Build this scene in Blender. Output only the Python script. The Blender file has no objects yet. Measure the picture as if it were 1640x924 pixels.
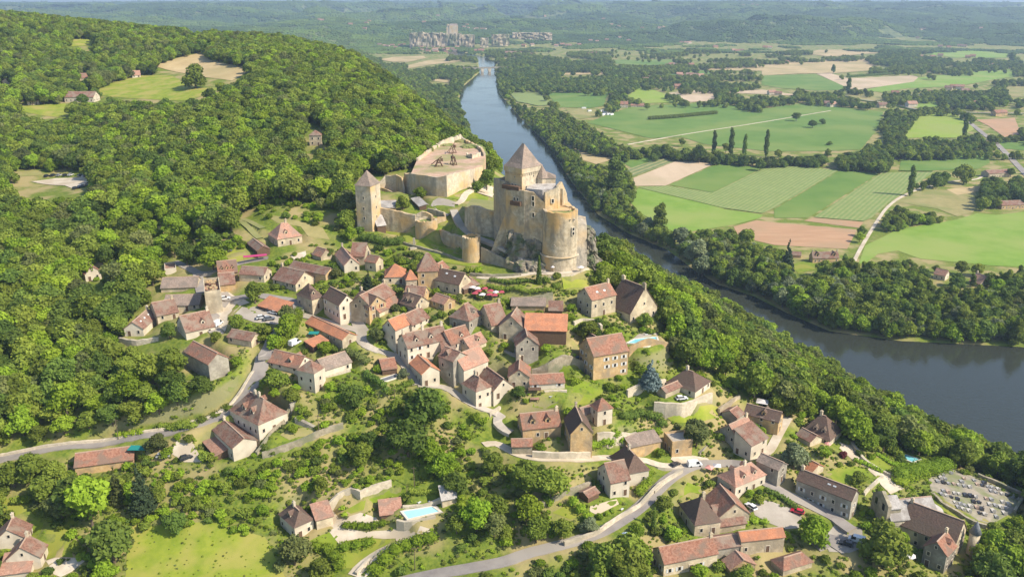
import bpy, math, random
import numpy as np
from mathutils import Vector
from mathutils.geometry import delaunay_2d_cdt
R_ = math.radians
random.seed(7); rng = np.random.default_rng(11)
sc = bpy.context.scene
col = sc.collection
# ------------------------------------------------------------------ camera, sky, sun, exposure
F = 1350.0; PITCH = R_(19.08); HC = 188.0
cd = bpy.data.cameras.new("camera"); cam = bpy.data.objects.new("camera", cd); col.objects.link(cam)
cd.sensor_width = 36; cd.lens = 36*F/1640; cd.clip_end = 60000; cd.clip_start = 1
cam.location = (0, 0, HC); cam.rotation_euler = (math.pi/2-PITCH, 0, 0)
sc.camera = cam
SUN_AZ = R_(-23); SUN_EL = R_(42)
w = bpy.data.worlds.new("World"); sc.world = w; w.use_nodes = True
nt = w.node_tree; bg = nt.nodes['Background']
sky = nt.nodes.new('ShaderNodeTexSky'); sky.sky_type = 'NISHITA'; sky.sun_disc = False
sky.sun_elevation = SUN_EL; sky.sun_rotation = math.pi/2-SUN_AZ
sky.air_density = 1.0; sky.dust_density = 1.0; sky.altitude = 200
nt.links.new(sky.outputs[0], bg.inputs[0]); bg.inputs[1].default_value = 0.14
sl = bpy.data.lights.new("sun", 'SUN'); sl.energy = 4.4; sl.angle = R_(0.6); sl.color = (1, .91, .77)
so = bpy.data.objects.new("sun", sl); col.objects.link(so)
sd = Vector((math.cos(SUN_AZ)*math.cos(SUN_EL), math.sin(SUN_AZ)*math.cos(SUN_EL), math.sin(SUN_EL)))
so.rotation_euler = sd.to_track_quat('Z', 'Y').to_euler(); so.location = (0, 0, 600)
sc.view_settings.view_transform = 'Standard'; sc.view_settings.look = 'None'
sc.view_settings.exposure = 0.58; sc.view_settings.gamma = 1
sc.render.engine = 'CYCLES'
cy = sc.cycles; cy.max_bounces = 5; cy.diffuse_bounces = 3; cy.glossy_bounces = 2; cy.transmission_bounces = 2
cy.transparent_max_bounces = 4; cy.volume_bounces = 0
# ------------------------------------------------------------------ picture <-> place
cp, sp = math.cos(PITCH), math.sin(PITCH)
fw = np.array([0, cp, -sp]); up = np.array([0, sp, cp]); CAMP = np.array([0, 0, HC])
CR = dict(A=(180,380,5.133),B=(400,340,5.133),C=(640,380,5.133),D=(900,420,5.133),E=(400,480,5.133),F=(640,500,5.133),
 G=(780,580,5.133),H=(1000,560,5.133),I=(1200,620,5.133),J=(1340,740,5.023),K=(1040,740,5.023),L=(820,700,5.133),
 M=(0,640,5.133),N=(250,560,5.133),O=(0,744,5.133),P=(420,744,4.8235),Q=(200,500,5.133),R=(540,220,3.695),
 S=(0,0,3.85),T=(400,0,3.85),U=(800,0,3.85),V=(1220,0,3.85),W=(0,220,3.85),X=(900,220,3.85),Y=(1240,220,3.85),a=(0,0,1.))
def ab(c, x, y):
    ox, oy, s = CR[c]; return ox+x/s, oy+y/s
def pp(s):
    """'A 10,20 30,40 B 1,2' -> list of photo pixels"""
    out = []; c = 'a'
    for t in s.split():
        if ',' in t:
            x, y = t.split(','); out.append(ab(c, float(x), float(y)))
        else: c = t
    return out
def ray(u, v):
    d = fw + np.array([(u-820)/F, 0, 0]) + up*((462-v)/F); return d
def atz(u, v, z):
    d = ray(u, v); t = (z-HC)/d[2]; return CAMP+d*t
def aty(u, v, Y):
    d = ray(u, v); return CAMP+d*(Y/d[1])
def proj(P):
    P = np.asarray(P, float)-CAMP; k = P@fw
    k = np.where(k > 1, k, np.nan)
    return 820+F*P[..., 0]/k, 462-F*(P@up)/k
# ------------------------------------------------------------------ terrain
ctrl = """1000,230,3 1200,200,3 1400,200,3 1600,200,3 1100,330,3 1300,330,3 1500,330,3 1640,400,3 1400,420,3 1250,410,3 1500,480,3
1640,500,3 1900,500,3 2200,400,3 1900,250,3 900,150,3 1000,150,3 1200,130,3 1500,130,3 850,120,3 1640,130,3 1000,100,3 1300,100,3 1600,100,3
700,105,3 670,98,3 790,112,1 800,150,1 835,190,1 880,235,1 915,290,1 960,345,1 1010,375,1 1070,400,1 1110,430,1 1150,455,1 1210,475,1
1260,500,1 1330,530,1 1440,545,1 1540,550,1 1640,555,1 1900,560,1 2200,560,1
768,116,1 740,140,1 733,165,1 744,200,1 752,225,1 772,255,1 800,285,1 850,330,1 900,365,1 945,395,1 1000,425,1 1080,465,1 1140,497,1 1200,530,1
1290,585,1 1380,645,1 1480,700,1 1580,740,1 1700,790,1 1900,850,1
0,35,158 150,50,150 300,62,142 450,72,136 560,97,126 612,130,114 680,180,101 742,235,94 735,262,96 770,262,90 0,130,114 130,90,130 300,110,121 240,140,112.5
100,175,102 0,200,97 400,130,118 500,215,106 600,200,103 300,220,99.6 150,240,88.5 650,240,99 100,290,79.5 450,260,95.4 300,300,87.5
450,330,92 540,340,90 30,350,78 150,360,80.4 300,370,80.7 430,385,84 250,420,76 100,450,70.4 0,480,67 350,460,76 450,470,76 520,500,73 280,520,70
600,470,78 700,440,80 760,412,81.5 870,436,82 820,425,82 600,540,70 700,540,70 850,520,70 700,620,60 880,600,62 1000,530,66 1050,545,62
940,460,78 950,437,80 1080,580,57 1120,620,52 1190,650,46 1280,690,40 1380,740,34 1480,750,30 1600,780,28 1640,830,26
1250,600,22 1400,670,15 1500,720,13 1000,440,43 960,400,58 1100,500,32
780,700,48 600,700,50 950,690,50 1050,720,42 1200,760,38 1100,800,36 1200,860,32 1350,860,30 1450,880,30 1550,870,26 950,830,38 800,860,36
700,820,40 650,720,48 450,650,58 300,680,52 120,700,47 0,730,43 150,620,55.3 300,600,64 100,560,61 0,620,55.3 0,550,62 410,600,64 420,540,70
100,800,38 0,850,34 250,800,38 300,880,32 480,860,34 600,900,30 0,1000,26 400,1000,26 800,1000,28 1200,1000,26 1640,950,20 2000,900,8
-300,300,85 -300,600,62 -300,800,40 -300,60,152 -800,300,95 -800,600,70 -800,900,40 593,374,84 665,384,83 742,420,80.5
700,312,95 740,295,96 610,340,93 760,330,94 820,375,92 790,365,91 770,345,93 680,340,92 720,350,91.5"""
WC = [(-600,1500,140),(-400,1500,80),(-400,2200,8),(-900,1600,120),(-1500,1500,140),(-300,1300,62),(-200,1100,80),(-150,1000,98),(-190,1300,25),
 (-115,1200,8),(-250,1700,12),(-900,2400,20),(-2500,2000,120),(-2500,3000,60),(0,50,24),(300,50,22),(-300,50,22),(0,-500,20),(-1500,-500,60),(1500,-300,3),
 (1500,400,3),(2500,1000,3),(3000,2500,3),(-1500,3000,3),(-500,3000,3),(0,4000,3),(3000,4500,3),(-3000,5000,3),(3000,0,3)]
cpts = []
for t in ctrl.split():
    u, v, z = map(float, t.split(',')); cpts.append(atz(u, v, z))
cpts += [np.array(c, float) for c in WC]
cpts = np.array(cpts)
C0 = 14.0
def kern(d2): return np.sqrt(d2+C0*C0)
dm = ((cpts[:, None, :2]-cpts[None, :, :2])**2).sum(-1)
K = kern(dm); n_ = len(cpts)
Amat = np.zeros((n_+1, n_+1)); Amat[:n_, :n_] = -K; Amat[:n_, n_] = 1; Amat[n_, :n_] = 1
Amat[:n_, :n_] += np.eye(n_)*(-4.0)*-1
rhs = np.append(cpts[:, 2], 0)
sol = np.linalg.solve(Amat, rhs); wts, c00 = sol[:n_], sol[n_]
def grow(start, step, g, end):
    out = []; x = start
    while x < end: x += step; step *= g; out.append(x)
    return out
xs = np.arange(-420, 421, 1.5); xr = grow(420, 1.5, 1.05, 11000)
gx = np.array([-v for v in xr[::-1]]+list(xs)+xr)
ys = np.arange(150, 521, 1.5)
gy = np.array([-v+150 for v in grow(0, 3, 1.15, 1200)][::-1]+list(ys)+grow(ys[-1], 1.5, 1.015, 17000))
GX, GY = np.meshgrid(gx, gy)          # rows = y
def rbf(x, y):
    sh = x.shape; x = x.ravel(); y = y.ravel(); out = np.empty(len(x))
    for i in range(0, len(x), 20000):
        d2 = (x[i:i+20000, None]-cpts[None, :, 0])**2+(y[i:i+20000, None]-cpts[None, :, 1])**2
        out[i:i+20000] = -kern(d2)@wts+c00
    return out.reshape(sh)
def inpoly(x, y, poly):
    x = np.asarray(x, float); y = np.asarray(y, float); c = np.zeros(x.shape, bool); n = len(poly)
    for i in range(n):
        x1, y1 = poly[i][0], poly[i][1]; x2, y2 = poly[(i+1) % n][0], poly[(i+1) % n][1]
        if y1 == y2: continue
        m = ((y1 > y) != (y2 > y)) & (x < (x2-x1)*(y-y1)/(y2-y1)+x1); c ^= m
    return c
def segdist(x, y, pts, closed=False):
    """distance to a polyline, and the side (+ = left of travel) of the nearest segment"""
    best = np.full(x.shape, 1e12); side = np.zeros(x.shape)
    n = len(pts)
    for i in range(n if closed else n-1):
        ax, ay = pts[i][0], pts[i][1]; bx, by = pts[(i+1) % n][0], pts[(i+1) % n][1]
        dx, dy = bx-ax, by-ay; L2 = dx*dx+dy*dy+1e-9
        t = np.clip(((x-ax)*dx+(y-ay)*dy)/L2, 0, 1); d = (x-ax-t*dx)**2+(y-ay-t*dy)**2
        m = d < best; best = np.where(m, d, best); side = np.where(m, np.sign(dx*(y-ay)-dy*(x-ax)), side)
    return np.sqrt(best), side
def vnoise(x, y, s, seed):
    """smooth value noise in numpy"""
    X = x/s; Y = y/s; xi = np.floor(X).astype(int); yi = np.floor(Y).astype(int); fx = X-xi; fy = Y-yi
    fx = fx*fx*(3-2*fx); fy = fy*fy*(3-2*fy)
    def h(a, b):
        v = np.sin(a*127.1+b*311.7+seed*74.7)*43758.5453; return v-np.floor(v)
    return (h(xi, yi)*(1-fx)+h(xi+1, yi)*fx)*(1-fy)+(h(xi, yi+1)*(1-fx)+h(xi+1, yi+1)*fx)*fy
RB = pp("795,100 792,112 800,150 835,190 880,235 915,290 960,345 1010,375 1070,400 1110,430 1150,455 1210,475 1260,500 1330,530 1440,545 1540,550 1640,555 1900,560 2300,560")
LB = pp("765,98 768,116 740,140 733,165 744,200 752,225 772,255 800,285 850,330 900,365 945,395 1000,425 1080,465 1140,497 1200,530 1290,585 1380,645 1480,700 1580,740 1700,790 1900,850 2300,900")
RBw = [atz(u, v, 0)[:2] for u, v in RB]; LBw = [atz(u, v, 0)[:2] for u, v in LB]
# above the bridge the river bends away to the left
RBw = [np.array((-420, 3350)), np.array((-200, 3200)), np.array((-95, 2900))]+RBw
LBw = [np.array((-430, 3250)), np.array((-240, 3080)), np.array((-180, 2850))]+LBw
RIVER = RBw+LBw[::-1]
def bump_hills(x, y):
    z = np.zeros_like(x)
    B = [(600,26,4400,800,380),(430,44,3700,420,260),(50,16,5400,800,450),(210,27,4700,620,380),(330,13,6800,1000,500),(745,48,3720,330,170),
         (900,27,4700,620,320),(850,47,4000,300,190),(1060,37,4700,500,330),(1190,27,4300,420,230),(1310,22,4350,430,190),(1440,20,5200,500,400),
         (1610,26,4500,520,380),(1500,13,6400,900,500),(1150,14,6800,1400,600),(800,9,9000,1800,700),(100,5,10000,2600,800),(700,4,12000,3200,900),
         (1300,4,11500,3000,900),(1570,8,9300,1500,600),(300,36,3900,420,200),(1000,44,4000,380,150),(1440,36,4500,350,180),(1700,40,3900,420,220),(180,44,4000,380,170),(560,40,4300,300,160),(1240,44,3800,300,110),(450,22,5600,900,400),(-200,14,5500,900,700),(1900,18,5500,1200,700),(1100,3,14500,6000,900),(300,3,14500,6000,900),(1700,3,13500,4000,900)]
    for u, v, d, sx, sy in B:
        P = aty(u, v+6, d); h = P[2]-3
        e = np.minimum(1, 1.9*np.exp(-((x-P[0])/sx)**2-((y-d)/sy)**2)**1.4)
        z = np.maximum(z, h*e*(.62+.6*vnoise(x, y, 330, u))*(1-.25*vnoise(x, y, 130, 3)))
    n1 = vnoise(x, y, 900, 41); n2 = vnoise(x, y, 360, 42); n3 = vnoise(x, y, 150, 43)
    rg_ = (1-np.abs(2*n1-1))*.55+(1-np.abs(2*n2-1))*.3+n3*.15
    roll = np.clip((y-4800)/900, 0, 1)*(70+np.clip((y-4500)/6000, 0, 1)*85)*np.clip(rg_*3.4-1.5, 0, 1.15)
    side = np.clip((np.abs(x-300)-900)/600, 0, 1)*.0+1
    return np.maximum(z, roll*side)+.25*np.minimum(z, roll)
TZ = rbf(GX, GY)
# retaining walls: the ground steps up behind them  (px base line left->right, height, back length)
WALLS = [
 ("F 1085,452 1230,470 1350,425 1540,405", 3.6, 16, 'rough stone retaining wall under the orange roofed open barn', 'stone_old'),
 ("C 905,515 1050,520 1180,515 1260,500", 3.0, 12, 'mossy stone retaining wall above the brown pergola roofs', 'stone_old'),
 ("H 240,515 330,545 450,560 560,520 650,470 720,425", 5.0, 16, 'tall curved bright stone retaining wall under the riverside villa', 'stone_pale'),
 ("D 548,800 700,805 870,792", 4.6, 22, 'high ochre stone wall carrying the swimming pool terrace', 'stone_ochre'),
 ("G 372,795 470,805 600,800 850,775", 3.0, 12, 'long pink stone retaining wall along the lane below two cottages', 'stone_pale'),
 ("M 0,455 300,395 560,345 760,300 1100,215 1540,110 N 450,470 600,360 700,240 760,160 830,90", 1.4, 6, 'low pale stone bank running along the upper side of the main road', 'stone_pale'),
 ("L 430,905 700,820 860,690 1060,580 1200,420 1400,305", 1.8, 6, 'pale stone wall along the upper side of the lower lane', 'stone_pale'),
 ("P 445,340 520,290 620,230 700,205 760,270 860,215 1000,160", 1.6, 8, 'crumbling pale rock bank above the lawn of the pool garden', 'stone_pale'),
 ("P 1085,338 1250,300 1480,215", 1.6, 8, 'straight stone wall behind the rectangular swimming pool', 'stone_pale'),
 ("N 875,895 1000,845 1180,790 1380,690 1540,640", 1.0, 5, 'garden wall below the lawn of the big hipped manor', 'stone_old'),
 ("G 905,650 1000,650 1100,625 1230,600", 2.8, 14, 'sunlit terrace wall below the dovecote tower', 'stone_pale'),
 ("I 945,890 1000,830 1100,745", 1.2, 5, 'low stone wall edging the churchyard lane', 'stone_pale'),
 ("J 775,270 850,345 960,410 1060,485 1200,535", 1.3, 6, 'cemetery wall on the church side of the tombs', 'stone_old'),
 ("H 25,385 90,350 160,320 250,300 340,270", 2.4, 8, 'rocky pale bank beside the riverside villa', 'stone_pale'),
 ("C 575,320 690,335 780,330 1000,318", 1.6, 6, 'stone wall along the foot path below the castle ramp', 'stone_old'),
 ("N 830,870 N 1100,430 1190,385", 0.9, 4, 'short garden wall beside the round shrubs above the hipped manor', 'stone_old'),
 ("A 640,860 A 20,870 180,890 380,850", 1.2, 5, 'stone terrace wall below the leftmost cottages', 'stone_pale'),
 ("L 200,600 370,510 500,450 650,380", 1.2, 5, 'old terrace wall under the lawn left of the cross gabled house', 'stone_old'),
]
WALLS[16] = ("A 60,880 180,890 380,850",)+WALLS[16][1:]
def zr(x, y): return float(rbf(np.array([x]), np.array([y]))[0])
def samp(G, x, y):
    x = np.asarray(x, float); y = np.asarray(y, float)
    i = np.clip(np.searchsorted(gx, x)-1, 0, len(gx)-2); j = np.clip(np.searchsorted(gy, y)-1, 0, len(gy)-2)
    fx = np.clip((x-gx[i])/(gx[i+1]-gx[i]), 0, 1); fy = np.clip((y-gy[j])/(gy[j+1]-gy[j]), 0, 1)
    return (G[j, i]*(1-fx)+G[j, i+1]*fx)*(1-fy)+(G[j+1, i]*(1-fx)+G[j+1, i+1]*fx)*fy
TT = np.geomspace(120, 16000, 1500)
def hit(u, v, G=None):
    G = TZ if G is None else G
    d = ray(u, v); d = d/abs(d[1]) if abs(d[1]) > 1e-6 else d
    P = CAMP[None]+TT[:, None]*d[None]; z = samp(G, P[:, 0], P[:, 1]); b = np.nonzero(P[:, 2] < z)[0]
    if len(b) == 0: return atz(u, max(v, 0), 3.)
    k = b[0]; lo, hi = (TT[k-1] if k else TT[0]*.5), TT[k]
    for _ in range(18):
        m = (lo+hi)/2; Q = CAMP+d*m
        if Q[2] < samp(G, Q[0], Q[1]): hi = m
        else: lo = m
    Q = CAMP+d*hi; Q[2] = samp(G, Q[0], Q[1]); return Q
# the plain east of the river is flat; the river bed is cut
dR, sR = segdist(GX, GY, RIVER, True); inR = inpoly(GX, GY, RIVER)
east = inpoly(GX, GY, RBw+[np.array((11000, 200)), np.array((11000, 2900)), np.array((-95, 2900))])
k = np.clip(dR/25, 0, 1)
TZ = np.where(east & ~inR, 3.0, TZ)
TZ = np.where(inR, np.maximum(-3, .3-dR*.5), np.where(east, .6+2.4*k, TZ))
m = (~inR) & (~east) & (dR < 30); TZ = np.where(m, np.minimum(TZ, 1+dR*2.0), TZ)
TZ = np.where(~inR, np.maximum(TZ, .6), TZ)
far = np.clip((GY-2500)/500, 0, 1); TZ = TZ*(1-far)+far*np.where(inR, -2, 3.0)
hl = bump_hills(GX, GY)*np.clip((GY-3050)/350, 0, 1); hl = np.where(inR | (dR < 40), 0, hl)
TZ = TZ+hl
TZ = np.where(GY > 7800, np.minimum(TZ, 96+34*vnoise(GX, GY, 1300, 77)-np.clip((GY-12000)/5000, 0, 1)*30), TZ)
nearm = (GX > -450) & (GX < 450) & (GY > 120) & (GY < 560)
for wd in WALLS:
    pts = [hit(u, v) for u, v in pp(wd[0])]
    P2 = [p[:2] for p in pts]
    d, s = segdist(GX[nearm], GY[nearm], P2)
    # only beside the wall, not past its ends
    a, b = np.array(P2[0]), np.array(P2[-1]); ab_ = (b-a)/np.linalg.norm(b-a); t = (GX[nearm]-a[0])*ab_[0]+(GY[nearm]-a[1])*ab_[1]; LL = np.linalg.norm(b-a)
    e = np.clip((t+2)/4, 0, 1)*np.clip((LL+2-t)/4, 0, 1)
    dd = np.clip(d-.3, 0, None)
    TZ[nearm] += np.where((s > 0) & (dd < wd[2]), wd[1]*(1-dd/wd[2])*e, 0)
HULLS = []       # pixel outlines of what must stay visible, with its distance
BLOCK = []       # world footprints where no tree may stand
def pad(poly, z, grow=1.2, blend=4.0, cut=True):
    xsn = [p[0] for p in poly]; ysn = [p[1] for p in poly]; g = grow+blend+2
    i0, i1 = np.searchsorted(gx, [min(xsn)-g, max(xsn)+g]); j0, j1 = np.searchsorted(gy, [min(ysn)-g, max(ysn)+g])
    X = GX[j0:j1, i0:i1]; Y = GY[j0:j1, i0:i1]
    if X.size == 0: return
    d, _ = segdist(X, Y, poly, True); d = np.where(inpoly(X, Y, poly), 0, d)
    k = np.clip((d-grow)/blend, 0, 1); T = TZ[j0:j1, i0:i1]; TZ[j0:j1, i0:i1] = z*(1-k)+T*k
# ------------------------------------------------------------------ mesh helpers
def tag(o, label=None, cat=None, group=None, kind=None):
    if label: o['label'] = label
    if cat: o['category'] = cat
    if group: o['group'] = group
    if kind: o['kind'] = kind
    return o
def empty(name, loc, rz=0, label=None, cat=None, group=None):
    o = bpy.data.objects.new(name, None); col.objects.link(o); o.location = tuple(map(float, loc)); o.rotation_euler = (0, 0, rz); o.empty_display_size = .5
    return tag(o, label, cat, group)
class MB:
    def __init__(s): s.v = []; s.f = []; s.m = []
    def add(s, vs, fs, m=0):
        o = len(s.v); s.v += [tuple(map(float, p)) for p in vs]; s.f += [tuple(o+i for i in f) for f in fs]; s.m += [m]*len(fs); return s
    def box(s, x0, x1, y0, y1, z0, z1, m=0):
        return s.add([(x0,y0,z0),(x1,y0,z0),(x1,y1,z0),(x0,y1,z0),(x0,y0,z1),(x1,y0,z1),(x1,y1,z1),(x0,y1,z1)],
                     [(0,3,2,1),(4,5,6,7),(0,1,5,4),(1,2,6,5),(2,3,7,6),(3,0,4,7)], m)
    def prism(s, top, bot, m=0):
        n = len(top)
        return s.add(list(top)+list(bot), [tuple(range(n)), tuple(range(2*n-1, n-1, -1))]+[(i, i+n, (i+1) % n+n, (i+1) % n) for i in range(n)], m)
    def slab(s, q, t, m=0):
        """quad q (4 points) extruded down by t"""
        return s.prism(q, [(p[0], p[1], p[2]-t) for p in q], m)
    def cyl(s, cx, cy, z0, z1, r0, r1, n=24, m=0, cap=True):
        b = [(cx+r0*math.cos(2*math.pi*i/n), cy+r0*math.sin(2*math.pi*i/n), z0) for i in range(n)]
        t = [(cx+r1*math.cos(2*math.pi*i/n), cy+r1*math.sin(2*math.pi*i/n), z1) for i in range(n)]
        fs = [(i, (i+1) % n, (i+1) % n+n, i+n) for i in range(n)]
        if cap: fs += [tuple(range(n-1, -1, -1)), tuple(range(n, 2*n))]
        return s.add(b+t, fs, m)
    def mesh(s, name, mats, smooth=False):
        me = bpy.data.meshes.new(name); me.from_pydata(s.v, [], s.f)
        for mm in (mats if isinstance(mats, (list, tuple)) else [mats]): me.materials.append(mm)
        me.polygons.foreach_set('material_index', s.m)
        if smooth: me.polygons.foreach_set('use_smooth', [True]*len(s.f))
        import bmesh
        bm = bmesh.new(); bm.from_mesh(me); bmesh.ops.recalc_face_normals(bm, faces=bm.faces); bm.to_mesh(me); bm.free()
        me.update(); return me
    def build(s, name, mats, parent=None, smooth=False):
        o = bpy.data.objects.new(name, s.mesh(name, mats, smooth)); col.objects.link(o); o.parent = parent; return o
def inst(name, me, parent=None, loc=(0,0,0), rz=0, sc_=(1,1,1)):
    o = bpy.data.objects.new(name, me); col.objects.link(o); o.parent = parent; o.location = tuple(map(float, loc)); o.rotation_euler = (0, 0, rz); o.scale = sc_
    return o
# ------------------------------------------------------------------ materials
MATS = {}
HAZE = 1.0e-4
def mat(name, c1, c2=None, scale=.5, rough=.9, c3=None, s3=.05, bump=0, stretch=None, rnd=0, spec=.2, streak=None, detail=4, space='pos'):
    m = bpy.data.materials.new(name); m.use_nodes = True; t = m.node_tree; b = t.nodes['Principled BSDF']; L = t.links.new
    b.inputs['Roughness'].default_value = rough; b.inputs['Specular IOR Level'].default_value = spec
    MATS[name] = m
    if c2 is None and c3 is None:
        b.inputs['Base Color'].default_value = (*c1, 1); return m
    if space == 'pos': g = t.nodes.new('ShaderNodeNewGeometry'); vec = g.outputs['Position']
    else: g = t.nodes.new('ShaderNodeTexCoord'); vec = g.outputs['Object']
    if stretch:
        mp = t.nodes.new('ShaderNodeMapping'); mp.inputs['Scale'].default_value = stretch; L(vec, mp.inputs[0]); v1 = mp.outputs[0]
    else: v1 = vec
    no = t.nodes.new('ShaderNodeTexNoise'); no.inputs['Scale'].default_value = scale; no.inputs['Detail'].default_value = detail; no.inputs['Roughness'].default_value = .65; L(v1, no.inputs['Vector'])
    rp = t.nodes.new('ShaderNodeValToRGB'); rp.color_ramp.elements[0].position = .36; rp.color_ramp.elements[1].position = .64
    rp.color_ramp.elements[0].color = (*c1, 1); rp.color_ramp.elements[1].color = (*(c2 or c1), 1); L(no.outputs[0], rp.inputs[0]); out = rp.outputs[0]
    def mixc(fac, a, bcol, blend='MIX'):
        x = t.nodes.new('ShaderNodeMix'); x.data_type = 'RGBA'; x.blend_type = blend
        if isinstance(fac, float): x.inputs[0].default_value = fac
        else: L(fac, x.inputs[0])
        L(a, x.inputs[6])
        if isinstance(bcol, tuple): x.inputs[7].default_value = (*bcol, 1)
        else: L(bcol, x.inputs[7])
        return x.outputs[2]
    def rampf(src, a, b2):
        r = t.nodes.new('ShaderNodeMapRange'); r.inputs[1].default_value = a; r.inputs[2].default_value = b2; L(src, r.inputs[0]); return r.outputs[0]
    if c3:
        n2 = t.nodes.new('ShaderNodeTexNoise'); n2.inputs['Scale'].default_value = s3; n2.inputs['Detail'].default_value = 3; L(vec, n2.inputs['Vector'])
        out = mixc(rampf(n2.outputs[0], .45, .62), out, c3)
    if streak:
        mp2 = t.nodes.new('ShaderNodeMapping'); mp2.inputs['Scale'].default_value = (.4, .4, .09); L(vec, mp2.inputs[0])
        n3 = t.nodes.new('ShaderNodeTexNoise'); n3.inputs['Scale'].default_value = 1; n3.inputs['Detail'].default_value = 5; L(mp2.outputs[0], n3.inputs['Vector'])
        out = mixc(rampf(n3.outputs[0], .5, .8), out, streak)
    if rnd:
        oi = t.nodes.new('ShaderNodeObjectInfo'); hs = t.nodes.new('ShaderNodeHueSaturation')
        L(rampf(oi.outputs['Random'], -1e-9, 1), hs.inputs['Value']); r = hs.inputs['Value'].links[0].from_node
        r.inputs[3].default_value = 1-rnd; r.inputs[4].default_value = 1+rnd
        L(out, hs.inputs['Color']); out = hs.outputs[0]
    L(out, b.inputs['Base Color'])
    if bump:
        bn = t.nodes.new('ShaderNodeBump'); bn.inputs['Strength'].default_value = bump; bn.inputs['Distance'].default_value = .3
        L(no.outputs[0], bn.inputs['Height']); L(bn.outputs[0], b.inputs['Normal'])
    return m
mat('stone_pale', (.50,.42,.30), (.66,.57,.43), .9, c3=(.40,.35,.26), s3=.12, bump=.5)
mat('stone_cream', (.50,.41,.27), (.62,.52,.36), .8, c3=(.38,.31,.21), s3=.25, bump=.6, rnd=.12, streak=(.36,.31,.23))
mat('stone_ochre', (.48,.31,.14), (.58,.41,.21), .8, c3=(.36,.26,.15), s3=.25, bump=.6, rnd=.08, streak=(.33,.27,.19))
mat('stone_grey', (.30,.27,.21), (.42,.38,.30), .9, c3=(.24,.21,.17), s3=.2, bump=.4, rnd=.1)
mat('stone_old', (.26,.22,.15), (.42,.36,.26), .7, c3=(.20,.20,.12), s3=.15, bump=.6)
mat('render_white', (.58,.50,.38), (.68,.60,.47), .5, c3=(.52,.45,.34), s3=.25, rnd=.08, streak=(.50,.44,.34))
mat('castle_stone', (.33,.27,.18), (.56,.47,.33), .6, c3=(.54,.35,.15), s3=.09, bump=.9, streak=(.20,.175,.135), detail=10)
mat('castle_grey', (.24,.21,.165), (.42,.36,.27), .6, c3=(.44,.32,.18), s3=.09, bump=.9, streak=(.15,.14,.12), detail=10)
mat('castle_pale', (.42,.35,.25), (.61,.52,.38), .6, c3=(.54,.38,.19), s3=.08, bump=.8, streak=(.29,.25,.19), detail=10)
mat('rock', (.13,.12,.10), (.33,.28,.20), .45, c3=(.11,.13,.06), s3=.25, bump=1.5, stretch=(1,1,.4), detail=10)
TS = dict(scale=1.6, bump=.6, detail=6, rnd=.1)
mat('tile_brown', (.14,.075,.053), (.28,.155,.11), c3=(.24,.18,.135), s3=.3, **TS)
mat('tile_dark', (.105,.07,.055), (.17,.11,.08), c3=(.13,.095,.07), s3=.2, **TS)
mat('tile_red', (.22,.095,.06), (.36,.19,.125), c3=(.21,.14,.10), s3=.3, **TS)
mat('tile_orange', (.42,.16,.08), (.52,.24,.13), c3=(.36,.17,.10), s3=.3, **TS)
mat('tile_pink', (.30,.15,.10), (.46,.27,.19), c3=(.29,.19,.14), s3=.3, **TS)
mat('lauze', (.21,.155,.12), (.34,.265,.21), c3=(.21,.17,.135), s3=.3, **TS)
mat('slate_pale', (.34,.31,.28), (.48,.45,.41), c3=(.3,.27,.24), s3=.3, **TS)
mat('slate_turret', (.13,.14,.15), (.2,.21,.22), scale=1)
mat('ridge', (.42,.28,.2), (.5,.36,.26), 2)
mat('glass_dark', (.02,.022,.025), rough=.15, spec=.5)
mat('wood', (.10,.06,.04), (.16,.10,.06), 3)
mat('shutter_white', (.62,.62,.6)); mat('shutter_blue', (.32,.38,.42)); mat('shutter_red', (.2,.05,.04))
mat('surround', (.56,.49,.38))
mat('asphalt', (.24,.21,.19), (.30,.27,.24), .3, c3=(.35,.31,.26), s3=.06)
mat('gravel', (.52,.44,.33), (.62,.54,.42), .5, c3=(.46,.38,.27), s3=.1)
mat('paving', (.38,.33,.27), (.46,.41,.34), .4, c3=(.32,.28,.22), s3=.1)
def gmat(name, a, b, c=None, **k): return mat(name, a, b, k.pop('scale', .35), c3=c, s3=k.pop('s3', .06), **k)
gmat('ground', (.09,.14,.016), (.20,.235,.03), (.34,.275,.12), s3=.06, scale=.7, detail=8, bump=.6)
gmat('lawn', (.14,.205,.014), (.20,.255,.025), (.25,.26,.04), scale=.25, s3=.08)
gmat('meadow', (.18,.24,.02), (.27,.305,.035), (.33,.30,.07), scale=.2, s3=.07)
gmat('dry_meadow', (.27,.24,.09), (.34,.29,.12), (.22,.23,.07), scale=.2, s3=.03)
gmat('wheat', (.42,.31,.15), (.52,.40,.21), (.36,.29,.13), scale=.05, s3=.01)
gmat('tan_field', (.48,.36,.23), (.56,.43,.29), (.42,.34,.2), scale=.04, s3=.008, stretch=(1,.25,1))
gmat('bare_field', (.40,.235,.13), (.46,.28,.16), (.38,.25,.14), scale=.1, s3=.02, stretch=(.3,1.5,1))
gmat('crop_green', (.105,.19,.03), (.135,.22,.04), (.17,.235,.05), scale=.03, s3=.01)
gmat('crop_bright', (.16,.27,.03), (.21,.31,.05), (.25,.31,.07), scale=.06, s3=.012)
gmat('crop_yellow', (.22,.31,.03), (.26,.34,.05), (.26,.31,.06), scale=.04, s3=.01)
gmat('verge', (.15,.19,.05), (.22,.24,.08), (.28,.25,.11), scale=.2, s3=.03)
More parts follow.
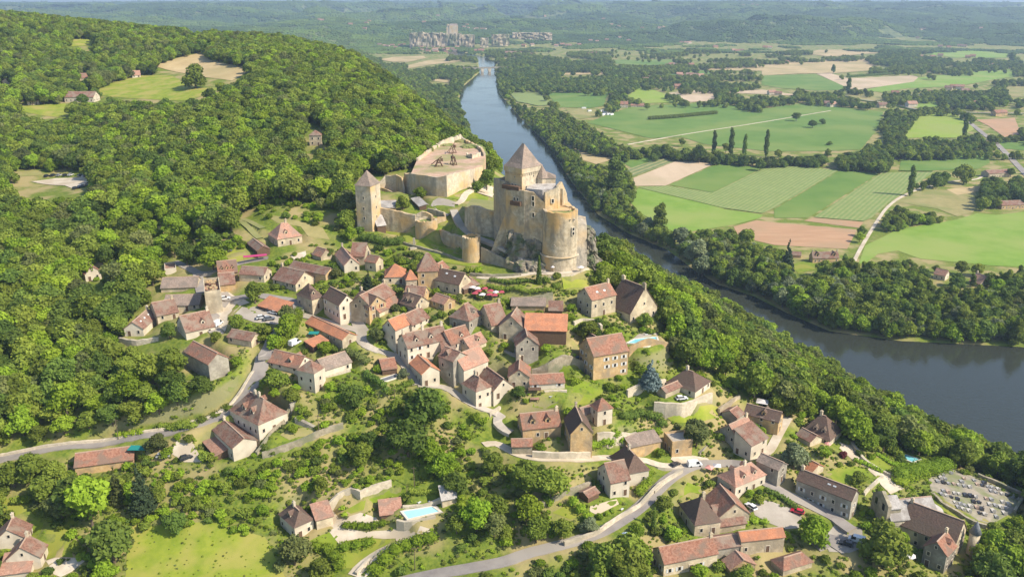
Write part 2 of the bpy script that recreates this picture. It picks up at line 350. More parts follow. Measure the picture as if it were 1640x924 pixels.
def stripes(name, ca, cb, period, ang, noise=.25):
    m = mat(name, ca, tuple(x*.85 for x in ca), .1); t = m.node_tree; L = t.links.new; b = t.nodes['Principled BSDF']
    src = b.inputs['Base Color'].links[0].from_socket
    g = t.nodes.new('ShaderNodeNewGeometry'); mp = t.nodes.new('ShaderNodeMapping'); mp.inputs['Rotation'].default_value = (0, 0, ang); L(g.outputs['Position'], mp.inputs[0])
    wv = t.nodes.new('ShaderNodeTexWave'); wv.inputs['Scale'].default_value = 2*math.pi/20/period; wv.inputs['Distortion'].default_value = .8; wv.inputs['Detail'].default_value = 2; L(mp.outputs[0], wv.inputs[0])
    n = t.nodes.new('ShaderNodeTexNoise'); n.inputs['Scale'].default_value = .25; L(g.outputs['Position'], n.inputs[0])
    a = t.nodes.new('ShaderNodeMath'); a.operation = 'MULTIPLY_ADD'; L(n.outputs[0], a.inputs[0]); a.inputs[1].default_value = 1.4; L(wv.outputs[1], a.inputs[2])
    r = t.nodes.new('ShaderNodeMapRange'); r.inputs[1].default_value = .7; r.inputs[2].default_value = 1.9; L(a.outputs[0], r.inputs[0])
    x = t.nodes.new('ShaderNodeMix'); x.data_type = 'RGBA'; L(r.outputs[0], x.inputs[0]); L(src, x.inputs[6]); x.inputs[7].default_value = (*cb, 1); L(x.outputs[2], b.inputs['Base Color'])
    return m
# ------------------------------------------------------------------ houses
WINM = {}
def win_meshes():
    WINM['pane'] = MB().box(-.42,.42,-.02,.04,0,1.25).mesh('window', MATS['glass_dark'])
    f = MB()
    f.box(-.62,-.42,-.02,.09,-.12,1.42); f.box(.42,.62,-.02,.09,-.12,1.42); f.box(-.42,.42,-.02,.09,1.25,1.42); f.box(-.42,.42,-.02,.13,-.14,0)
    WINM['frame'] = f.mesh('frame', MATS['surround'])
    for c in ('white', 'blue', 'red'):
        s = MB(); s.box(-1.12,-.64,-.02,.08,0,1.25); s.box(.64,1.12,-.02,.08,0,1.25); WINM['sh_'+c] = s.mesh('shutters', MATS['shutter_'+c])
    WINM['door'] = MB().box(-.55,.55,-.02,.07,0,2.1).mesh('door', MATS['wood'])
    f = MB(); f.box(-.75,-.55,-.02,.1,0,2.3); f.box(.55,.75,-.02,.1,0,2.3); f.box(-.55,.55,-.02,.1,2.1,2.3); WINM['dframe'] = f.mesh('frame', MATS['surround'])
win_meshes()
def dormer(parent, x, y, z, rz, s, wallm, roofm):
    """small gabled roof window: front at local -y"""
    a = inst_dormer.get((wallm, roofm))
    if a is None:
        b = MB(); b.prism([(-.75,0,1.3),(.75,0,1.3),(.75,1.9,1.3),(-.75,1.9,1.3)], [(-.75,0,-.3),(.75,0,-.3),(.75,1.9,-.3),(-.75,1.9,-.3)])
        b.add([(-.75,0,1.3),(.75,0,1.3),(0,0,2.1)], [(0,1,2)])
        wm_ = b.mesh('dormer', MATS[wallm])
        r = MB()
        for sg in (-1, 1):
            r.slab([(0,-.25,2.25),(sg*1.0,-.25,1.2),(sg*1.0,2.6,1.2),(0,2.6,2.25)], .14)
        a = inst_dormer[(wallm, roofm)] = (wm_, r.mesh('dormer_roof', MATS[roofm]))
    d = inst('dormer', a[0], parent, (x, y, z), rz, (s, s, s)); inst('dormer_roof', a[1], d)
    p = inst('window', WINM['pane'], d, (0, -.03, .1), math.pi, (.8, 1, .85))
    return d
inst_dormer = {}
HOUSES = []
def house_local(root, l, w_, h, rtype, rh, roofm, wallm, o):
    """ridge along local x; root origin at footprint centre on the ground"""
    sk = o.get('sink', 5.0); ov = o.get('ov', .4); X, Yh = l/2, w_/2
    wl = MB()
    if rtype == 'g':
        prof = [(-Yh, -sk), (Yh, -sk), (Yh, h), (0, h+rh), (-Yh, h)]
        top = [(-X, a, b) for a, b in prof]; bot = [(X, a, b) for a, b in prof]; wl.prism(top, bot)
    elif rtype == 'm':      # one slope, high on +y
        hs = o.get('hi', 1)
        prof = [(-Yh, -sk), (Yh, -sk), (Yh, h+(rh if hs > 0 else 0)), (-Yh, h+(rh if hs < 0 else 0))]
        wl.prism([(-X, a, b) for a, b in prof], [(X, a, b) for a, b in prof])
    else: wl.box(-X, X, -Yh, Yh, -sk, h-(o.get('par', .7)-.7 if rtype == 'f' else 0))
    wall = wl.build('wall', MATS[wallm], root)
    rf = MB(); th = .22; rid = MB()
    if rtype == 'g':
        e = rh/Yh*ov
        for sg in (-1, 1):
            # slightly bellcast eaves
            k = .78
            q = [(-X-ov*.6, 0, h+rh+.12), (X+ov*.6, 0, h+rh+.12), (X+ov*.6, sg*Yh*k, h+rh*(1-k)+.12), (-X-ov*.6, sg*Yh*k, h+rh*(1-k)+.12)]
            rf.slab(q, th)
            q = [(-X-ov*.6, sg*Yh*k, h+rh*(1-k)+.12), (X+ov*.6, sg*Yh*k, h+rh*(1-k)+.12), (X+ov*.6, sg*(Yh+ov), h-e*.7+.1), (-X-ov*.6, sg*(Yh+ov), h-e*.7+.1)]
            rf.slab(q, th)
        rid.box(-X-ov*.6, X+ov*.6, -.17, .17, h+rh+.03, h+rh+.26)
    elif rtype == 'm':
        hs = o.get('hi', 1); za, zb = (h, h+rh) if hs > 0 else (h+rh, h)
        rf.slab([(-X-ov, -Yh-ov, za+.1-(rh/w_*ov)*hs), (X+ov, -Yh-ov, za+.1-(rh/w_*ov)*hs), (X+ov, Yh+ov, zb+.1+(rh/w_*ov)*hs), (-X-ov, Yh+ov, zb+.1+(rh/w_*ov)*hs)], th)
    elif rtype in ('h', 'p'):
        rl = 0.02 if rtype == 'p' else max(0, X-Yh*.75)
        if rtype == 'p': rl = .25
        z0 = h-.12; k = .80   # flared foot
        A = [(-X-ov,-Yh-ov,z0),(X+ov,-Yh-ov,z0),(X+ov,Yh+ov,z0),(-X-ov,Yh+ov,z0)]
        fl = h+rh*.13
        Bq = [(-(rl+(X+ov-rl)*k), -(Yh+ov)*k, fl), ((rl+(X+ov-rl)*k), -(Yh+ov)*k, fl), ((rl+(X+ov-rl)*k), (Yh+ov)*k, fl), (-(rl+(X+ov-rl)*k), (Yh+ov)*k, fl)]
        T_ = [(-rl, 0, h+rh), (rl, 0, h+rh)]
        vs = A+Bq+T_
        rf.add(vs, [(3,2,1,0),(0,1,5,4),(1,2,6,5),(2,3,7,6),(3,0,4,7),(4,5,9,8),(5,6,9),(6,7,8,9),(7,4,8)])
        if rl > .3: rid.box(-rl, rl, -.17, .17, h+rh-.1, h+rh+.12)
    else:   # flat terrace with a parapet
        pr_ = o.get('par', .7); h = h-pr_+.7; rf.box(-X+.3, X-.3, -Yh+.3, Yh-.3, h+.01, h+.06)
        wr = MB()
        for q in ((-X,X,-Yh,-Yh+.3),(-X,X,Yh-.3,Yh),(-X,-X+.3,-Yh+.3,Yh-.3),(X-.3,X,-Yh+.3,Yh-.3)): wr.box(*q, h+.002, h+pr_)
        wr.build('parapet', MATS[wallm], root)
    roof = rf.build('roof', MATS[roofm], root)
    if rid.v: rid.build('ridge_tiles', MATS['ridge'], roof)
    rr = random.Random(int(l*100+w_*37+h*11))
    for k in range(o.get('ch', 1 if rtype in 'gh' else 0)):
        cx = [X-.5, -X+.5, 0][k % 3] if rtype == 'g' else [0.8, -1.5, 1.5][k % 3]
        cw = o.get('chw', .45); c = MB(); c.box(cx-cw, cx+cw, -.35, .35, h+rh-1.2, h+rh+1.3); c.box(cx-cw-.1, cx+cw+.1, -.45, .45, h+rh+1.3, h+rh+1.45)
        c.box(cx-cw*.6, cx+cw*.6, -.2, .2, h+rh+1.45, h+rh+1.8)
        c.build('chimney', MATS['stone_pale' if 'render' in wallm else 'stone_cream'], roof)
    if rtype in ('g', 'h'):
        for (side, fx) in o.get('dm', ()):
            # side: -1/+1 long slopes, fx -1..1 along ridge
            s_ = o.get('dms', 1.0); yy = side*Yh*.72; zz = h+rh*.2
            dormer(roof, fx*X*.8, yy, zz, 0 if side < 0 else math.pi, s_, wallm, roofm)
        for (side, fx, fy) in o.get('velux', ()):
            b = MB(); sl = rh/Yh; y0 = side*Yh*fy; y1 = side*Yh*(fy-.12)
            z0 = h+rh*(1-fy)+.2; z1 = h+rh*(1-fy+.12)+.2
            b.prism([(fx*X-.5, y0, z0+.05), (fx*X+.5, y0, z0+.05), (fx*X+.5, y1, z1+.05), (fx*X-.5, y1, z1+.05)], [(fx*X-.5, y0, z0-.05), (fx*X+.5, y0, z0-.05), (fx*X+.5, y1, z1-.05), (fx*X-.5, y1, z1-.05)])
            b.build('skylight', MATS['shutter_white'], roof)
    if o.get('win', 1):
        shut = o.get('shut'); wi = 0
        for fi, (cx, cyy, rz, ln) in enumerate([(0, -Yh, math.pi, l), (0, Yh, 0, l), (-X, 0, math.pi/2, w_), (X, 0, -math.pi/2, w_)]):
            n = int(ln/3.1); fl_ = max(1, int(round(h/2.9)))
            if n < 1: n = 1
            for j in range(fl_):
                for i in range(n):
                    if rr.random() < .28 and n > 1: continue
                    t = ((i+.5)/n-.5)*ln + rr.uniform(-.25, .25); zz = j*2.85+1.0+o.get('wz', 0)
                    if zz+1.5 > h+.3: continue
                    px = cx+(t if abs(rz) in (0, math.pi) else 0); py = cyy+(t if abs(rz) not in (0, math.pi) else 0)
                    if j == 0 and i == n//2 and fi in (0, 2) and h > 2.5:
                        d = inst('door', WINM['door'], root, (px, py, 0), rz); inst('frame', WINM['dframe'], d); continue
                    p = inst('window', WINM['pane'], root, (px, py, zz), rz)
                    inst('frame', WINM['frame'], p)
                    if shut and rr.random() < .7: inst('shutters', WINM['sh_'+shut], p)
            if rtype == 'g' and fi >= 2 and rh > 2.6:
                p = inst('window', WINM['pane'], root, (cx, cyy, h+rh*.22), rz, (.8, 1, .8)); inst('frame', WINM['frame'], p)
def H(c, N, by, Lc, Rc, ridge, rt, pitch, roofm, wallm, label, name='stone_house', cat='house', **o):
    n = ab(c, *N); l_ = ab(c, *Lc); r_ = ab(c, *Rc); b = ab(c, N[0], by)
    Pb = hit(*b, TZ0); Pt = aty(n[0], n[1], Pb[1]); zt = Pt[2]
    hgt = max(zt-Pb[2], 2.0)
    Lw = atz(*l_, zt); Rw = atz(*r_, zt); Nw = atz(*n, zt)
    a = (Lw-Nw)[:2]; bb = (Rw-Nw)[:2]; la, lb = np.linalg.norm(a), np.linalg.norm(bb)
    if la > lb: ea = a/la; eb = np.array([-ea[1], ea[0]]); eb = eb*(1 if eb@bb > 0 else -1); lb = max(abs(eb@bb), o.get('minw', 4))
    else: eb = bb/lb; ea = np.array([-eb[1], eb[0]]); ea = ea*(1 if ea@a > 0 else -1); la = max(abs(ea@a), o.get('minw', 4))
    la = min(la, o.get('maxl', 60)); lb = min(lb, o.get('maxr', 60))
    mw = o.get('maxw', 11.5)
    if ridge == 'L': lb = min(lb, mw)
    else: la = min(la, mw)
    if c in 'STUVY': la = min(la, 13)
    cen = Nw[:2]+ea*la/2+eb*lb/2
    ex, l, wd = (ea, la, lb) if ridge == 'L' else (eb, lb, la)
    rz = math.atan2(ex[1], ex[0]); rh = math.tan(R_(pitch))*wd/2
    if rt == 'm':
        ey = np.array([-ex[1], ex[0]]); other = eb if ridge == 'L' else ea
        o['hi'] = (1 if ey@other > 0 else -1)*o.get('up', 1); rh = math.tan(R_(pitch))*wd
    rh = o.get('rh', min(rh, 6.2))
    fp = [Nw[:2], Nw[:2]+ea*la, Nw[:2]+ea*la+eb*lb, Nw[:2]+eb*lb]
    root = empty(name, (cen[0], cen[1], Pb[2]), rz, label, cat, o.get('group'))
    house_local(root, l, wd, hgt, rt, rh, roofm, wallm, o)
    pad(fp, Pb[2]-.05, .6, 3.0)
    BLOCK.append(fp)
    if not c == 'R' or name == 'castle_tower': pass
    tops = [(p[0], p[1], zt) for p in fp]+[(p[0], p[1], Pb[2]+1) for p in fp]+[(cen[0], cen[1], zt+rh)]
    uu, vv = proj(np.array(tops)); HULLS.append((uu.min(), vv.min(), uu.max(), vv.max(), Nw[1]-1))
    HOUSES.append(dict(u=float(np.mean(uu)), v=float(np.mean(vv)), label=label, dims=(l, wd, hgt, rh), c=c, N=N, o=root, ref=o.get('ref')))
    return root
TZ0 = TZ.copy()
h = H
# --- west edge and car park quarter
h('W',(522,842),892,(468,800),(588,800),'L','g',40,'tile_red','render_white','white gabled cottage standing alone in the trees at the left edge',ref='the lone white cottage',ch=0)
h('A',(400,437),455,(387,378),(695,425),'R','g',30,'lauze','stone_cream','long low grey brown roof, rear of the parallel pair left of the roofless tower',ch=0,ref='the rear long roof',minw=9)
h('A',(420,560),610,(410,497),(712,552),'R','g',30,'lauze','stone_cream','long low brown roof, front of the parallel pair left of the roofless tower',ch=0,ref='the parallel long roofs',minw=9)
h('A',(368,645),700,(288,560),(478,632),'R','g',32,'tile_brown','stone_cream','brown roofed cottage joined behind the leftmost cottage with the lit gable',minw=8)
h('A',(250,750),812,(147,705),(372,640),'R','g',36,'tile_brown','render_white','leftmost cottage with brown roof with three skylights and cream gable',velux=((-1,-.5,.5),(-1,0,.5),(-1,.5,.5)),ref='the leftmost cottages')
h('A',(602,778),845,(500,672),(790,680),'R','g',38,'tile_brown','render_white','white walled house with double brown roof below the parallel long roofs',ch=1,dm=((-1,.4),),ref='the white double roofed house')
h('A',(432,292),310,(430,240),(528,290),'R','f',10,'tile_pink','render_white','tiny white walled terrace with pink floor behind the rear long roof',name='garden_terrace',cat='terrace',win=0,sink=2,ref='the tiny white terrace')
rt_ = h('A',(757,462),625,(745,340),(893,455),'L','f',10,'tile_pink','stone_cream','roofless square stone tower with pale rim and rubble inside',name='roofless_tower',cat='tower',win=0,ref='the roofless square tower',par=2.2,maxl=17)
h('A',(872,300),335,(862,240),(1032,298),'R','g',34,'tile_red','stone_ochre','small tiled house with three little roof windows behind the roofless tower',dm=((-1,-.7),(-1,0),(-1,.7)),dms=.8,ch=0,minw=6,ref='the little dormer row')
h('A',(880,395),430,(872,330),(1010,385),'R','g',30,'tile_brown','stone_ochre','low brown roofed wing right beside the roofless square tower',ch=0,win=0,minw=6)
h('A',(1040,300),360,(1040,258),(1245,312),'R','g',32,'tile_brown','stone_cream','long brown roofed house with white end gable behind the round car park tree',ch=0,minw=7,ref='the long house by the car park tree')
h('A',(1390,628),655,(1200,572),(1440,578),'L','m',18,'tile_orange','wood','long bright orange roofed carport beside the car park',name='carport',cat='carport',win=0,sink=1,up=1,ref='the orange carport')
h('A',(1140,850),905,(945,815),(1192,800),'L','g',33,'tile_brown','stone_cream','small brown roofed house with ivy on its right gable below the car park',ch=0,ref='the ivy gabled house')
h('A',(1190,110),150,(1110,45),(1275,80),'L','g',30,'tile_brown','wood','small brown roofed shed alone above the magenta awning',name='shed',cat='shed',win=0,ch=0,sink=2,ref='the meadow shed')
h('Q',(685,425),565,(490,320),(843,368),'L','g',36,'tile_red','stone_grey','big red roofed stone barn above the bend of the main road',name='stone_barn',cat='barn',ch=0,win=0,maxr=14,ref='the big red roofed barn')
# --- upper village row
h('B',(228,222),285,(125,160),(415,182),'R','h',44,'tile_pink','stone_cream','pink and dark hipped house at the top of the meadow left of the castle',dm=((-1,-.2),),ch=1,ref='the topmost pink roofed house')
h('B',(585,370),400,(565,340),(675,345),'L','g',40,'tile_red','stone_cream','small pink gabled outbuilding left of the house with the stepped wings',ch=0,minw=6,win=0)
h('B',(320,452),500,(325,402),(622,512),'R','g',28,'tile_brown','stone_ochre','very long low brown roof behind the house with the wooden porch',ch=0,win=0,minw=6,ref='the long low roof')
h('B',(376,592),645,(187,545),(475,522),'L','g',36,'tile_brown','stone_cream','broad brown roofed house with a porch and one pale chimney on its ridge',ch=1,ref='the broad porch house')
h('B',(943,358),430,(838,345),(987,312),'L','g',46,'tile_brown','stone_cream','tall back wing of the stepped house, brown roof with lit right gable',ch=0,ref='the stepped house')
h('B',(776,437),500,(703,342),(836,347),'L','g',44,'tile_pink','render_white','front wing of the stepped house, pink roof over white gable',ch=1)
h('B',(1035,415),490,(945,400),(1078,385),'L','g',38,'tile_red','stone_cream','little square house with two windows right of the stepped house',ch=1,ref='the little two windowed house')
h('B',(1112,532),592,(1118,470),(1272,508),'R','h',38,'tile_orange','stone_cream','small orange roofed house in the middle of the upper row',ch=0,minw=8,ref='the small orange roofed house')
h('B',(1286,556),635,(1272,520),(1372,546),'R','p',48,'tile_orange','stone_cream','tiny pyramid roofed tower house beside the bigger hipped tower house',ch=0,ref='the tiny pyramid tower')
h('C',(148,280),402,(150,225),(292,268),'R','h',55,'tile_brown','stone_ochre','tall hipped tower house with steep brown roof in the upper row',ch=0,minw=8,ref='the tall hipped tower house')
h('C',(300,300),360,(270,250),(405,245),'R','g',36,'tile_red','stone_ochre','low red brown wing behind the tall hipped tower house',ch=0,win=0,minw=6)
h('C',(490,388),478,(287,345),(602,348),'L','g',42,'tile_dark','stone_cream','dark roofed house with skylights and bright right gable below the castle',velux=((1,-.4,.5),(1,.3,.4),(-1,-.4,.5),(-1,.3,.4)),ref='the dark roofed house with skylights')
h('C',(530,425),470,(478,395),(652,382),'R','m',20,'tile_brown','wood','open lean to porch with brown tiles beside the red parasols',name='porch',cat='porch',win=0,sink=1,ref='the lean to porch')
h('C',(190,518),550,(65,470),(247,452),'L','g',36,'tile_brown','stone_ochre','brown roofed cottage with ochre gable below the tall hipped tower house',ch=0)
h('C',(365,550),605,(257,514),(452,517),'L','g',34,'tile_pink','stone_ochre','small pink roofed cottage with yellow gable above the vine garden',ch=0,ref='the small yellow gabled cottage')
h('C',(120,582),615,(5,545),(175,560),'L','g',40,'tile_dark','stone_cream','dark roofed house with two pale roof windows in the crowded middle row',dm=((-1,-.3),(-1,.5),(1,-.3),(1,.5)),dms=.9,minw=8)
h('C',(100,722),770,(80,655),(242,655),'R','g',38,'tile_brown','render_white','house with mixed pink and dark roof right beside the orange gabled house',ch=1,minw=8)
h('E',(1195,247),350,(1128,200),(1322,192),'R','g',44,'tile_orange','render_white','tall house with bright orange roof and shaded left gable in the crowded middle row',ch=0,ref='the tall orange roofed house')
h('F',(65,292),412,(0,225),(398,215),'R','g',42,'tile_brown','render_white','long pale house with brown roof, dark roof windows and central chimney',dm=((-1,-.6),(-1,.3)),ch=3,shut='white',ref='the long pale house')
h('F',(422,262),322,(402,200),(590,212),'R','g',44,'tile_red','render_white','steep red brown roofed house right beside the long pale house',dm=((-1,.3),),dms=.9,ch=0,minw=8)
h('F',(345,300),345,(330,245),(425,262),'R','g',26,'tile_brown','render_white','low linking wing between the long pale house and the steep roof',ch=0,win=0,minw=5)
h('C',(570,687),765,(420,655),(686,625),'R','h',46,'tile_brown','stone_grey','steep two toned hipped house left of the twin shaded gables',dm=((-1,.1),),ch=0,minw=9,ref='the two toned hipped house')
h('C',(755,722),770,(630,640),(836,662),'R','g',46,'tile_brown','stone_cream','house with grey shaded gable and round window and white chimney',ch=1,ref='the grey gabled house')
h('C',(1018,745),850,(828,712),(1062,670),'R','g',42,'tile_brown','stone_cream','stone house with broad two windowed gable left of the open barn',ch=0,maxr=12,ref='the broad gabled stone house')
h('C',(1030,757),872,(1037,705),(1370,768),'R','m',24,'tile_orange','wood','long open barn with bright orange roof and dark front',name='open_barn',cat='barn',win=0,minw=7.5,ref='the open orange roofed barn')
h('F',(958,272),400,(962,205),(1142,266),'L','g',40,'tile_brown','stone_grey','narrow brown gabled stone house in front of the open barn',ch=0,ref='the narrow gabled stone house')
h('C',(920,560),600,(925,520),(1195,565),'R','m',12,'lauze','stone_ochre','low terrace shelter with grey roof above the broad gabled stone house',name='shelter',cat='shelter',win=0,minw=5,sink=2)
h('C',(1230,605),640,(1232,565),(1325,612),'R','m',18,'tile_brown','wood','small tiled shelter right of the grey terrace shelter',name='shelter',cat='shelter',win=0,minw=5,sink=2)
h('F',(183,507),612,(86,415),(337,485),'L','g',36,'tile_orange','render_white','small orange roofed house with white front gable beside the alley',ch=0,ref='the little orange roofed house')
h('F',(527,472),578,(418,398),(727,392),'R','g',42,'tile_pink','render_white','large pink roofed house with shaded half timbered left gable',ch=0,ref='the large pink roofed house')
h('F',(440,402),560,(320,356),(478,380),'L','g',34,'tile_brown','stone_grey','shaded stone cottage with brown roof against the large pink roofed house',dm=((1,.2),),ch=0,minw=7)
h('F',(575,300),335,(485,262),(712,243),'R','g',42,'tile_pink','stone_cream','small pink roofed house with dark roof window behind the large pink roofed house',dm=((-1,.3),),ch=0)
h('F',(772,645),720,(640,545),(862,575),'L','g',42,'tile_brown','render_white','rear wing of the double brown roofed house, white wall facing right',ch=0,minw=8)
h('F',(627,648),802,(515,582),(745,600),'L','h',46,'tile_brown','render_white','front wing of the double brown roofed house with arched cellar and white chimney',ch=1,ref='the double brown roofed house')
h('F',(895,530),618,(903,445),(1068,537),'L','g',38,'tile_red','stone_cream','brown gabled house joined to the long low lawn house',ch=1,ref='the gabled house at the lawn')
h('F',(1072,590),642,(1076,535),(1357,573),'R','g',28,'tile_red','render_white','long low house with red roof and glass doors on the lawn',ch=0,shut='white',minw=7,ref='the low lawn house')
# --- tenant rows toward the square
h('B',(510,717),805,(385,672),(608,692),'R','h',46,'tile_dark','stone_cream','hipped house with dark left slope and pale roof window at the village square',dm=((-1,-.3),),ch=0,ref='the hipped house at the square')
h('B',(735,762),888,(603,692),(847,717),'L','g',42,'tile_dark','render_white','tall gabled house with dark roof and shutters facing the village square',ch=0,shut='white',ref='the tall gabled house at the square')
h('B',(980,777),890,(845,726),(1010,740),'L','g',38,'tile_dark','stone_ochre','ochre fronted inn with dark roof and dark red shutters',ch=1,shut='red',name='inn',ref='the ochre inn',minw=8)
h('B',(990,772),882,(958,680),(1192,662),'R','g',38,'tile_brown','stone_cream','brown roofed house right beside the ochre inn',ch=1,minw=9)
h('B',(1065,822),862,(1040,750),(1242,735),'R','g',36,'tile_red','stone_cream','pink red roofed house in front of the brown roof by the inn',ch=0,minw=8)
h('E',(760,327),392,(460,187),(882,292),'L','g',30,'tile_orange','stone_cream','very long orange roofed building slanting across the square',name='long_hall',cat='building',ch=0,ref='the long orange roofed building')
h('E',(520,397),425,(492,368),(642,347),'R','m',14,'tile_orange','wood','small orange roofed carport above the row house with the tower',name='carport',cat='carport',win=0,sink=1,minw=4,ref='the small orange carport')
h('E',(395,562),612,(152,506),(480,482),'L','g',36,'tile_red','render_white','left wing of the row house, red brown roof with pale roof window',dm=((1,-.4),(-1,-.4)),ch=0,maxr=8,ref='the row house with the tower')
h('E',(527,602),768,(390,572),(613,547),'L','p',44,'tile_brown','render_white','square tower of the row house with brown pyramid roof',ch=0,ref='the square tower of the row house',name='tower_house')
h('E',(615,577),642,(575,495),(836,507),'R','g',30,'lauze','render_white','right wing of the row house with pale patched roof',ch=0,minw=8)
h('E',(1090,587),618,(1050,500),(1202,555),'R','g',22,'tile_red','wood','small tiled garden shelter beside the covered pool below the alley',name='shelter',cat='shelter',win=0,ch=0,sink=2)
# --- manor and terrace
h('D',(563,420),502,(410,337),(803,352),'L','g',52,'tile_dark','stone_cream','grand manor with steep dark roof, tall gable and ivy on the crest',maxw=14.5,rh=9.3,ch=2,chw=.8,ref='the grand dark roofed manor',shut=None)
h('D',(245,310),457,(195,240),(445,262),'R','g',38,'tile_red','stone_cream','long red roofed wing of the grand manor',velux=((-1,-.3,.6),(-1,.3,.6)),ch=1,ref='the long wing of the manor')
h('D',(262,770),970,(185,668),(547,722),'R','g',38,'tile_red','stone_ochre','tall ochre house with red brown roof and white shutters left of the terrace pool',ch=0,shut='white',ref='the tall ochre house')
h('D',(235,690),760,(195,650),(345,665),'L','g',44,'tile_dark','stone_cream','small dark cross roof behind the tall ochre house',ch=0,win=0)
# --- lower middle
h('G',(295,550),642,(210,458),(607,518),'R','g',40,'tile_red','stone_ochre','cottage with two triangular roof windows and white shutters',dm=((-1,-.55),(-1,.45)),dms=1.2,ch=1,shut='white',ref='the cottage with two triangular roof windows')
h('G',(688,587),722,(638,458),(858,552),'L','g',50,'tile_dark','stone_ochre','steep gabled house with tall arched window and orange chimney',ch=1,ref='the steep gabled house with the arched window')
h('G',(800,442),475,(752,395),(900,410),'R','g',30,'tile_brown','stone_cream','low link roof between the steep gabled house and the dovecote',ch=0,win=0,minw=5)
h('G',(910,398),527,(866,345),(1032,372),'R','p',52,'tile_red','render_white','slim cream dovecote tower with red pyramid roof',name='dovecote',cat='tower',ch=0,ref='the dovecote tower')
h('G',(205,690),782,(203,640),(371,686),'R','g',26,'tile_red','stone_old','little red roofed stone hut beside the lane below the lawn',name='stone_hut',cat='hut',ch=0,win=0,minw=5,ref='the little red roofed hut')
h('L',(943,300),400,(812,152),(1123,262),'L','h',50,'tile_dark','render_white','steep dark crossing roof of the cross gabled house',ch=1,ref='the cross gabled house')
h('L',(812,372),502,(705,250),(950,318),'R','g',42,'tile_brown','render_white','front wing of the cross gabled house with brown roof and arched doors',ch=0)
h('L',(625,505),540,(580,455),(715,460),'R','g',24,'tile_brown','wood','open brown tiled porch at the left end of the cross gabled house',name='porch',cat='porch',win=0,ch=0,sink=1)
h('L',(980,95),122,(968,60),(1222,45),'R','m',16,'lauze','stone_ochre','long low outbuilding with small square windows above the cross gabled house',name='outbuilding',cat='building',ch=0,minw=5,ref='the long low outbuilding')
h('H',(395,772),872,(372,690),(562,750),'R','f',5,'paving','stone_ochre','flat topped orange stone garage house with red awning',ref='the flat topped garage house',minw=7)
h('H',(583,342),400,(355,262),(735,235),'L','h',38,'tile_dark','render_white','riverside villa with big dark slope and orange hip above the curved wall',ch=1,ref='the riverside villa',dm=())
h('H',(340,352),400,(280,320),(470,296),'R','g',30,'tile_brown','stone_cream','small slanting outbuilding in front of the riverside villa',ch=0,win=0,minw=4,name='outbuilding',cat='building')
h('H',(1268,592),697,(985,520),(1348,548),'L','g',40,'tile_dark','stone_ochre','long yellow house with dark roof and one pale roof window',dm=((1,-.1),(-1,-.1)),ch=0,maxr=11,ref='the long yellow house')
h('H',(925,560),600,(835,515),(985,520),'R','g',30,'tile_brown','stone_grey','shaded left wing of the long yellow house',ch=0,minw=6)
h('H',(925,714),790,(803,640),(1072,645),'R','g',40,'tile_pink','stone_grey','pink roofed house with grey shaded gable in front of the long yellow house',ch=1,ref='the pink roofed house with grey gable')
h('H',(1045,787),905,(940,712),(1178,718),'R','m',24,'tile_brown','render_white','brown lean to front wing with balcony and arched vine',minw=7,ref='the balcony wing')
h('I',(662,438),492,(440,345),(790,315),'L','h',46,'tile_dark','stone_pale','villa with dark broken hipped roof, big roof window and ivy on its right end',dm=((-1,0),(1,.2),(1,-.5)),ch=1,ref='the ivy villa')
h('I',(500,462),490,(385,400),(546,425),'L','g',30,'tile_brown','stone_cream','low wing with brown roof in front of the ivy villa',ch=0,minw=6)
h('I',(515,712),735,(465,670),(610,668),'L','g',30,'tile_orange','stone_cream','tiny orange roofed garden house beside the great grey green tree',name='garden_house',cat='hut',win=0,ch=0,ref='the tiny orange garden house')
h('I',(240,680),800,(62,602),(332,640),'L','g',32,'lauze','stone_grey','left part of the long street building, pale stone roof',ch=0,maxr=9,ref='the pale roofed street building')
h('J',(122,305),470,(-320,135),(218,262),'L','g',42,'tile_dark','stone_grey','very long street building with dark roof and lit right gable before the church',velux=((1,-.3,.5),(1,-.1,.5),(-1,-.3,.5),(-1,-.1,.5)),ch=1,shut='white',ref='the long dark roofed street building')
# --- lower right
h('K',(695,195),282,(540,110),(937,95),'R','h',42,'tile_pink','render_white','hipped house with pinkish roof, two dark roof windows and corner balcony',dm=((-1,-.4),(-1,.5),(1,-.4),(1,.5)),ch=1,ref='the hipped house with the balcony')
h('K',(368,500),592,(240,325),(555,447),'R','h',44,'tile_dark','stone_cream','hipped house with dark left slope and pale chimney, lower right group',ch=1,ref='the dark hipped house')
h('K',(560,442),520,(440,285),(802,405),'L','g',40,'tile_red','stone_cream','red brown gabled house joined to the right of the dark hipped house',ch=0,maxr=13)
h('K',(570,512),560,(556,445),(777,482),'R','m',28,'tile_brown','stone_cream','brown tiled lean to with long dark window band',ch=0,minw=6,win=0)
h('K',(742,630),742,(722,558),(1090,593),'R','g',36,'tile_orange','stone_cream','house with the brightest orange roof, blossom climbing on its front',ch=0,shut='white',ref='the brightest orange roof')
h('K',(545,693),762,(530,630),(742,662),'R','g',28,'tile_brown','stone_grey','low brown linking roof between the orange house and the cottage at the picture edge',ch=0,minw=6)
h('K',(120,812),918,(32,690),(550,725),'R','g',38,'tile_red','stone_cream','large red roofed cottage with three windows at the bottom edge',ch=1,shut='white',ref='the bottom edge cottage')
h('K',(650,868),905,(608,790),(853,828),'L','g',30,'tile_pink','stone_ochre','small pink gabled outbuilding in front of the brightest orange roof',ch=0,win=0,name='outbuilding',cat='building')
h('K',(1080,866),915,(945,792),(1312,795),'R','h',36,'tile_red','stone_cream','low red roofed cottage with dark hip beside the leaf tree at the bottom right',ch=0,ref='the low hipped cottage')
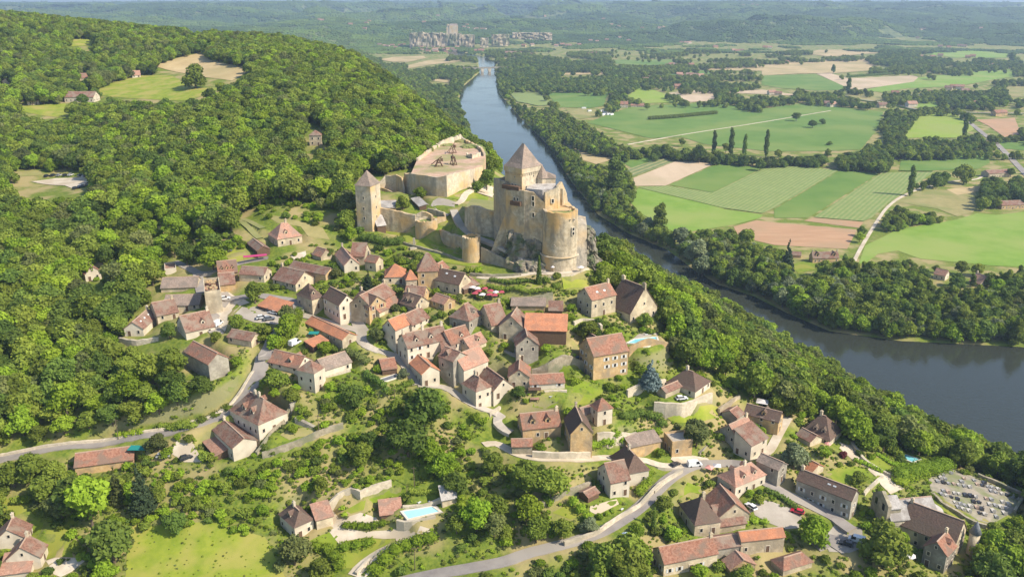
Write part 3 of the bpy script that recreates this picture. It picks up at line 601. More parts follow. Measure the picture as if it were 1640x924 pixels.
# --- bottom left and road side
h('M',(612,552),622,(592,470),(1096,487),'R','g',28,'tile_red','stone_ochre','long red roofed roadside barn with open shaded front',name='roadside_barn',cat='barn',ch=0,win=0,minw=9,ref='the roadside barn')
h('N',(838,614),718,(605,492),(1090,517),'L','h',46,'tile_brown','render_white','big manor with steep brown hipped roof, two chimneys and a balcony',ch=2,dm=((1,.3),(-1,.3),(1,-.4)),dms=1.2,ref='the big hipped manor')
h('N',(628,807),917,(465,652),(837,752),'L','g',28,'tile_brown','render_white','white fronted house with low brown roof in front of the big hipped manor',ch=1,ref='the white fronted house')
h('N',(490,884),912,(345,714),(620,832),'L','m',14,'tile_pink','wood','pink tiled lean to shed along the white fronted house',name='lean_to',cat='shed',win=0,sink=1,maxr=8,ref='the pink lean to')
h('P',(248,482),577,(132,377),(412,432),'L','h',46,'tile_dark','render_white','white house with dark hipped roof at the head of the gravel drive',dm=((1,0),),ch=1,ref='the white house on the gravel drive')
h('P',(418,425),500,(380,350),(500,400),'R','m',18,'tile_pink','stone_cream','pink tiled terrace roof joined to the white house on the gravel drive',name='lean_to',cat='shed',win=0,sink=2,minw=5)
h('P',(915,397),430,(877,335),(1077,377),'R','m',12,'tile_pink','wood','pool house with flat tiled roof beside the rectangular pool',name='pool_house',cat='hut',win=0,sink=1,minw=6,ref='the pool house')
h('P',(1390,270),310,(1400,255),(1500,250),'R','m',40,'slate_pale','stone_cream','tiny grey roofed hut at the right end of the rectangular pool',name='pool_hut',cat='hut',win=0,sink=1,minw=3)
h('O',(-60,640),700,(-80,540),(212,600),'L','g',40,'tile_brown','render_white','rear gabled house of the bottom left corner, partly cut by the frame',ch=1,maxl=12,ref='the bottom left corner house')
h('O',(45,785),860,(30,690),(327,757),'L','g',40,'tile_brown','render_white','front gabled wing of the bottom left corner house with one small window',ch=1,maxl=12)
h('O',(0,905),950,(-10,800),(243,872),'R','m',20,'tile_pink','render_white','pink roofed lean to at the very bottom left corner',win=0,minw=6,name='lean_to',cat='shed')
# --- church quarter
h('J',(440,467),545,(300,320),(822,428),'R','g',36,'slate_pale','stone_pale','stone church with pale slab roof beside the cemetery',name='church',cat='church',ch=0,maxl=11,ref='the church')
h('J',(950,667),800,(520,500),(1045,530),'L','g',44,'tile_dark','stone_cream','large dark roofed presbytery in front of the church',ch=1,maxr=13,ref='the dark roofed presbytery')
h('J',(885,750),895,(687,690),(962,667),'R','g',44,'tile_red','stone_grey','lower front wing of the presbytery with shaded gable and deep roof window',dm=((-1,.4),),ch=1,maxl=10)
# --- across the river and on the hill
h('Y',(240,745),775,(215,742),(400,742),'R','g',46,'tile_brown','stone_ochre','riverside farmhouse with two front gables across the river',ch=2,minw=7,ref='the riverside farmhouse',dm=((-1,-.8),(-1,.8)),dms=1.6)
h('Y',(95,730),740,(90,715),(165,735),'R','g',30,'tile_brown','stone_ochre','small brown shed left of the riverside farmhouse',ch=0,win=0,minw=5)
h('Y',(1055,855),885,(985,840),(1080,840),'L','g',40,'tile_pink','render_white','pink gabled cottage among riverside trees, left of the pair',ch=0,ref='the left cottage of the riverside pair')
h('Y',(1270,905),925,(1238,885),(1345,890),'L','g',40,'tile_pink','render_white','pink roofed cottage among riverside trees, right of the pair',ch=1,minw=8,ref='the right cottage of the riverside pair')
h('Y',(1325,225),250,(1322,210),(1465,218),'R','g',26,'tile_brown','stone_cream','long farmhouse by the road junction at the right edge of the plain',ch=0,minw=9,ref='the junction farmhouse')
h('Y',(1405,420),445,(1405,400),(1545,415),'R','g',26,'tile_brown','stone_ochre','long low farm building at the edge of the bright right meadow',ch=0,minw=9,ref='the meadow edge farm')
h('T',(365,835),900,(355,832),(438,835),'R','p',55,'tile_brown','stone_cream','lone tower house with pointed brown roof in the hill forest',name='tower_house',cat='house',ch=0,ref='the forest tower house')
h('S',(395,600),632,(395,590),(575,600),'R','g',34,'tile_brown','render_white','brown roofed farmhouse with white right gable on the hill meadow',ch=0,minw=9,ref='the hill farmhouse')
h('S',(165,625),650,(165,610),(240,622),'R','g',30,'tile_pink','stone_cream','tiny pink roofed house left of the hill farmhouse',ch=0,minw=7)
h('S',(15,500),520,(-30,490),(70,498),'L','g',42,'tile_dark','render_white','dark roofed white house at the very left edge of the hill',ch=0)
h('S',(490,482),498,(490,470),(542,478),'R','g',32,'tile_red','stone_cream','small red roofed house under the hill trees behind the farmhouse',ch=0,minw=7)
h('S',(815,465),482,(808,450),(865,460),'R','g',32,'tile_pink','render_white','small pink house at the top corner of the hill meadow',ch=0,minw=7)
h('U',(745,645),665,(745,625),(792,640),'R','g',40,'tile_red','render_white','white gabled end house of the red roofed farm on the plain',ch=1,minw=7)
h('U',(810,652),662,(812,640),(895,650),'R','g',28,'tile_red','render_white','long red roofed barn of the farm on the plain',ch=0,minw=9,ref='the long red barn on the plain')
# ------------------------------------------------------------------ castle
CS, CG, CP = MATS['castle_stone'], MATS['castle_grey'], MATS['castle_pale']
def RY(x, y, Y): return aty(*ab('R', x, y), Y)
def KY(x, y, Y): return RY(x, y, Y+8 if Y < 400 else Y)
def base(x, y, z): return atz(*ab('R', x, y), z)
castle = empty('castle', (*base(1100, 600, 90)[:2], 88), 0, 'medieval castle with square keep, big round artillery tower and ruined walls on its rock', 'castle')
ci = Vector(castle.location)
def cb(mb, name, m, smooth=False, parent=None):
    """castle part built in world coordinates, then moved under the castle empty"""
    p = parent or castle; off = Vector((0, 0, 0)); q = p
    off = Vector(p.location) if p is castle else ci
    mb.v = [(a[0]-off.x, a[1]-off.y, a[2]-off.z) for a in mb.v]
    o = mb.build(name, m, p, smooth); return o
def crenel(mb, P, Q, n, hgt=.9, th=.5):
    """merlons on top of an edge"""
    P = np.array(P); Q = np.array(Q); d = (Q-P)/n
    u = np.array([d[0], d[1], 0]); u = u/np.linalg.norm(u); nn = np.array([-u[1], u[0], 0])*th
    for i in range(n):
        a = P+d*(i+.15); b = P+d*(i+.8)
        q = [a-nn, b-nn, b+nn, a+nn]; mb.prism([(p[0], p[1], p[2]+hgt) for p in q], [(p[0], p[1], p[2]-.3) for p in q])
def padpt(x, y, z, r=1.5, bl=5):
    i0, i1 = np.searchsorted(gx, [x-r-bl, x+r+bl]); j0, j1 = np.searchsorted(gy, [y-r-bl, y+r+bl]); X = GX[j0:j1, i0:i1]; Y = GY[j0:j1, i0:i1]
    k = np.clip((np.hypot(X-x, Y-y)-r)/bl, 0, 1); T = TZ[j0:j1, i0:i1]; TZ[j0:j1, i0:i1] = z*(1-k)+T*k
def wallrun(pts, th=1.4, sink=6, rough=.5, seed=1):
    """curtain wall along (x, ytop, ybase, zbase) crop-R columns; ragged wall walk on top"""
    out = []
    for x, yt, yb, zb in pts:
        B = base(x, yb, zb); T = RY(x, yt, B[1]); out.append((B[0], B[1], T[2], zb))
    # subdivide
    fine = []
    for i in range(len(out)-1):
        a, b = np.array(out[i]), np.array(out[i+1]); n = max(1, int(np.linalg.norm((b-a)[:2])/2.2))
        fine += [a+(b-a)*k/n for k in range(n)]
    fine.append(np.array(out[-1])); fine = np.array(fine); r = random.Random(seed)
    d = np.gradient(fine[:, :2], axis=0); d = d/np.linalg.norm(d, axis=1)[:, None]; nn = np.stack([-d[:, 1], d[:, 0]], 1)
    mb = MB(); n = len(fine); vs = []
    for i in range(n):
        f = fine[i]; z = f[2]+r.uniform(-rough, rough*.3); a = f[:2]; b = a+nn[i]*th; bat = a-nn[i]*.5
        vs += [(bat[0], bat[1], f[3]-sink), (a[0], a[1], z), (b[0], b[1], z+r.uniform(-.15, .1)), (b[0], b[1], f[3]-sink)]
    fs = []
    for i in range(n-1):
        o = 4*i
        for k in range(3): fs.append((o+k, o+k+1, o+k+5, o+k+4))
    fs += [(0,1,2,3), (4*n-4, 4*n-3, 4*n-2, 4*n-1)]
    for p in fine: padpt(p[0], p[1]-2, p[3]-.2)
    mb.add(vs, fs); return mb, fine
def holes(parent, P, Q, n, w_=.5, hh=.9, z=None, name='window', frame=True):
    """windows on the vertical plane through P, Q (castle world coords)"""
    P = np.array(P, float); Q = np.array(Q, float); d = Q-P; L_ = np.hypot(d[0], d[1])
    rz = math.atan2(d[1], d[0])+math.pi
    for i in range(n):
        p = P+d*((i+.5)/n)
        o = inst(name, WINM['pane'], parent, (p[0]-ci.x, p[1]-ci.y, p[2]-ci.z), rz, (w_/.84, 4, hh/1.25))
        if frame: inst('frame', WINM['frame'], o)
# --- square tower with pyramid roof (west)
h('R',(195,290),560,(110,281),(252,266),'R','p',62,'lauze','castle_pale','square castle tower with pointed pale roof at the left end of the curtain wall',name='castle_tower',cat='tower',ch=0,win=0,sink=6,ref='the left castle tower')
T1 = HOUSES[-1]['o']
_d = HOUSES[-1]['dims']
for zz in (5.5, 10, 15):
    for fx, fy, rz in ((0, -_d[1]/2, math.pi), (-_d[0]/2, 0, math.pi/2), (_d[0]/2, 0, -math.pi/2)):
        o = inst('window', WINM['pane'], T1, (fx, fy, zz), rz, (.8, 1, 1)); inst('frame', WINM['frame'], o)
h('R',(238,528),548,(196,500),(276,516),'R','m',34,'slate_pale','wood','small lean to roof at the foot of the left castle tower',name='lean_to',cat='shed',win=0,sink=2,minw=4,up=1)
def frontpad(f, dd, z):
    pad([(p[0], p[1]+.3) for p in f]+[(p[0]*1.0+1.5, p[1]-dd) for p in f[::-1]], z, .1, 2.5)
# --- outer curtain
segs = [[(240,412,545,84.5),(350,435,560,84),(465,462,572,84)], [(596,542,600,83.5),(660,568,640,82.5),(748,592,682,81.5)]]
for i, s_ in enumerate(segs):
    mb, f = wallrun(s_, 1.6, seed=i); cb(mb, 'curtain_wall', CS)
    if i == 1: frontpad(f, 7, 82)
    pts = [(p[0], p[1]) for p in f]; BLOCK.append([(p[0]-1, p[1]-2) for p in pts]+[(p[0]+1, p[1]+3) for p in pts[::-1]])
def roundtower(x0, x1, ytop, ybase, zb, name='round_tower', m=CS, sink=8, flare=.5, top_flat=True, parent=None):
    xm = (x0+x1)/2; Bf = base(xm, ybase, zb); k = (np.array([Bf[0], Bf[1], zb])-CAMP)@fw
    r = (x1-x0)/2/3.695/F*k; d = Bf[:2]/np.linalg.norm(Bf[:2]); c = Bf[:2]+d*r
    zt = RY(xm, ytop, Bf[1])[2]
    mb = MB(); N = 40; rings = [(zb-sink, r+flare+.3), (zb, r+flare), (zb+(zt-zb)*.25, r+flare*.2), (zb+(zt-zb)*.6, r), (zt, r), (zt, r-1.2), (zt-1.2, r-1.25)]
    rr = random.Random(int(x0)); jit = [rr.uniform(-.5, .15) for _ in range(N)]
    vs = []; fs = []
    for j, (z, ra) in enumerate(rings):
        for i in range(N):
            a = 2*math.pi*i/N; vs.append((c[0]+ra*math.cos(a), c[1]+ra*math.sin(a), z+(jit[i] if 4 <= j <= 5 else 0)))
    for j in range(len(rings)-1):
        for i in range(N): fs.append((j*N+i, j*N+(i+1) % N, (j+1)*N+(i+1) % N, (j+1)*N+i))
    mb.add(vs, fs); 
    padpt(c[0], c[1], zb-.1, r+1.5, 5)
    t = cb(mb, name, m, True)
    t.data.set_sharp_from_angle(angle=.6)
    fl = MB(); fl.cyl(c[0], c[1], zt-2.0, zt-1.15, r-1.1, r-1.1, 32); fo = cb(fl, 'tower_terrace', MATS['verge'], parent=None); fo.parent = t
    BLOCK.append([(c[0]+(r+2)*math.cos(a), c[1]+(r+2)*math.sin(a)) for a in np.linspace(0, 6.28, 12)])
    return t, c, r, zt
tB1 = roundtower(464, 598, 500, 612, 83.5, 'bastion')
tB2 = roundtower(742, 850, 597, 742, 80.5, 'gate_tower')
# ruined chamber behind the bastion
mb, f = wallrun([(470,455,520,88),(500,440,520,88),(555,448,520,88.5),(560,470,530,88.5)], .9, 5, .8, 5); cb(mb, 'ruined_chamber', CP)
mb, f = wallrun([(560,500,530,88),(600,470,520,88.5),(645,465,500,89.5),(640,440,480,90),(540,415,450,91)], .9, 4, .5, 6); cb(mb, 'inner_wall', CS)
# gate with crenels at the second tower
mb, f = wallrun([(838,580,640,83),(870,572,640,83),(905,580,640,83.5)], 2.5, 6, .2, 7)
crenel(mb, f[0][:3], f[-1][:3], 5, 1.2); cb(mb, 'gatehouse', CP)
# ramp parapet
mb, f = wallrun([(852,650,735,80.5),(900,672,742,80.5),(960,705,758,80.5),(1040,745,775,81),(1112,782,795,81.5)], .8, 5, .1, 8); cb(mb, 'ramp_wall', CG); frontpad(f, 11, 80.2)
# shell wall (tall curved wall left of the keep)
mb, f = wallrun([(757,410,520,90.5),(790,405,560,89),(835,410,575,88.5),(880,425,580,88.3),(930,442,588,88),(985,440,600,87.5)], 2.0, 6, .4, 9); cb(mb, 'shell_wall', CS)
BLOCK.append([(p[0], p[1]-3) for p in f]+[(p[0], p[1]+8) for p in f[::-1]])
mb = MB()   # rubble platform inside the shell wall
zz = float(np.mean([p[2] for p in f])); tp = [(p[0], p[1]+1.0, zz-1.8) for p in f]+[(f[-1][0], f[-1][1]+24, zz-1.8), (f[0][0]+2, f[0][1]+20, zz-1.8)]; mb.prism(tp, [(p[0], p[1], 85) for p in tp]); cb(mb, 'shell_court', MATS['verge'])
# buttress sloping down to the gate
mb = MB(); A = KY(1000, 440, 337); B = KY(1030, 520, 334); C_ = base(905, 640, 88); D_ = base(1010, 600, 90)
mb.prism([(A[0], A[1], A[2]), (A[0]+3, A[1]+3, A[2]), (A[0]+6, A[1]+2, A[2]), (A[0]+5, A[1]-1, A[2]-1)], [(C_[0], C_[1], 84), (C_[0], C_[1]+4, 84), (D_[0]+4, D_[1]+4, 84), (D_[0]+2, D_[1]-2, 84)]); cb(mb, 'buttress', CS)
# --- keep lodgings
def blk(tops, zb, name, m, jag=0, seed=1, inset=0):
    r = random.Random(seed); tp = []
    n = len(tops)
    for i in range(n):
        a = np.array(tops[i]); b = np.array(tops[(i+1) % n]); k = max(1, int(np.linalg.norm((b-a)[:2])/2)) if jag else 1
        tp += [tuple(a+(b-a)*t/k) for t in range(k)]
    tp = [(p[0], p[1], p[2]+r.uniform(-jag, jag*.4)) for p in tp]
    mb = MB()
    if jag:     # hollow ruined walls: ragged rim, flat inside lower
        c = np.mean(np.array(tp), 0); n = len(tp); inn = [(p[0]+(c[0]-p[0])*.16, p[1]+(c[1]-p[1])*.16, p[2]) for p in tp]; zi = min(p[2] for p in tp)-1.2
        vs = [(p[0], p[1], zb) for p in tp]+tp+inn+[(p[0], p[1], zi) for p in inn]
        fs = []
        for i in range(n):
            j = (i+1) % n; fs += [(i, j, n+j, n+i), (n+i, n+j, 2*n+j, 2*n+i), (2*n+i, 2*n+j, 3*n+j, 3*n+i)]
        fs += [tuple(range(n-1, -1, -1)), tuple(range(3*n, 4*n))]; mb.add(vs, fs)
    else: mb.prism(tp, [(p[0], p[1], zb) for p in tp])
    BLOCK.append([(p[0], p[1]) for p in tp]); return cb(mb, name, m)
# K0 low left block
a = KY(1000, 262, 339); b = KY(925, 244, 347); zt = a[2]; k0 = [(a[0], a[1], zt), (b[0], b[1], zt), (b[0]+9, b[1]+7, zt), (a[0]+9, a[1]+6, zt)]
K0 = blk(k0, 88, 'west_lodging', CG, jag=.5, seed=3)
# K1 tall facade block under the donjon
f1 = KY(998, 308, 336); f2 = KY(1105, 312, 330.5); f3 = KY(1165, 330, 329.5); f4 = KY(1232, 392, 328)
K1 = blk([f1, f2, f3, f4, (f4[0]+4, f4[1]+12, f4[2]), (f3[0]+6, f3[1]+16, f2[2]), (f2[0]+4, f2[1]+18, f2[2]), (f1[0]+6, f1[1]+12, f1[2])], 84, 'keep_facade', CS, jag=.35, seed=4)
holes(K1, KY(1150, 372, 329.9), KY(1168, 377, 329.5), 1, 1.0, 1.8)
holes(K1, KY(1152, 405, 329.9), KY(1168, 410, 329.5), 1, 1.0, 1.8)
holes(K1, KY(1152, 470, 329.9), KY(1168, 475, 329.5), 1, 1.0, 1.8)
holes(K1, KY(1040, 372, 333.9), KY(1080, 378, 331.9), 2, .7, 1.3)
# wooden hoard / balcony strips
mb = MB(); A = KY(1033, 388, 334); B = KY(1092, 402, 331.2); u = (B-A); u[2] = 0; n_v = np.array([u[1], -u[0], 0])/np.linalg.norm(u)*1.3
q = [A+n_v, B+n_v, B, A]; mb.prism([(p[0], p[1], A[2]+1.1) for p in q], [(p[0], p[1], A[2]-.6) for p in q]); cb(mb, 'wooden_gallery', MATS['wood'])
mb = MB(); A = KY(986, 285, 338.5); B = KY(1086, 305, 333); u = (B-A); n_v = np.array([u[1], -u[0], 0])/np.hypot(u[0], u[1])*1.4
q = [A+n_v, B+n_v, B+np.array([0, 1, 0]), A+np.array([0, 1, 0])]; mb.prism([(p[0], p[1], A[2]+.6) for p in q], [(p[0], p[1], A[2]-1.0) for p in q]); cb(mb, 'wooden_gallery', MATS['wood'])
# donjon
n0 = KY(1093, 187, 334); l0 = atz(*ab('R', 986, 166), n0[2]); r0 = atz(*ab('R', 1193, 160), n0[2])
ea = (l0-n0)[:2]; eb = (r0-n0)[:2]; la = np.linalg.norm(ea); ea = ea/la; e2 = np.array([-ea[1], ea[0]]); e2 *= (1 if e2@eb > 0 else -1); lb = max(eb@e2, 9)
sq = [n0[:2], n0[:2]+ea*la, n0[:2]+ea*la+e2*lb, n0[:2]+e2*lb]; cc = np.mean(sq, 0)
mb = MB(); ins = lambda k: [tuple(cc+(np.array(p)-cc)*k) for p in sq]
ztD = n0[2]; mb.prism([(*p, ztD-2.2) for p in ins(.94)], [(*p, 92) for p in ins(.94)]); don = cb(mb, 'donjon', CP)
BLOCK.append([tuple(p) for p in sq])
mb = MB(); mb.prism([(*p, ztD) for p in ins(1.0)], [(*p, ztD-2.2) for p in ins(1.0)])
P_ = ins(1.0)
for i in range(4):      # corbels
    A = np.array(P_[i]); B = np.array(P_[(i+1) % 4]); n = 9
    for j in range(n):
        p = A+(B-A)*(j+.5)/n; q = p+(cc-p)*.04
        mb.box(q[0]-.22, q[0]+.22, q[1]-.22, q[1]+.22, ztD-3.2, ztD-2.2)
par = cb(mb, 'parapet', CP, parent=None); par.parent = don
apex = KY(1087, 42, 340)[2]
mb = MB(); A4 = [(*p, ztD-.1) for p in ins(1.03)]; B4 = [(*(cc+(np.array(p)-cc)*.78), ztD+(apex-ztD)*.17) for p in sq]
rdg = [(*(cc-ea*.6), apex), (*(cc+ea*.6), apex)]
# order: sq0 near, sq1 left, sq2 far, sq3 right;  ridge runs along ea
mb.add(A4+B4+rdg, [(3,2,1,0),(0,1,5,4),(1,2,6,5),(2,3,7,6),(3,0,4,7),(4,5,9,8),(5,6,9),(6,7,8,9),(7,4,8)])
dr = cb(mb, 'roof', MATS['lauze'], parent=None); dr.parent = don
mb = MB(); mb.cyl(rdg[1][0], rdg[1][1], apex-.3, apex+1.6, .12, .03, 6); fn = cb(mb, 'finial', MATS['slate_turret']); fn.parent = dr
def onface(i, t, z, w_=.6, hh=1.4, par_=None):
    S = ins(.94); A = np.array(S[i]); B = np.array(S[(i+1) % 4]); p = A+(B-A)*t; d = B-A
    nrm = p-cc; rz = math.atan2(d[1], d[0]); 
    if np.dot((-math.sin(rz), math.cos(rz)), nrm) < 0: rz += math.pi
    o = inst('window', WINM['pane'], don, (p[0]-ci.x, p[1]-ci.y, z-ci.z), rz, (w_/.84, 1.5, hh/1.25)); inst('frame', WINM['frame'], o)
for t in (.35, .55): onface(0, t, ztD-8.5)
onface(3, .78, ztD-9); onface(0, .4, ztD-4.4, .4, .8); onface(3, .4, ztD-4.4, .4, .8)
# stair turret with cone
c_ = KY(1212, 265, 342); 
mb = MB(); za = KY(1212, 240, 340)[2]; mb.cyl(c_[0], c_[1], 95, za, 2.6, 2.6, 8); st = cb(mb, 'stair_turret', CP)
mb = MB(); mb.cyl(c_[0], c_[1], za-.15, KY(1207, 168, 341)[2], 3.1, .05, 8); o = cb(mb, 'roof', MATS['lauze']); o.parent = st
# small house beside the turret
a = KY(1228, 262, 341); q = [(a[0]-3, a[1]-1, a[2]), (a[0]+4.5, a[1]-1, a[2]), (a[0]+4.5, a[1]+6, a[2]), (a[0]-3, a[1]+6, a[2])]
z_ = KY(1240, 238, 341)[2]; mb = MB(); mb.prism([(p[0], p[1], z_) for p in q], [(p[0], p[1], 95) for p in q]); hb = cb(mb, 'guard_room', CP)
mb = MB(); mb.add([(q[0][0]-.3, q[0][1]-.3, z_-.1), (q[1][0]+.3, q[1][1]-.3, z_-.1), (q[2][0]+.3, q[2][1], z_-.1), (q[3][0]-.3, q[3][1], z_-.1), ((q[0][0]+q[1][0])/2, q[0][1]+3, z_+2.2)], [(3,2,1,0),(0,1,4),(1,2,4),(2,3,4),(3,0,4)]); o = cb(mb, 'roof', MATS['lauze']); o.parent = hb
# pale roof behind the ruined wall
p1 = KY(1112, 300, 333); zr_ = KY(1200, 312, 331)[2]
q = [KY(1118, 300, 334), KY(1215, 322, 331), KY(1300, 300, 333), KY(1288, 272, 344), KY(1180, 268, 345)]
mb = MB(); q2 = [(p[0], p[1], zr_+(1.3 if i > 2 else 0)) for i, p in enumerate(q)]; mb.prism(q2, [(p[0], p[1], 95) for p in q2]); cb(mb, 'court_building', MATS['slate_pale'])
# ruined right wall
r1 = KY(1232, 330, 328); r2 = KY(1310, 290, 331); r3 = KY(1330, 262, 337); r4 = KY(1360, 330, 341)
def thinwall(P, zb, name, m, th=1.2, seed=2, jag=.6):
    r = random.Random(seed); fine = []
    for i in range(len(P)-1):
        a, b = np.array(P[i]), np.array(P[i+1]); n = max(1, int(np.linalg.norm((b-a)[:2])/1.3)); fine += [a+(b-a)*k/n for k in range(n)]
    fine.append(np.array(P[-1])); mb = MB(); vs = []; n = len(fine)
    for i, f in enumerate(fine):
        z = f[2]+r.uniform(-jag, jag*.3); d = (fine[min(i+1, n-1)]-fine[max(i-1, 0)])[:2]; d = d/np.linalg.norm(d); nn = np.array([-d[1], d[0]])*th
        vs += [(f[0], f[1], zb), (f[0], f[1], z), (f[0]+nn[0], f[1]+nn[1], z-.1), (f[0]+nn[0], f[1]+nn[1], zb)]
    fs = []
    for i in range(n-1):
        for k in range(4): fs.append((4*i+k, 4*i+(k+1) % 4, 4*i+4+(k+1) % 4, 4*i+4+k))
    fs += [(0,1,2,3), (4*n-4, 4*n-3, 4*n-2, 4*n-1)]; mb.add(vs, fs); return cb(mb, name, m)
RW = thinwall([r1, KY(1262, 318, 329.2), KY(1300, 292, 330.8), r2, r3, r4], 96, 'ruined_wall', CS, jag=.5)
holes(RW, KY(1258, 392, 329), KY(1288, 385, 330.2), 1, 1.1, 1.6)
thinwall([KY(1335, 300, 334), KY(1352, 312, 337), KY(1362, 350, 341), KY(1365, 395, 343)], 98, 'ruined_wall', CS, seed=9, jag=.9)
# mid terrace of the right wing
tq = [KY(1232, 430, 327), KY(1370, 430, 328), KY(1395, 408, 334), KY(1370, 400, 343), KY(1240, 400, 342)]
zt_ = KY(1300, 425, 330)[2]; mb = MB(); mb.prism([(p[0], p[1], zt_) for p in tq], [(p[0], p[1], 84) for p in tq]); cb(mb, 'terrace', CP)
thinwall([KY(1375, 432, 327.5), KY(1396, 408, 334), KY(1372, 398, 343)], 90, 'terrace_parapet', CP, .6, 5, .15)
thinwall([KY(1240, 405, 338), KY(1300, 410, 334), KY(1360, 392, 337)], 96, 'inner_wall', CP, .8, 15, .5)
# artillery tower
tA, cA, rA, zA = roundtower(1210, 1418, 448, 790, 82, 'artillery_tower', CS, flare=.9)
mb = MB(); zs = KY(1313, 712, 321)[2]
N = 40; vs = []
for (z, ra) in ((zs-.25, rA+.55), (zs-.1, rA+1.0), (zs+.25, rA+1.0), (zs+.4, rA+.5)):
    for i in range(N): a = 6.28318*i/N; vs.append((cA[0]+ra*math.cos(a), cA[1]+ra*math.sin(a), z))
mb.add(vs, [(j*N+i, j*N+(i+1) % N, (j+1)*N+(i+1) % N, (j+1)*N+i) for j in range(3) for i in range(N)]); o = cb(mb, 'string_course', CP); o.parent = tA
def onround(ang, z, w_=.7, hh=1.0):
    a = R_(ang); r = rA+.18; o = inst('window', WINM['pane'], tA, (cA[0]+r*math.cos(a)-ci.x, cA[1]+r*math.sin(a)-ci.y, z-ci.z), a-math.pi/2, (w_/.84, 3, hh/1.25)); inst('frame', WINM['frame'], o)
onround(-48, zA-7.8, 1.2, 1.3); onround(-48, zA-9.6, 1.2, 1.3); onround(-45, zA-3.6, .5, .7); onround(-60, zA-3.2, .3, .4)
for an in (-150, -110, -70, -30): onround(an, zA-20 if an != -110 else zA-14, .4, .5)
# buttress wall and cliff right of the tower
mb = MB(); q = [KY(1405, 500, 329), KY(1478, 525, 331), KY(1470, 470, 342), KY(1380, 450, 342)]
mb.prism([(p[0], p[1], p[2]) for p in q], [(KY(1400, 795, 321)[0], 329, 78), (KY(1480, 795, 322)[0], 331, 76), (q[2][0]+2, q[2][1], 76), (q[3][0], q[3][1], 76)]); cb(mb, 'cliff_wall', CG)
def rockmass(cx, cyy, zb, sx, sy, sz, seed, name='rock', lean=0, rough_=1.1):
    """ragged boulder-cliff: displaced column"""
    import bmesh
    from mathutils import noise
    bm = bmesh.new(); bmesh.ops.create_icosphere(bm, subdivisions=5, radius=1)
    for v in bm.verts:
        p = v.co.copy(); q = Vector((p.x*sx, p.y*sy, p.z*sz)); 
        n = noise.fractal(Vector((q.x*.13+seed, q.y*.13, q.z*.07)), 1, 2, 6)
        s_ = 1+.35*n; flat = (abs(p.x)**3+abs(p.y)**3+abs(p.z)**3)**(-1/3)
        v.co = Vector((q.x*s_*flat+lean*p.z, q.y*s_*flat, q.z*flat*(1+.1*n)))
    for v in bm.verts:
        q = v.co; c1 = noise.cell_vector(Vector((q.x*.35+seed, q.y*.35, q.z*.22))); n3 = noise.fractal(Vector((q.x*.5, q.y*.5+seed, q.z*.3)), 1, 2, 5)
        v.co = q+Vector((c1.x-.5, c1.y-.5, (c1.z-.5)*.5))*rough_+Vector((q.x, q.y, 0)).normalized()*n3*rough_*1.3
    me = bpy.data.meshes.new(name); bm.to_mesh(me); bm.free(); me.materials.append(MATS['rock'])
    o = bpy.data.objects.new(name, me); col.objects.link(o); o.location = (cx-ci.x, cyy-ci.y, zb-ci.z); o.parent = castle; return o
p = KY(1492, 700, 330); rockmass(p[0], p[1]+5, p[2]-2, 2.6, 6, 13, 3, 'cliff', -.5, 1.6)
p = KY(1505, 760, 328); rockmass(p[0], p[1]+4, p[2]-3, 3.0, 4, 8, 5, 'cliff', 0, 1.4)
p = KY(1130, 620, 331); rockmass(p[0], p[1]+1.5, 84, 8.0, 4.0, 12, 8, 'rock_base', 0, 1.5)
p = KY(1050, 600, 333); rockmass(p[0], p[1]+2.5, 86, 4.2, 3.6, 11, 18, 'rock_base', 0, 1.5)
p = KY(1190, 640, 331); rockmass(p[0], p[1]+.5, 83, 4.5, 4, 10, 28, 'rock_base', 0, 1.3)
p = KY(1150, 700, 326); rockmass(p[0], p[1]+.5, 81.5, 7, 4.5, 3.6, 38, 'rock_base', 0, 1.2)
# --- upper court
UW = [(440,215,330,94),(520,225,338,95),(590,237,347,95.5),(650,226,352,95.5),(720,208,318,95.5),(772,196,300,96),(820,185,262,96.5),(862,176,240,97)]
mb, f = wallrun(UW, 1.2, 6, .15, 12); cb(mb, 'upper_court_wall', CP)
tops = [(p[0], p[1]+.6) for p in f]; ztc = float(np.mean([p[2] for p in f]))-.9
bk = [RY(880, 180, 470), RY(860, 140, 490), RY(760, 95, 520), RY(735, 75, 535), RY(640, 95, 520), RY(570, 110, 495), RY(470, 165, 455)]
poly = tops+[(p[0], p[1]) for p in bk]
mb = MB(); mb.prism([(*p, ztc) for p in poly], [(*p, ztc-16) for p in poly]); cb(mb, 'upper_court', MATS['tan_court'] if 'tan_court' in MATS else mat('tan_court', (.42,.27,.18), (.55,.38,.27), .3, c3=(.30,.27,.12), s3=.07))
BLOCK.append(poly)
thinwall([(p[0], p[1], ztc+1.8) for p in bk], ztc-8, 'rampart', CP, 1.2, 31, .5)
thinwall([(RY(600, 122, 500)[0], 500, ztc+2.4), (RY(650, 105, 510)[0], 510, ztc+3.4), (RY(735, 85, 522)[0], 522, ztc+4.6)], ztc-2, 'ruined_wall', CP, 1.0, 41, 1.4)
thinwall([(RY(765, 150, 470)[0], 470, ztc+2.2), (RY(800, 168, 462)[0], 462, ztc+2.6), (RY(850, 160, 470)[0], 470, ztc+3.2)], ztc-2, 'ruined_wall', CP, .9, 42, 1.2)
# earth bank ring behind
for (x, y, Y, w1, seed) in ((620, 120, 505, 9, 1), (700, 92, 520, 10, 2), (800, 125, 500, 8, 3)):
    p = RY(x, y, Y); m_ = rockmass(p[0], p[1], ztc-2.6, w1, 5, 4, seed, 'grassy_mound'); m_.data.materials.clear(); m_.data.materials.append(MATS['verge'])
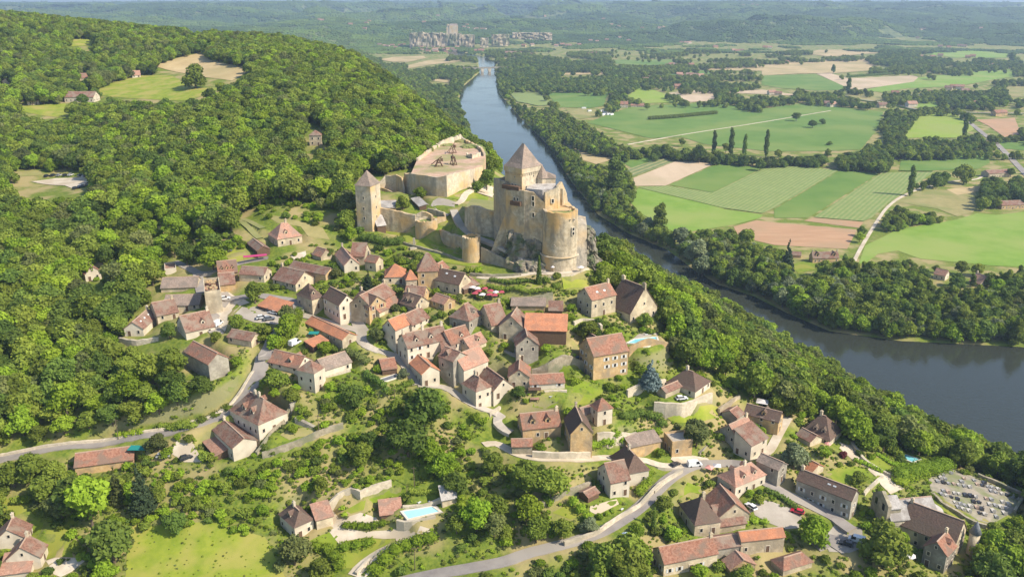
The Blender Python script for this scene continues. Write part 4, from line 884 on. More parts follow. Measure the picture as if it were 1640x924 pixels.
# ruins left of upper court
mb, f = wallrun([(255,262,370,88),(290,225,345,90),(350,222,340,91),(385,232,345,91.5),(392,300,350,91.5)], .9, 5, .7, 21); cb(mb, 'ruined_wall', CP)
mb, f = wallrun([(400,215,325,92.5),(440,210,335,93)], 3, 5, .5, 22); cb(mb, 'ruined_wall', CP)
mb, f = wallrun([(262,300,372,88),(300,310,376,88.5),(345,328,380,89)], .8, 4, .8, 23); cb(mb, 'ruined_wall', CS)
# roofs of the lower court
h('R',(345,415),440,(250,402),(352,378),'L','g',20,'slate_pale','castle_stone','long pale roofed shelter inside the lower castle court',name='shelter',cat='shelter',win=0,ch=0,sink=2,minw=5)
h('R',(487,416),432,(440,370),(492,378),'L','m',12,'slate_pale','wood','small pale roofed open shelter beside the court trees',name='shelter',cat='shelter',win=0,ch=0,sink=2,minw=3)
# trebuchets
def trebuchet(x, y, Y, s, rz, label):
    P = RY(x, y, Y); r = empty('trebuchet', (P[0], P[1], ztc), rz, label, 'siege engine', 'wooden siege engines on the upper court')
    W_ = MATS['wood']
    def beam(a, b, t, name, mb=None):
        a = Vector(a)*s; b = Vector(b)*s; d = (b-a); mb = mb or MB(); z = d.normalized(); x_ = z.orthogonal().normalized(); y_ = z.cross(x_)
        q = lambda p: [tuple(p+x_*i*t+y_*j*t) for i, j in ((-1,-1),(1,-1),(1,1),(-1,1))]
        mb.prism(q(b), q(a)); return mb
    f = MB()
    for sy in (-1.3, 1.3):
        beam((-3, sy, 0), (3, sy, 0), .16, '', f); beam((-2.4, sy, 0), (0, sy*.6, 5), .16, '', f); beam((2.4, sy, 0), (0, sy*.6, 5), .16, '', f); beam((-1.2, sy*.8, 2.5), (1.2, sy*.8, 2.5), .12, '', f)
    for x_ in (-2.6, 0, 2.6): beam((x_, -1.3, .1), (x_, 1.3, .1), .14, '', f)
    f.build('frame', W_, r)
    beam((-5.2, 0, 1.5), (2, 0, 6.4), .2, '').build('throwing_arm', W_, r)
    c = MB(); c.box(1.3*s, 2.7*s, -.8*s, .8*s, 3.4*s, 5.2*s); c.build('counterweight', W_, r)
trebuchet(603, 208, 440, .8, .3, 'wooden trebuchet nearest the front wall of the upper castle court')
trebuchet(690, 205, 445, .85, 2.0, 'wooden trebuchet in the middle of the upper castle court')
trebuchet(685, 160, 480, .85, .9, 'wooden trebuchet at the back of the upper castle court under the rampart')
# --- church belfry, presbytery turret (children of nothing: the belfry belongs to the church)
ch = [q['o'] for q in HOUSES if q['label'].startswith('stone church')][0]
l, wd, hh, rh = [q['dims'] for q in HOUSES if q['label'].startswith('stone church')][0]
sx = -1 if (Vector((math.cos(ch.rotation_euler.z), 0, 0)).x > 0) else 1
bx = sx*(l/2+.6)
mb = MB(); Wd = wd*.42
mb.prism([(bx-.6, -Wd, hh+4.5), (bx-.6, Wd, hh+4.5), (bx+.6, Wd, hh+4.5), (bx+.6, -Wd, hh+4.5)], [(bx-.6, -Wd, -5), (bx-.6, Wd, -5), (bx+.6, Wd, -5), (bx+.6, -Wd, -5)])
mb.add([(bx-.6, -Wd, hh+4.5), (bx-.6, Wd, hh+4.5), (bx-.6, 0, hh+7.5), (bx+.6, -Wd, hh+4.5), (bx+.6, Wd, hh+4.5), (bx+.6, 0, hh+7.5)], [(0,1,2), (3,5,4), (0,2,5,3), (1,4,5,2)])
bw = mb.build('bell_gable', MATS['stone_old'], ch)
for t in (-.45, .45):
    inst('bell_opening', WINM['pane'], bw, (bx+sx*.62, t*Wd, hh+1.8), sx*-math.pi/2, (1.5, 1, 1.8))
mb = MB(); mb.box(bx-sx*.6-sx*4 if sx > 0 else bx+.6, bx-.6 if sx > 0 else bx+4.6, -Wd*.8, Wd*.8, -4, hh+3.2); 
tw = mb.build('bell_tower', MATS['stone_old'], ch)
mb = MB(); x0, x1 = (bx-4.8, bx-.6) if sx > 0 else (bx+.6, bx+4.8)
for sg in (-1, 1): mb.slab([(x0, 0, hh+5.6), (x1, 0, hh+5.6), (x1, sg*(Wd*.8+.4), hh+3.1), (x0, sg*(Wd*.8+.4), hh+3.1)], .25)
mb.build('roof', MATS['slate_pale'], tw)
ax_ = -bx*.98; mb = MB(); mb.cyl(ax_, 0, -5, hh*.75, wd*.36, wd*.36, 20); ap = mb.build('apse', MATS['stone_pale'], ch, True)
mb = MB(); mb.cyl(ax_, 0, hh*.75-.05, hh*.75+2.6, wd*.36+.4, .1, 20); mb.build('roof', MATS['slate_pale'], ap)
P = hit(*ab('J', 1078, 745), TZ0); zt = aty(*ab('J', 1078, 562), P[1])[2]-P[2]
t = empty('stair_turret', (P[0], P[1], P[2]), 0, 'slim round stair turret with pointed slate cone beside the presbytery', 'tower')
MB().cyl(0, 0, -4, zt, 1.5, 1.5, 20).build('wall', MATS['stone_cream'], t, True); MB().cyl(0, 0, zt-.1, zt+4, 1.8, .05, 20).build('roof', MATS['slate_turret'], t, True)
# rubble and timber floors inside the roofless tower
l, wd, hh, rh = [q['dims'] for q in HOUSES if q['label'].startswith('roofless')][0]
rr = random.Random(4); mb = MB()
for i in range(30):
    x = rr.uniform(-l/2+1.2, l/2-1.2); y = rr.uniform(-wd/2+1.2, wd/2-1.2); s = rr.uniform(.3, 1); mb.box(x-s, x+s, y-s*.6, y+s*.6, hh, hh+rr.uniform(.15, .6))
mb.build('rubble', MATS['stone_ochre'], rt_)
# ------------------------------------------------------------------ ground sheet, fields, roads, water
# churchyard and plazas are flattened a little by the pads above
ROADSPEC = [
 ('a -250,800 M 0,490 180,455 500,378 760,325 960,280 1300,215 1540,150 N 250,580 450,500 580,420 640,365 740,280 820,180 865,90 890,20 Q 1130,395 1165,335 1230,225 1290,120 A 1340,880 1430,720 1530,600 1500,520 1380,490 1240,470 1060,480 930,500 890,440',5.2,'asphalt','road','grey main road climbing from the left edge into the village'),
 ('A 930,500 820,640 800,700 870,790',4.5,'asphalt','road','lane beside the roofless tower'),
 ('A 505,195 600,235 700,285 840,275 1000,205 1280,160',4.0,'asphalt','road','lane behind the roofless tower'),
 ('A 700,285 720,400 730,440',4.0,'asphalt','road','short lane left of the roofless tower'),
 ('A 1380,490 B 180,700 300,800 480,820 E 620,140 820,190 930,230 900,320 1000,400 1180,380 1260,440 1330,560 1380,700',4.0,'paving','street','village street winding from the square down the alley'),
 ('E 1380,700 F 330,560 420,600 500,690 650,800 780,800 860,870 G 60,460 120,560 200,600',3.2,'paving','street','narrow lane between the little orange roofed house and the lower gardens'),
 ('G -30,680 60,640 150,700 260,790 450,828 700,812 900,770 1010,765 L 1100,160 1200,240 1400,240',3.2,'gravel','lane','pale lane running below the two triangular windowed cottage'),
 ('a 560,960 640,930 L -100,1050 100,960 380,905 700,808 900,700 1080,560 1200,430 1300,335 1420,275 1540,230 K 330,30 480,0',4.6,'asphalt','road','lower lane slanting up past the cross gabled house'),
 ('K 480,0 700,-30 930,140 1080,230 1250,320 1507,455 J 20,480 120,560',4.4,'asphalt','street','shaded street in front of the long dark roofed building'),
 ('J 120,640 0,760 K 1507,560 1450,640 1330,690',4.4,'asphalt','street','street leaving the church square past the round leafy tree'),
 ('P 700,868 760,780 900,680 1040,620',3.4,'gravel','lane','pale curved drive beneath the lawn island'),
 ('C 640,330 690,345 830,335 980,305 1060,280 1180,290 1300,310 1480,290',3.6,'gravel','path','pale path below the artillery tower'),
 ('R 690,440 720,520 800,590 880,620 960,670 1060,730 1170,785 1250,800',3.6,'paving','path','pale ramp curving down from the castle court'),
 ('R 700,400 740,380 760,330 820,310 920,340',3.2,'gravel','path','path behind the shell wall'),
 ('B 110,140 60,110 -20,60 W 1450,500 1600,620',3.0,'verge','track','grassy track below the wooded hill'),
 ('Y 480,790 540,670 620,540 700,420 830,340 960,300 1100,270 1240,265 1290,240',2.8,'gravel','track','farm track across the plain'),
 ('Y 1365,35 1440,110 1520,195 1600,280',7,'asphalt','road','main road of the plain at the right edge'),
 ('V 505,590 560,610 800,640 960,680 1140,692 1400,698 1640,702',5,'asphalt','road','far country road crossing the plain'),
 ('V 1140,690 1215,700 1320,790 1410,860 Y 1370,40',7,'asphalt','road','road junction descending through the plain'),
 ('a 1005,232 1100,215 1200,200 1330,178',3,'gravel','track','pale farm track in the wide dark green field'),
 ('H 1345,560 1250,720 1180,860 I 0,560',3.2,'gravel','path','pale path beside the long yellow house'),
]
POOLS = [('D 540,662 600,632 700,620 775,612 785,655 700,688 640,690 620,668', 'turquoise pool on the terrace beside the tall ochre house', 'pool_water'),
 ('P 1085,358 1310,322 1365,360 1130,415', 'rectangular pale blue pool on the gravel drive property', 'pool_pale'),
 ('I 1190,520 1400,590 1345,615 1240,570', 'narrow turquoise pool at the edge of the river woods', 'pool_water'),
 ('E 1075,650 1190,612 1225,632 1110,668', 'small dark covered pool beside the garden shelter', 'slate_turret')]
POOLW = []
for s_, lb_, m_ in POOLS:
    px = pp(s_); z_ = float(hit(np.mean([p[0] for p in px]), np.mean([p[1] for p in px]))[2])+.3; W_ = [atz(u, v, z_) for u, v in px]; POOLW.append((W_, z_, lb_, m_))
    pad([p[:2] for p in W_], z_-.1, 2.2, 4); pad([p[:2] for p in W_], z_-1.0, .1, .6); BLOCK.append([p[:2] for p in W_])
ROADPATH = {}
def roadpath(s, w_, flat=True):
    pts = [hit(u, v, TZ0 if flat else TZ) for u, v in pp(s)]; P = np.array(pts)[:, :2]
    for _ in range(2):
        a = P[:-1]*.75+P[1:]*.25; b_ = P[:-1]*.25+P[1:]*.75; P = np.vstack([P[:1], np.stack([a, b_], 1).reshape(-1, 2), P[-1:]])
    sg = np.r_[0, np.cumsum(np.linalg.norm(np.diff(P, axis=0), axis=1))]; n = max(3, int(sg[-1]/2.0)); s2 = np.linspace(0, sg[-1], n)
    P = np.stack([np.interp(s2, sg, P[:, 0]), np.interp(s2, sg, P[:, 1])], 1)
    z = samp(TZ, P[:, 0], P[:, 1]); kk = min(15, n//2*2-1); k = np.ones(kk)/kk; z = np.convolve(np.pad(z, kk//2, 'edge'), k, 'valid')
    if flat and P[:, 1].min() < 520:
        g_ = w_/2+7; i0, i1 = np.searchsorted(gx, [P[:, 0].min()-g_, P[:, 0].max()+g_]); j0, j1 = np.searchsorted(gy, [P[:, 1].min()-g_, P[:, 1].max()+g_])
        X = GX[j0:j1, i0:i1]; Y = GY[j0:j1, i0:i1]; best = np.full(X.shape, 1e9); zz_ = np.zeros(X.shape)
        for p, zq in zip(P, z):
            d_ = (X-p[0])**2+(Y-p[1])**2; m_ = d_ < best; best = np.where(m_, d_, best); zz_ = np.where(m_, zq, zz_)
        d_ = np.sqrt(best); k_ = np.clip((d_-w_/2-1.2)/4.0, 0, 1); k_ = k_*k_*(3-2*k_); T = TZ[j0:j1, i0:i1]; TZ[j0:j1, i0:i1] = zz_*(1-k_)+T*k_
    return P, z
for q_ in ROADSPEC: ROADPATH[q_[0]] = roadpath(q_[0], q_[1], not q_[0].startswith('R '))
me = bpy.data.meshes.new('ground')
ny, nx = GX.shape
V = np.stack([GX.ravel(), GY.ravel(), TZ.ravel()], 1).astype(np.float32)
me.vertices.add(len(V)); me.vertices.foreach_set('co', V.ravel())
J, I = np.meshgrid(np.arange(ny-1), np.arange(nx-1), indexing='ij'); i0 = (J*nx+I).ravel()
Q = np.stack([i0, i0+1, i0+nx+1, i0+nx], 1).astype(np.int32)
me.loops.add(Q.size); me.loops.foreach_set('vertex_index', Q.ravel()); me.polygons.add(len(Q)); me.polygons.foreach_set('loop_start', np.arange(0, Q.size, 4, dtype=np.int32))
me.polygons.foreach_set('use_smooth', np.ones(len(Q), bool)); me.update(); me.validate()
gm = MATS['ground']; t = gm.node_tree; L = t.links.new; b = t.nodes['Principled BSDF']; src = b.inputs['Base Color'].links[0].from_socket
g = t.nodes.new('ShaderNodeNewGeometry'); sp_ = t.nodes.new('ShaderNodeSeparateXYZ'); L(g.outputs['Normal'], sp_.inputs[0])
r = t.nodes.new('ShaderNodeMapRange'); r.inputs[1].default_value = .66; r.inputs[2].default_value = .45; L(sp_.outputs[2], r.inputs[0])
x = t.nodes.new('ShaderNodeMix'); x.data_type = 'RGBA'; L(r.outputs[0], x.inputs[0]); L(src, x.inputs[6]); x.inputs[7].default_value = (.235, .225, .10, 1)
# dark forest floor far away
pd = t.nodes.new('ShaderNodeSeparateXYZ'); L(g.outputs['Position'], pd.inputs[0]); r2 = t.nodes.new('ShaderNodeMapRange'); r2.inputs[1].default_value = 5; r2.inputs[2].default_value = 12; L(pd.outputs[2], r2.inputs[0])
r3 = t.nodes.new('ShaderNodeMapRange'); r3.inputs[1].default_value = 2900; r3.inputs[2].default_value = 3200; L(pd.outputs[1], r3.inputs[0])
mm = t.nodes.new('ShaderNodeMath'); mm.operation = 'MULTIPLY'; L(r2.outputs[0], mm.inputs[0]); L(r3.outputs[0], mm.inputs[1])
nz = t.nodes.new('ShaderNodeTexNoise'); nz.inputs['Scale'].default_value = .03; nz.inputs['Detail'].default_value = 8; L(g.outputs['Position'], nz.inputs[0])
cr = t.nodes.new('ShaderNodeValToRGB'); cr.color_ramp.elements[0].color = (.06, .09, .03, 1); cr.color_ramp.elements[1].color = (.20, .22, .08, 1); cr.color_ramp.elements[0].position = .35; cr.color_ramp.elements[1].position = .65
L(nz.outputs[0], cr.inputs[0])
x2 = t.nodes.new('ShaderNodeMix'); x2.data_type = 'RGBA'; L(mm.outputs[0], x2.inputs[0]); L(x.outputs[2], x2.inputs[6]); L(cr.outputs[0], x2.inputs[7]); L(x2.outputs[2], b.inputs['Base Color'])
me.materials.append(gm)
go = bpy.data.objects.new('ground', me); col.objects.link(go); tag(go, 'rough grassy ground of hill, spur and valley', 'ground', kind='structure')
# river
wm = bpy.data.materials.new('water'); wm.use_nodes = True; t = wm.node_tree; b = t.nodes['Principled BSDF']; b.inputs['Base Color'].default_value = (.035, .04, .03, 1)
b.inputs['Roughness'].default_value = .09; b.inputs['IOR'].default_value = 1.33
g = t.nodes.new('ShaderNodeNewGeometry'); nz = t.nodes.new('ShaderNodeTexNoise'); nz.inputs['Scale'].default_value = .5; nz.inputs['Detail'].default_value = 6; t.links.new(g.outputs['Position'], nz.inputs[0])
bp = t.nodes.new('ShaderNodeBump'); bp.inputs['Strength'].default_value = .35; bp.inputs['Distance'].default_value = .25; t.links.new(nz.outputs[0], bp.inputs['Height']); t.links.new(bp.outputs[0], b.inputs['Normal'])
MATS['water'] = wm
n2 = t.nodes.new('ShaderNodeTexNoise'); n2.inputs['Scale'].default_value = .02; n2.inputs['Detail'].default_value = 3; t.links.new(g.outputs['Position'], n2.inputs[0])
mr = t.nodes.new('ShaderNodeMapRange'); mr.inputs[1].default_value = .4; mr.inputs[2].default_value = .65; mr.inputs[3].default_value = .05; mr.inputs[4].default_value = .16; t.links.new(n2.outputs[0], mr.inputs[0]); t.links.new(mr.outputs[0], b.inputs['Roughness'])
out = delaunay_2d_cdt([Vector((p[0], p[1])) for p in RIVER], [], [list(range(len(RIVER)))], 1, 1e-4)
mb = MB(); mb.add([(p.x, p.y, 0.0) for p in out[0]], [tuple(f) for f in out[2]])
wo = mb.build('river', wm); tag(wo, 'calm dark river winding through the valley', 'river', kind='structure')
# a sky-lit distance: nothing beyond the ground sheet is needed
# ---- draped patches
KEEPL = set()
KEEP = []     # pixel polygons that stay open
def offs(P): return .05+.00035*max(P[1]-250, 0)
def patch(s, m, name, label, kindcat='field', keep=True, step=None, lift=1.0, poly_world=None, z=None):
    px = pp(s) if s else None
    W_ = poly_world or [hit(u, v)[:2] for u, v in px]
    # smooth the outline a little: subdivide
    if px and keep:
        KEEP.append(px)
        if m in ('lawn', 'meadow', 'verge', 'dry_meadow'): KEEPL.add(len(KEEP)-1)
    cy_ = np.mean([p[1] for p in W_]); ext = max(max(p[0] for p in W_)-min(p[0] for p in W_), max(p[1] for p in W_)-min(p[1] for p in W_))
    st = step or max(2.0, cy_*.012, ext/60)
    bp_ = []
    n = len(W_)
    for i in range(n):
        a = np.array(W_[i]); b_ = np.array(W_[(i+1) % n]); k = max(1, int(np.linalg.norm(b_-a)/st)); bp_ += [a+(b_-a)*t_/k for t_ in range(k)]
    X, Y = np.meshgrid(np.arange(min(p[0] for p in W_), max(p[0] for p in W_), st), np.arange(min(p[1] for p in W_), max(p[1] for p in W_), st))
    X = X.ravel(); Y = Y.ravel(); ins_ = inpoly(X, Y, W_)
    d, _ = segdist(X, Y, W_, True); ins_ &= d > st*.45
    pts = [Vector((float(p[0]), float(p[1]))) for p in bp_]+[Vector((float(a), float(b_))) for a, b_ in zip(X[ins_], Y[ins_])]
    o_ = delaunay_2d_cdt(pts, [], [list(range(len(bp_)))], 1, 1e-5)
    vx = np.array([p.x for p in o_[0]]); vy = np.array([p.y for p in o_[0]])
    zz_ = samp(TZ, vx, vy)+(offs((0, cy_))*lift) if z is None else np.full(len(vx), z)
    mb = MB(); mb.add(list(zip(vx, vy, zz_)), [tuple(f) for f in o_[2]])
    ob = mb.build(name, MATS[m]); ob.data.polygons.foreach_set('use_smooth', [True]*len(ob.data.polygons)); tag(ob, label, kindcat, kind='structure')
    if ob.data.polygons and ob.data.polygons[0].normal.z < 0: ob.data.flip_normals()
    return ob
BLOCKL = []
def rows(P1, P2): # angle of rows between two px for stripes
    a = hit(*P1); b_ = hit(*P2); return math.atan2(b_[1]-a[1], b_[0]-a[0])
va = rows(ab('X', 950, 340), ab('X', 1250, 190))
stripes('vine_rows', (.28,.31,.11), (.15,.23,.055), 4.2, -va+math.pi/2)
stripes('orchard_rows', (.34,.31,.14), (.09,.16,.05), 8.0, -va+math.pi/2)
fields = [
 ('a 940,197 1010,172 1135,165 1220,175 1275,167 1330,170 1415,180 1402,212 1378,240 1300,243 1230,243 1130,232 1090,220 1040,222 985,208','crop_green','wide dark green crop field beyond the river'),
 ('U 785,595 870,540 960,560 1060,600 1150,632 900,640','crop_yellow','yellow green triangular field behind the plain farm'),
 ('U 60,575 235,572 335,650 240,658 110,632','vine_rows','tan orchard plot beside the river bend'),
 ('U 280,570 672,572 640,655 560,668 370,665','crop_green','small green field left of the camp site'),
 ('U 400,670 590,675 622,725 470,737','dry_meadow','dry grass camp site'),
 ('U 1035,575 1150,562 1290,555 1330,600 1310,625 1180,632','tan_field','pinkish bare field behind the plain farm'),
 ('U 1370,572 1617,555 V 240,590 130,590 20,585','tan_field','narrow pinkish bare field behind the hedge'),
 ('U 700,375 1060,370 1085,398 900,408 720,398','crop_green','far green field strip before the wooded hills'),
 ('U 370,455 645,448 650,460 370,466','wheat','far pale strip'),
 ('U 1210,415 1617,400 V 0,440 U 1290,435','wheat','far pale wheat field at centre'),
 ('U 1040,440 1290,437 1330,462 1040,468','crop_green','far green field above the hamlet'),
 ('V 0,405 340,370 640,360 700,395 650,440 440,455 200,458 0,470','wheat','large pale wheat field right of centre'),
 ('V 275,335 350,310 715,308 722,330 420,352','wheat','far pale wheat field below the rocky hill'),
 ('V 0,468 330,460 480,520 545,556 350,562 100,545 0,525','crop_green','mid green field under the wheat'),
 ('V 340,458 430,456 530,487 930,467 965,480 935,508 600,556 540,550','tan_field','pinkish bare field at mid right'),
 ('V 620,562 800,520 980,480 1250,450 1540,428 1570,470 1200,535 900,548 740,572','crop_bright','long bright green field at upper right'),
 ('V 930,325 1100,312 1300,300 1520,320 1510,360 1200,360 1000,335','crop_bright','far light green field at upper right'),
 ('V 540,562 740,577 785,640 640,625 520,590','dry_meadow','dry field with the solitary round tree'),
 ('V 900,620 1060,610 1090,660 950,668','crop_bright','small bright meadow beside the row of trees'),
 ('V 868,855 975,690 1225,700 1312,800 1200,852 1050,850','crop_yellow','vivid yellow green field right of the tree belt'),
 ('V 1320,740 1560,730 1600,830 1500,850 1400,780','bare_field','reddish bare field by the main road'),
 ('V 1440,870 1617,838 V 1700,935 1500,920','crop_green','green field at the right edge above the junction'),
 ('V 1505,530 1640,508 1660,600 1530,600','dry_meadow','dry field at the right edge'),
 ('X 0,0 60,50 270,95 390,120 210,168 130,142 110,90 0,40','wheat','curved pale sandy field behind the riverside trees'),
 ('X 350,142 480,120 600,130 430,190','crop_green','little green plot behind the tall riverside poplars'),
 ('X 405,195 620,130 700,150 430,245','orchard_rows','sloping young orchard plot'),
 ('X 440,252 700,150 960,157 640,300 450,302','tan_field','pale ploughed strip field'),
 ('X 660,295 960,167 1250,187 930,342','crop_green','dark green strip field'),
 ('X 470,312 645,302 930,345 1255,190 1480,180 Y 120,176 400,207 0,440 X 1235,472 1000,440','vine_rows','wide vineyard with slanting rows'),
 ('Y 403,208 655,220 210,497 0,500 0,445','crop_green','dark green strip between two vineyards'),
 ('Y 662,220 985,216 830,328 700,410 600,500 550,520 245,495','vine_rows','right hand vineyard with slanting rows'),
 ('X 410,387 480,305 930,352 1000,445 1240,478 1225,498 1050,542 690,600 640,560 470,460','crop_bright','bright green meadow behind the riverside trees'),
 ('X 1058,552 1200,512 Y 0,527 510,570 450,690 0,665 X 1200,640 1080,600','bare_field','large reddish ploughed field'),
 ('Y 180,515 240,497 550,525 520,560','bare_field','small reddish ploughed strip'),
 ('Y 780,150 900,128 1300,90 1330,160 1260,195 820,214 770,208','crop_green','green field inside the hedges at right'),
 ('Y 740,400 870,345 960,320 1240,340 1262,380 1230,462 1130,490 1000,440','dry_meadow','dry meadow around the riding arena'),
 ('Y 1060,322 1265,300 1280,330 1130,358','wheat','sandy riding arena'),
 ('Y 520,780 560,670 760,570 1120,510 1250,470 1370,480 1540,460 1900,470 1900,820 1540,800 1350,792 900,750 760,700 640,720 560,780','crop_bright','wide bright meadow at the right edge'),
 ('S 610,615 590,560 700,505 880,465 1060,470 1200,545 1380,545 1160,625 700,600','meadow','hill meadow in front of the solitary tree'),
 ('S 940,405 1100,360 1250,325 1290,370 1560,430 1430,500 1270,480 1060,440','wheat','pale mown wheat field on the hill'),
 ('S 50,660 400,640 440,690 400,730 260,715 100,680','meadow','small meadow below the hill farmhouse'),
 ('S 400,250 590,240 560,285 430,290','meadow','far clearing on the wooded hill'),
 ('W 60,215 250,205 260,235 90,245','dry_meadow','dry bank behind the forest car park'),
 ('T 880,355 1075,348 1085,362 980,385 880,385 800,370','wheat','far pale field before the cliff village, upper one'),
 ('T 960,410 1100,375 1300,358 1310,380 1130,400 980,425','wheat','far pale field before the cliff village, lower one'),
 ('T 1070,485 1235,495 1230,515 1150,505','wheat','pale strip beside the far bridge'),
 # lawns and yards of the village
 ('F 1085,455 1330,425 1430,500 1370,560 1345,505 1075,510','lawn','lawn strip behind the low lawn house'),
 ('F 985,790 1040,700 1380,680 1360,580 1540,570 1560,700 1400,765 1200,790','lawn','sunny lawn in front of the low lawn house'),
 ('G 260,380 350,290 650,210 880,160 970,220 900,300 740,350 500,385','lawn','sunny lawn between the cottages'),
 ('H 840,225 960,215 1115,325 1000,385 960,330','lawn','small lawn corner above the river woods'),
 ('H 345,555 560,540 720,450 780,480 760,560 600,600 400,600','meadow','grass bank below the curved wall'),
 ('I 640,700 800,630 1080,700 940,800 700,780','lawn','lawn inside the ivy villa garden'),
 ('I 950,570 1200,600 1160,690 1050,680','lawn','small lawn beside the ivy villa drive'),
 ('K 150,260 300,160 420,200 440,260 330,240 240,290','lawn','little lawn above the dark hipped house'),
 ('L 100,420 380,360 640,300 680,350 500,430 370,490','lawn','sloping lawn left of the cross gabled house'),
 ('L 330,620 440,560 470,500 600,640 540,700','lawn','hedged lawn under the cross gabled house'),
 ('P 590,400 640,350 900,240 1060,160 1290,200 880,290 780,350 610,410','lawn','long mown lawn above the gravel drive'),
 ('P 360,590 520,520 620,570 1030,570 830,700 740,800 620,800 630,680','lawn','lawn island inside the drive'),
 ('a 205,842 330,835 425,860 460,930 200,940','meadow','large sunlit meadow at the bottom left'),
 ('O 0,260 150,300 560,540 600,760 380,780 330,640 120,420 0,380','lawn','lawn around the bottom left corner house'),
 ('O 375,790 620,765 700,790 590,880 500,924 440,900','gravel','pale gravel turning place of the bottom left house'),
 ('N 880,740 1030,710 1150,790 960,850','lawn','mown rectangle in front of the big hipped manor'),
 ('N 1080,650 1540,640 1160,790 1020,700','dry_meadow','dry grass in front of the big hipped manor'),
 ('B 100,20 600,130 660,230 480,200 420,120 230,90','dry_meadow','dry meadow above the topmost pink roofed house'),
 ('R 250,545 370,565 470,605 600,640 745,700 860,745 840,775 640,740 500,660 370,600 240,570','lawn','grass glacis below the castle curtain wall'),
 ('R 640,355 750,315 900,350 890,380 740,380','lawn','grass court below the upper castle wall'),
 ('R 600,520 680,480 760,585 700,580','lawn','grass court inside the lower castle wall'),
 ('R 925,820 1110,790 1100,810 950,825','lawn','grass strip under the castle ramp'),
 ('R 940,880 1250,880 1290,850 1220,905 960,905','lawn','garden strip below the castle road'),
 ('R 1330,830 1500,800 1560,860 1500,890 1340,900','meadow','grass knoll below the round artillery tower'),
 ('B 640,590 860,605 850,640 800,660 700,640','dry_meadow','dry garden plot in the upper village row'),
 ('Q 520,470 660,640 900,620 1100,420 1130,440 880,660 540,740 400,770','verge','grass verge below the red roofed barn'),
 ('A 960,60 1100,100 1160,150 1000,210 930,190','meadow','small bright meadow beside the magenta awning'),
 ('Y 90,790 200,760 300,800 150,840','lawn','lawn before the riverside farmhouse'),
 ('J 770,290 850,345 1060,480 1040,500 830,370','lawn','grass strip inside the cemetery wall'),
 # hard surfaces
 ('A 895,450 960,455 1130,540 1060,565 960,660 925,780 790,650 800,620 910,560','gravel','pale yard around the roofless tower'),
 ('A 1000,640 1065,575 1200,570 1390,640 1440,620 1380,720 1160,700','paving','car park beside the orange carport'),
 ('E 830,180 930,180 980,250 900,330 880,280','paving','village square paving'),
 ('K 790,400 870,310 960,308 1130,370 1210,400 1235,470 1200,530 1090,540 940,480','paving','lower car park with the red car'),
 ('J 0,475 205,535 215,690 100,730 -60,720 -120,610','paving','paved square in front of the church'),
 ('H 395,875 560,870 680,890 720,924 470,960 380,900','gravel','pale forecourt of the flat topped garage house'),
 ('P 440,330 550,360 600,420 640,410 760,370 880,410 900,440 660,470 640,490 800,520 1060,490 1130,510 1320,505 1340,530 1120,600 1040,640 1030,570 800,560 640,590 600,620 520,520 530,440','gravel','pale gravel drive and turning place'),
 ('P 1010,640 1045,640 800,868 730,900 700,900 760,840','gravel','curving pale drive edge'),
 ('N 170,750 290,740 390,924 230,924 120,850','gravel','gravel yard beside the pink lean to'),
 ('W 190,275 350,255 545,240 540,290 460,325 400,300','gravel','pale forest car park'),
 ('I 700,460 820,460 960,620 1110,710 1280,830 1160,880 1080,800 950,650 840,590','gravel','pale drive of the ivy villa'),
 ('D 545,665 620,600 790,560 840,620 870,670 700,700 548,715','paving','stone terrace around the upper swimming pool'),
 ('P 1070,360 1100,345 1330,300 1400,370 1120,440 1060,410','paving','stone border of the rectangular swimming pool'),
 ('J 740,135 940,52 1120,125 1500,300 1430,400 1240,500 1060,470 850,330 760,250','cemetery_gravel','gravel of the cemetery'),
 ('R 1000,650 1020,690 1170,785 1205,780 1200,690 1100,640','rock','grey rocky slope below the keep'),
 ('R 520,395 600,360 700,385 690,440 650,470 560,410','paving','pale stone path crossing the castle court'),
 ('R 770,275 850,290 925,300 920,360 800,320','gravel','pale path behind the keep'),
 ('L 640,570 860,510 880,550 800,590 700,640 640,610','gravel','white terrace of the cross gabled house'),
 ('B 340,355 460,320 470,380 345,395','gravel','pale terrace behind the long low roof'),
]
fields += [('T 1205,62 1260,65 1330,85 1220,80','dry_meadow','pale hill clearing above the cliff castle'),('T 605,150 680,148 690,160 620,168','dry_meadow','pale clearing on the hill left of the cliff village'),('U 1030,95 1085,90 1085,108 1030,112','dry_meadow','small pale clearing on the distant wooded hill'),('T 1365,10 1470,12 1460,25 1370,22','dry_meadow','far pale field near the horizon left of centre'),('V 880,92 930,95 925,105 890,102','dry_meadow','far pale clearing on the right hills'),('V 650,140 760,125 800,135 660,155','meadow','far green clearing on the right hills'),('V 400,45 560,40 540,65 410,60','meadow','far green hill field near the horizon'),('S 1160,185 1270,175 1270,192 1180,195','dry_meadow','pale farmyard field behind the left hill')]
mat('cemetery_gravel', (.27,.235,.18), (.36,.31,.24), .5, c3=(.20,.21,.10), s3=.15)
LAB = {}
for s_, m_, lb_ in fields:
    cat_ = 'field'; nm = 'field'
    if m_ in ('lawn',): nm = 'lawn'; cat_ = 'lawn'
    if m_ in ('gravel', 'paving', 'cemetery_gravel'): nm = 'paved_ground'; cat_ = 'pavement'
    if m_ in ('meadow', 'verge', 'dry_meadow'): nm = 'meadow'; cat_ = 'meadow'
    if m_ == 'rock': nm = 'rocky_slope'; cat_ = 'rock'
    pp_ = patch(s_, m_, nm, lb_, cat_, lift=(2.2 if m_ in ('paving', 'gravel', 'cemetery_gravel', 'vine_rows') else 1.0))
ROADS = []
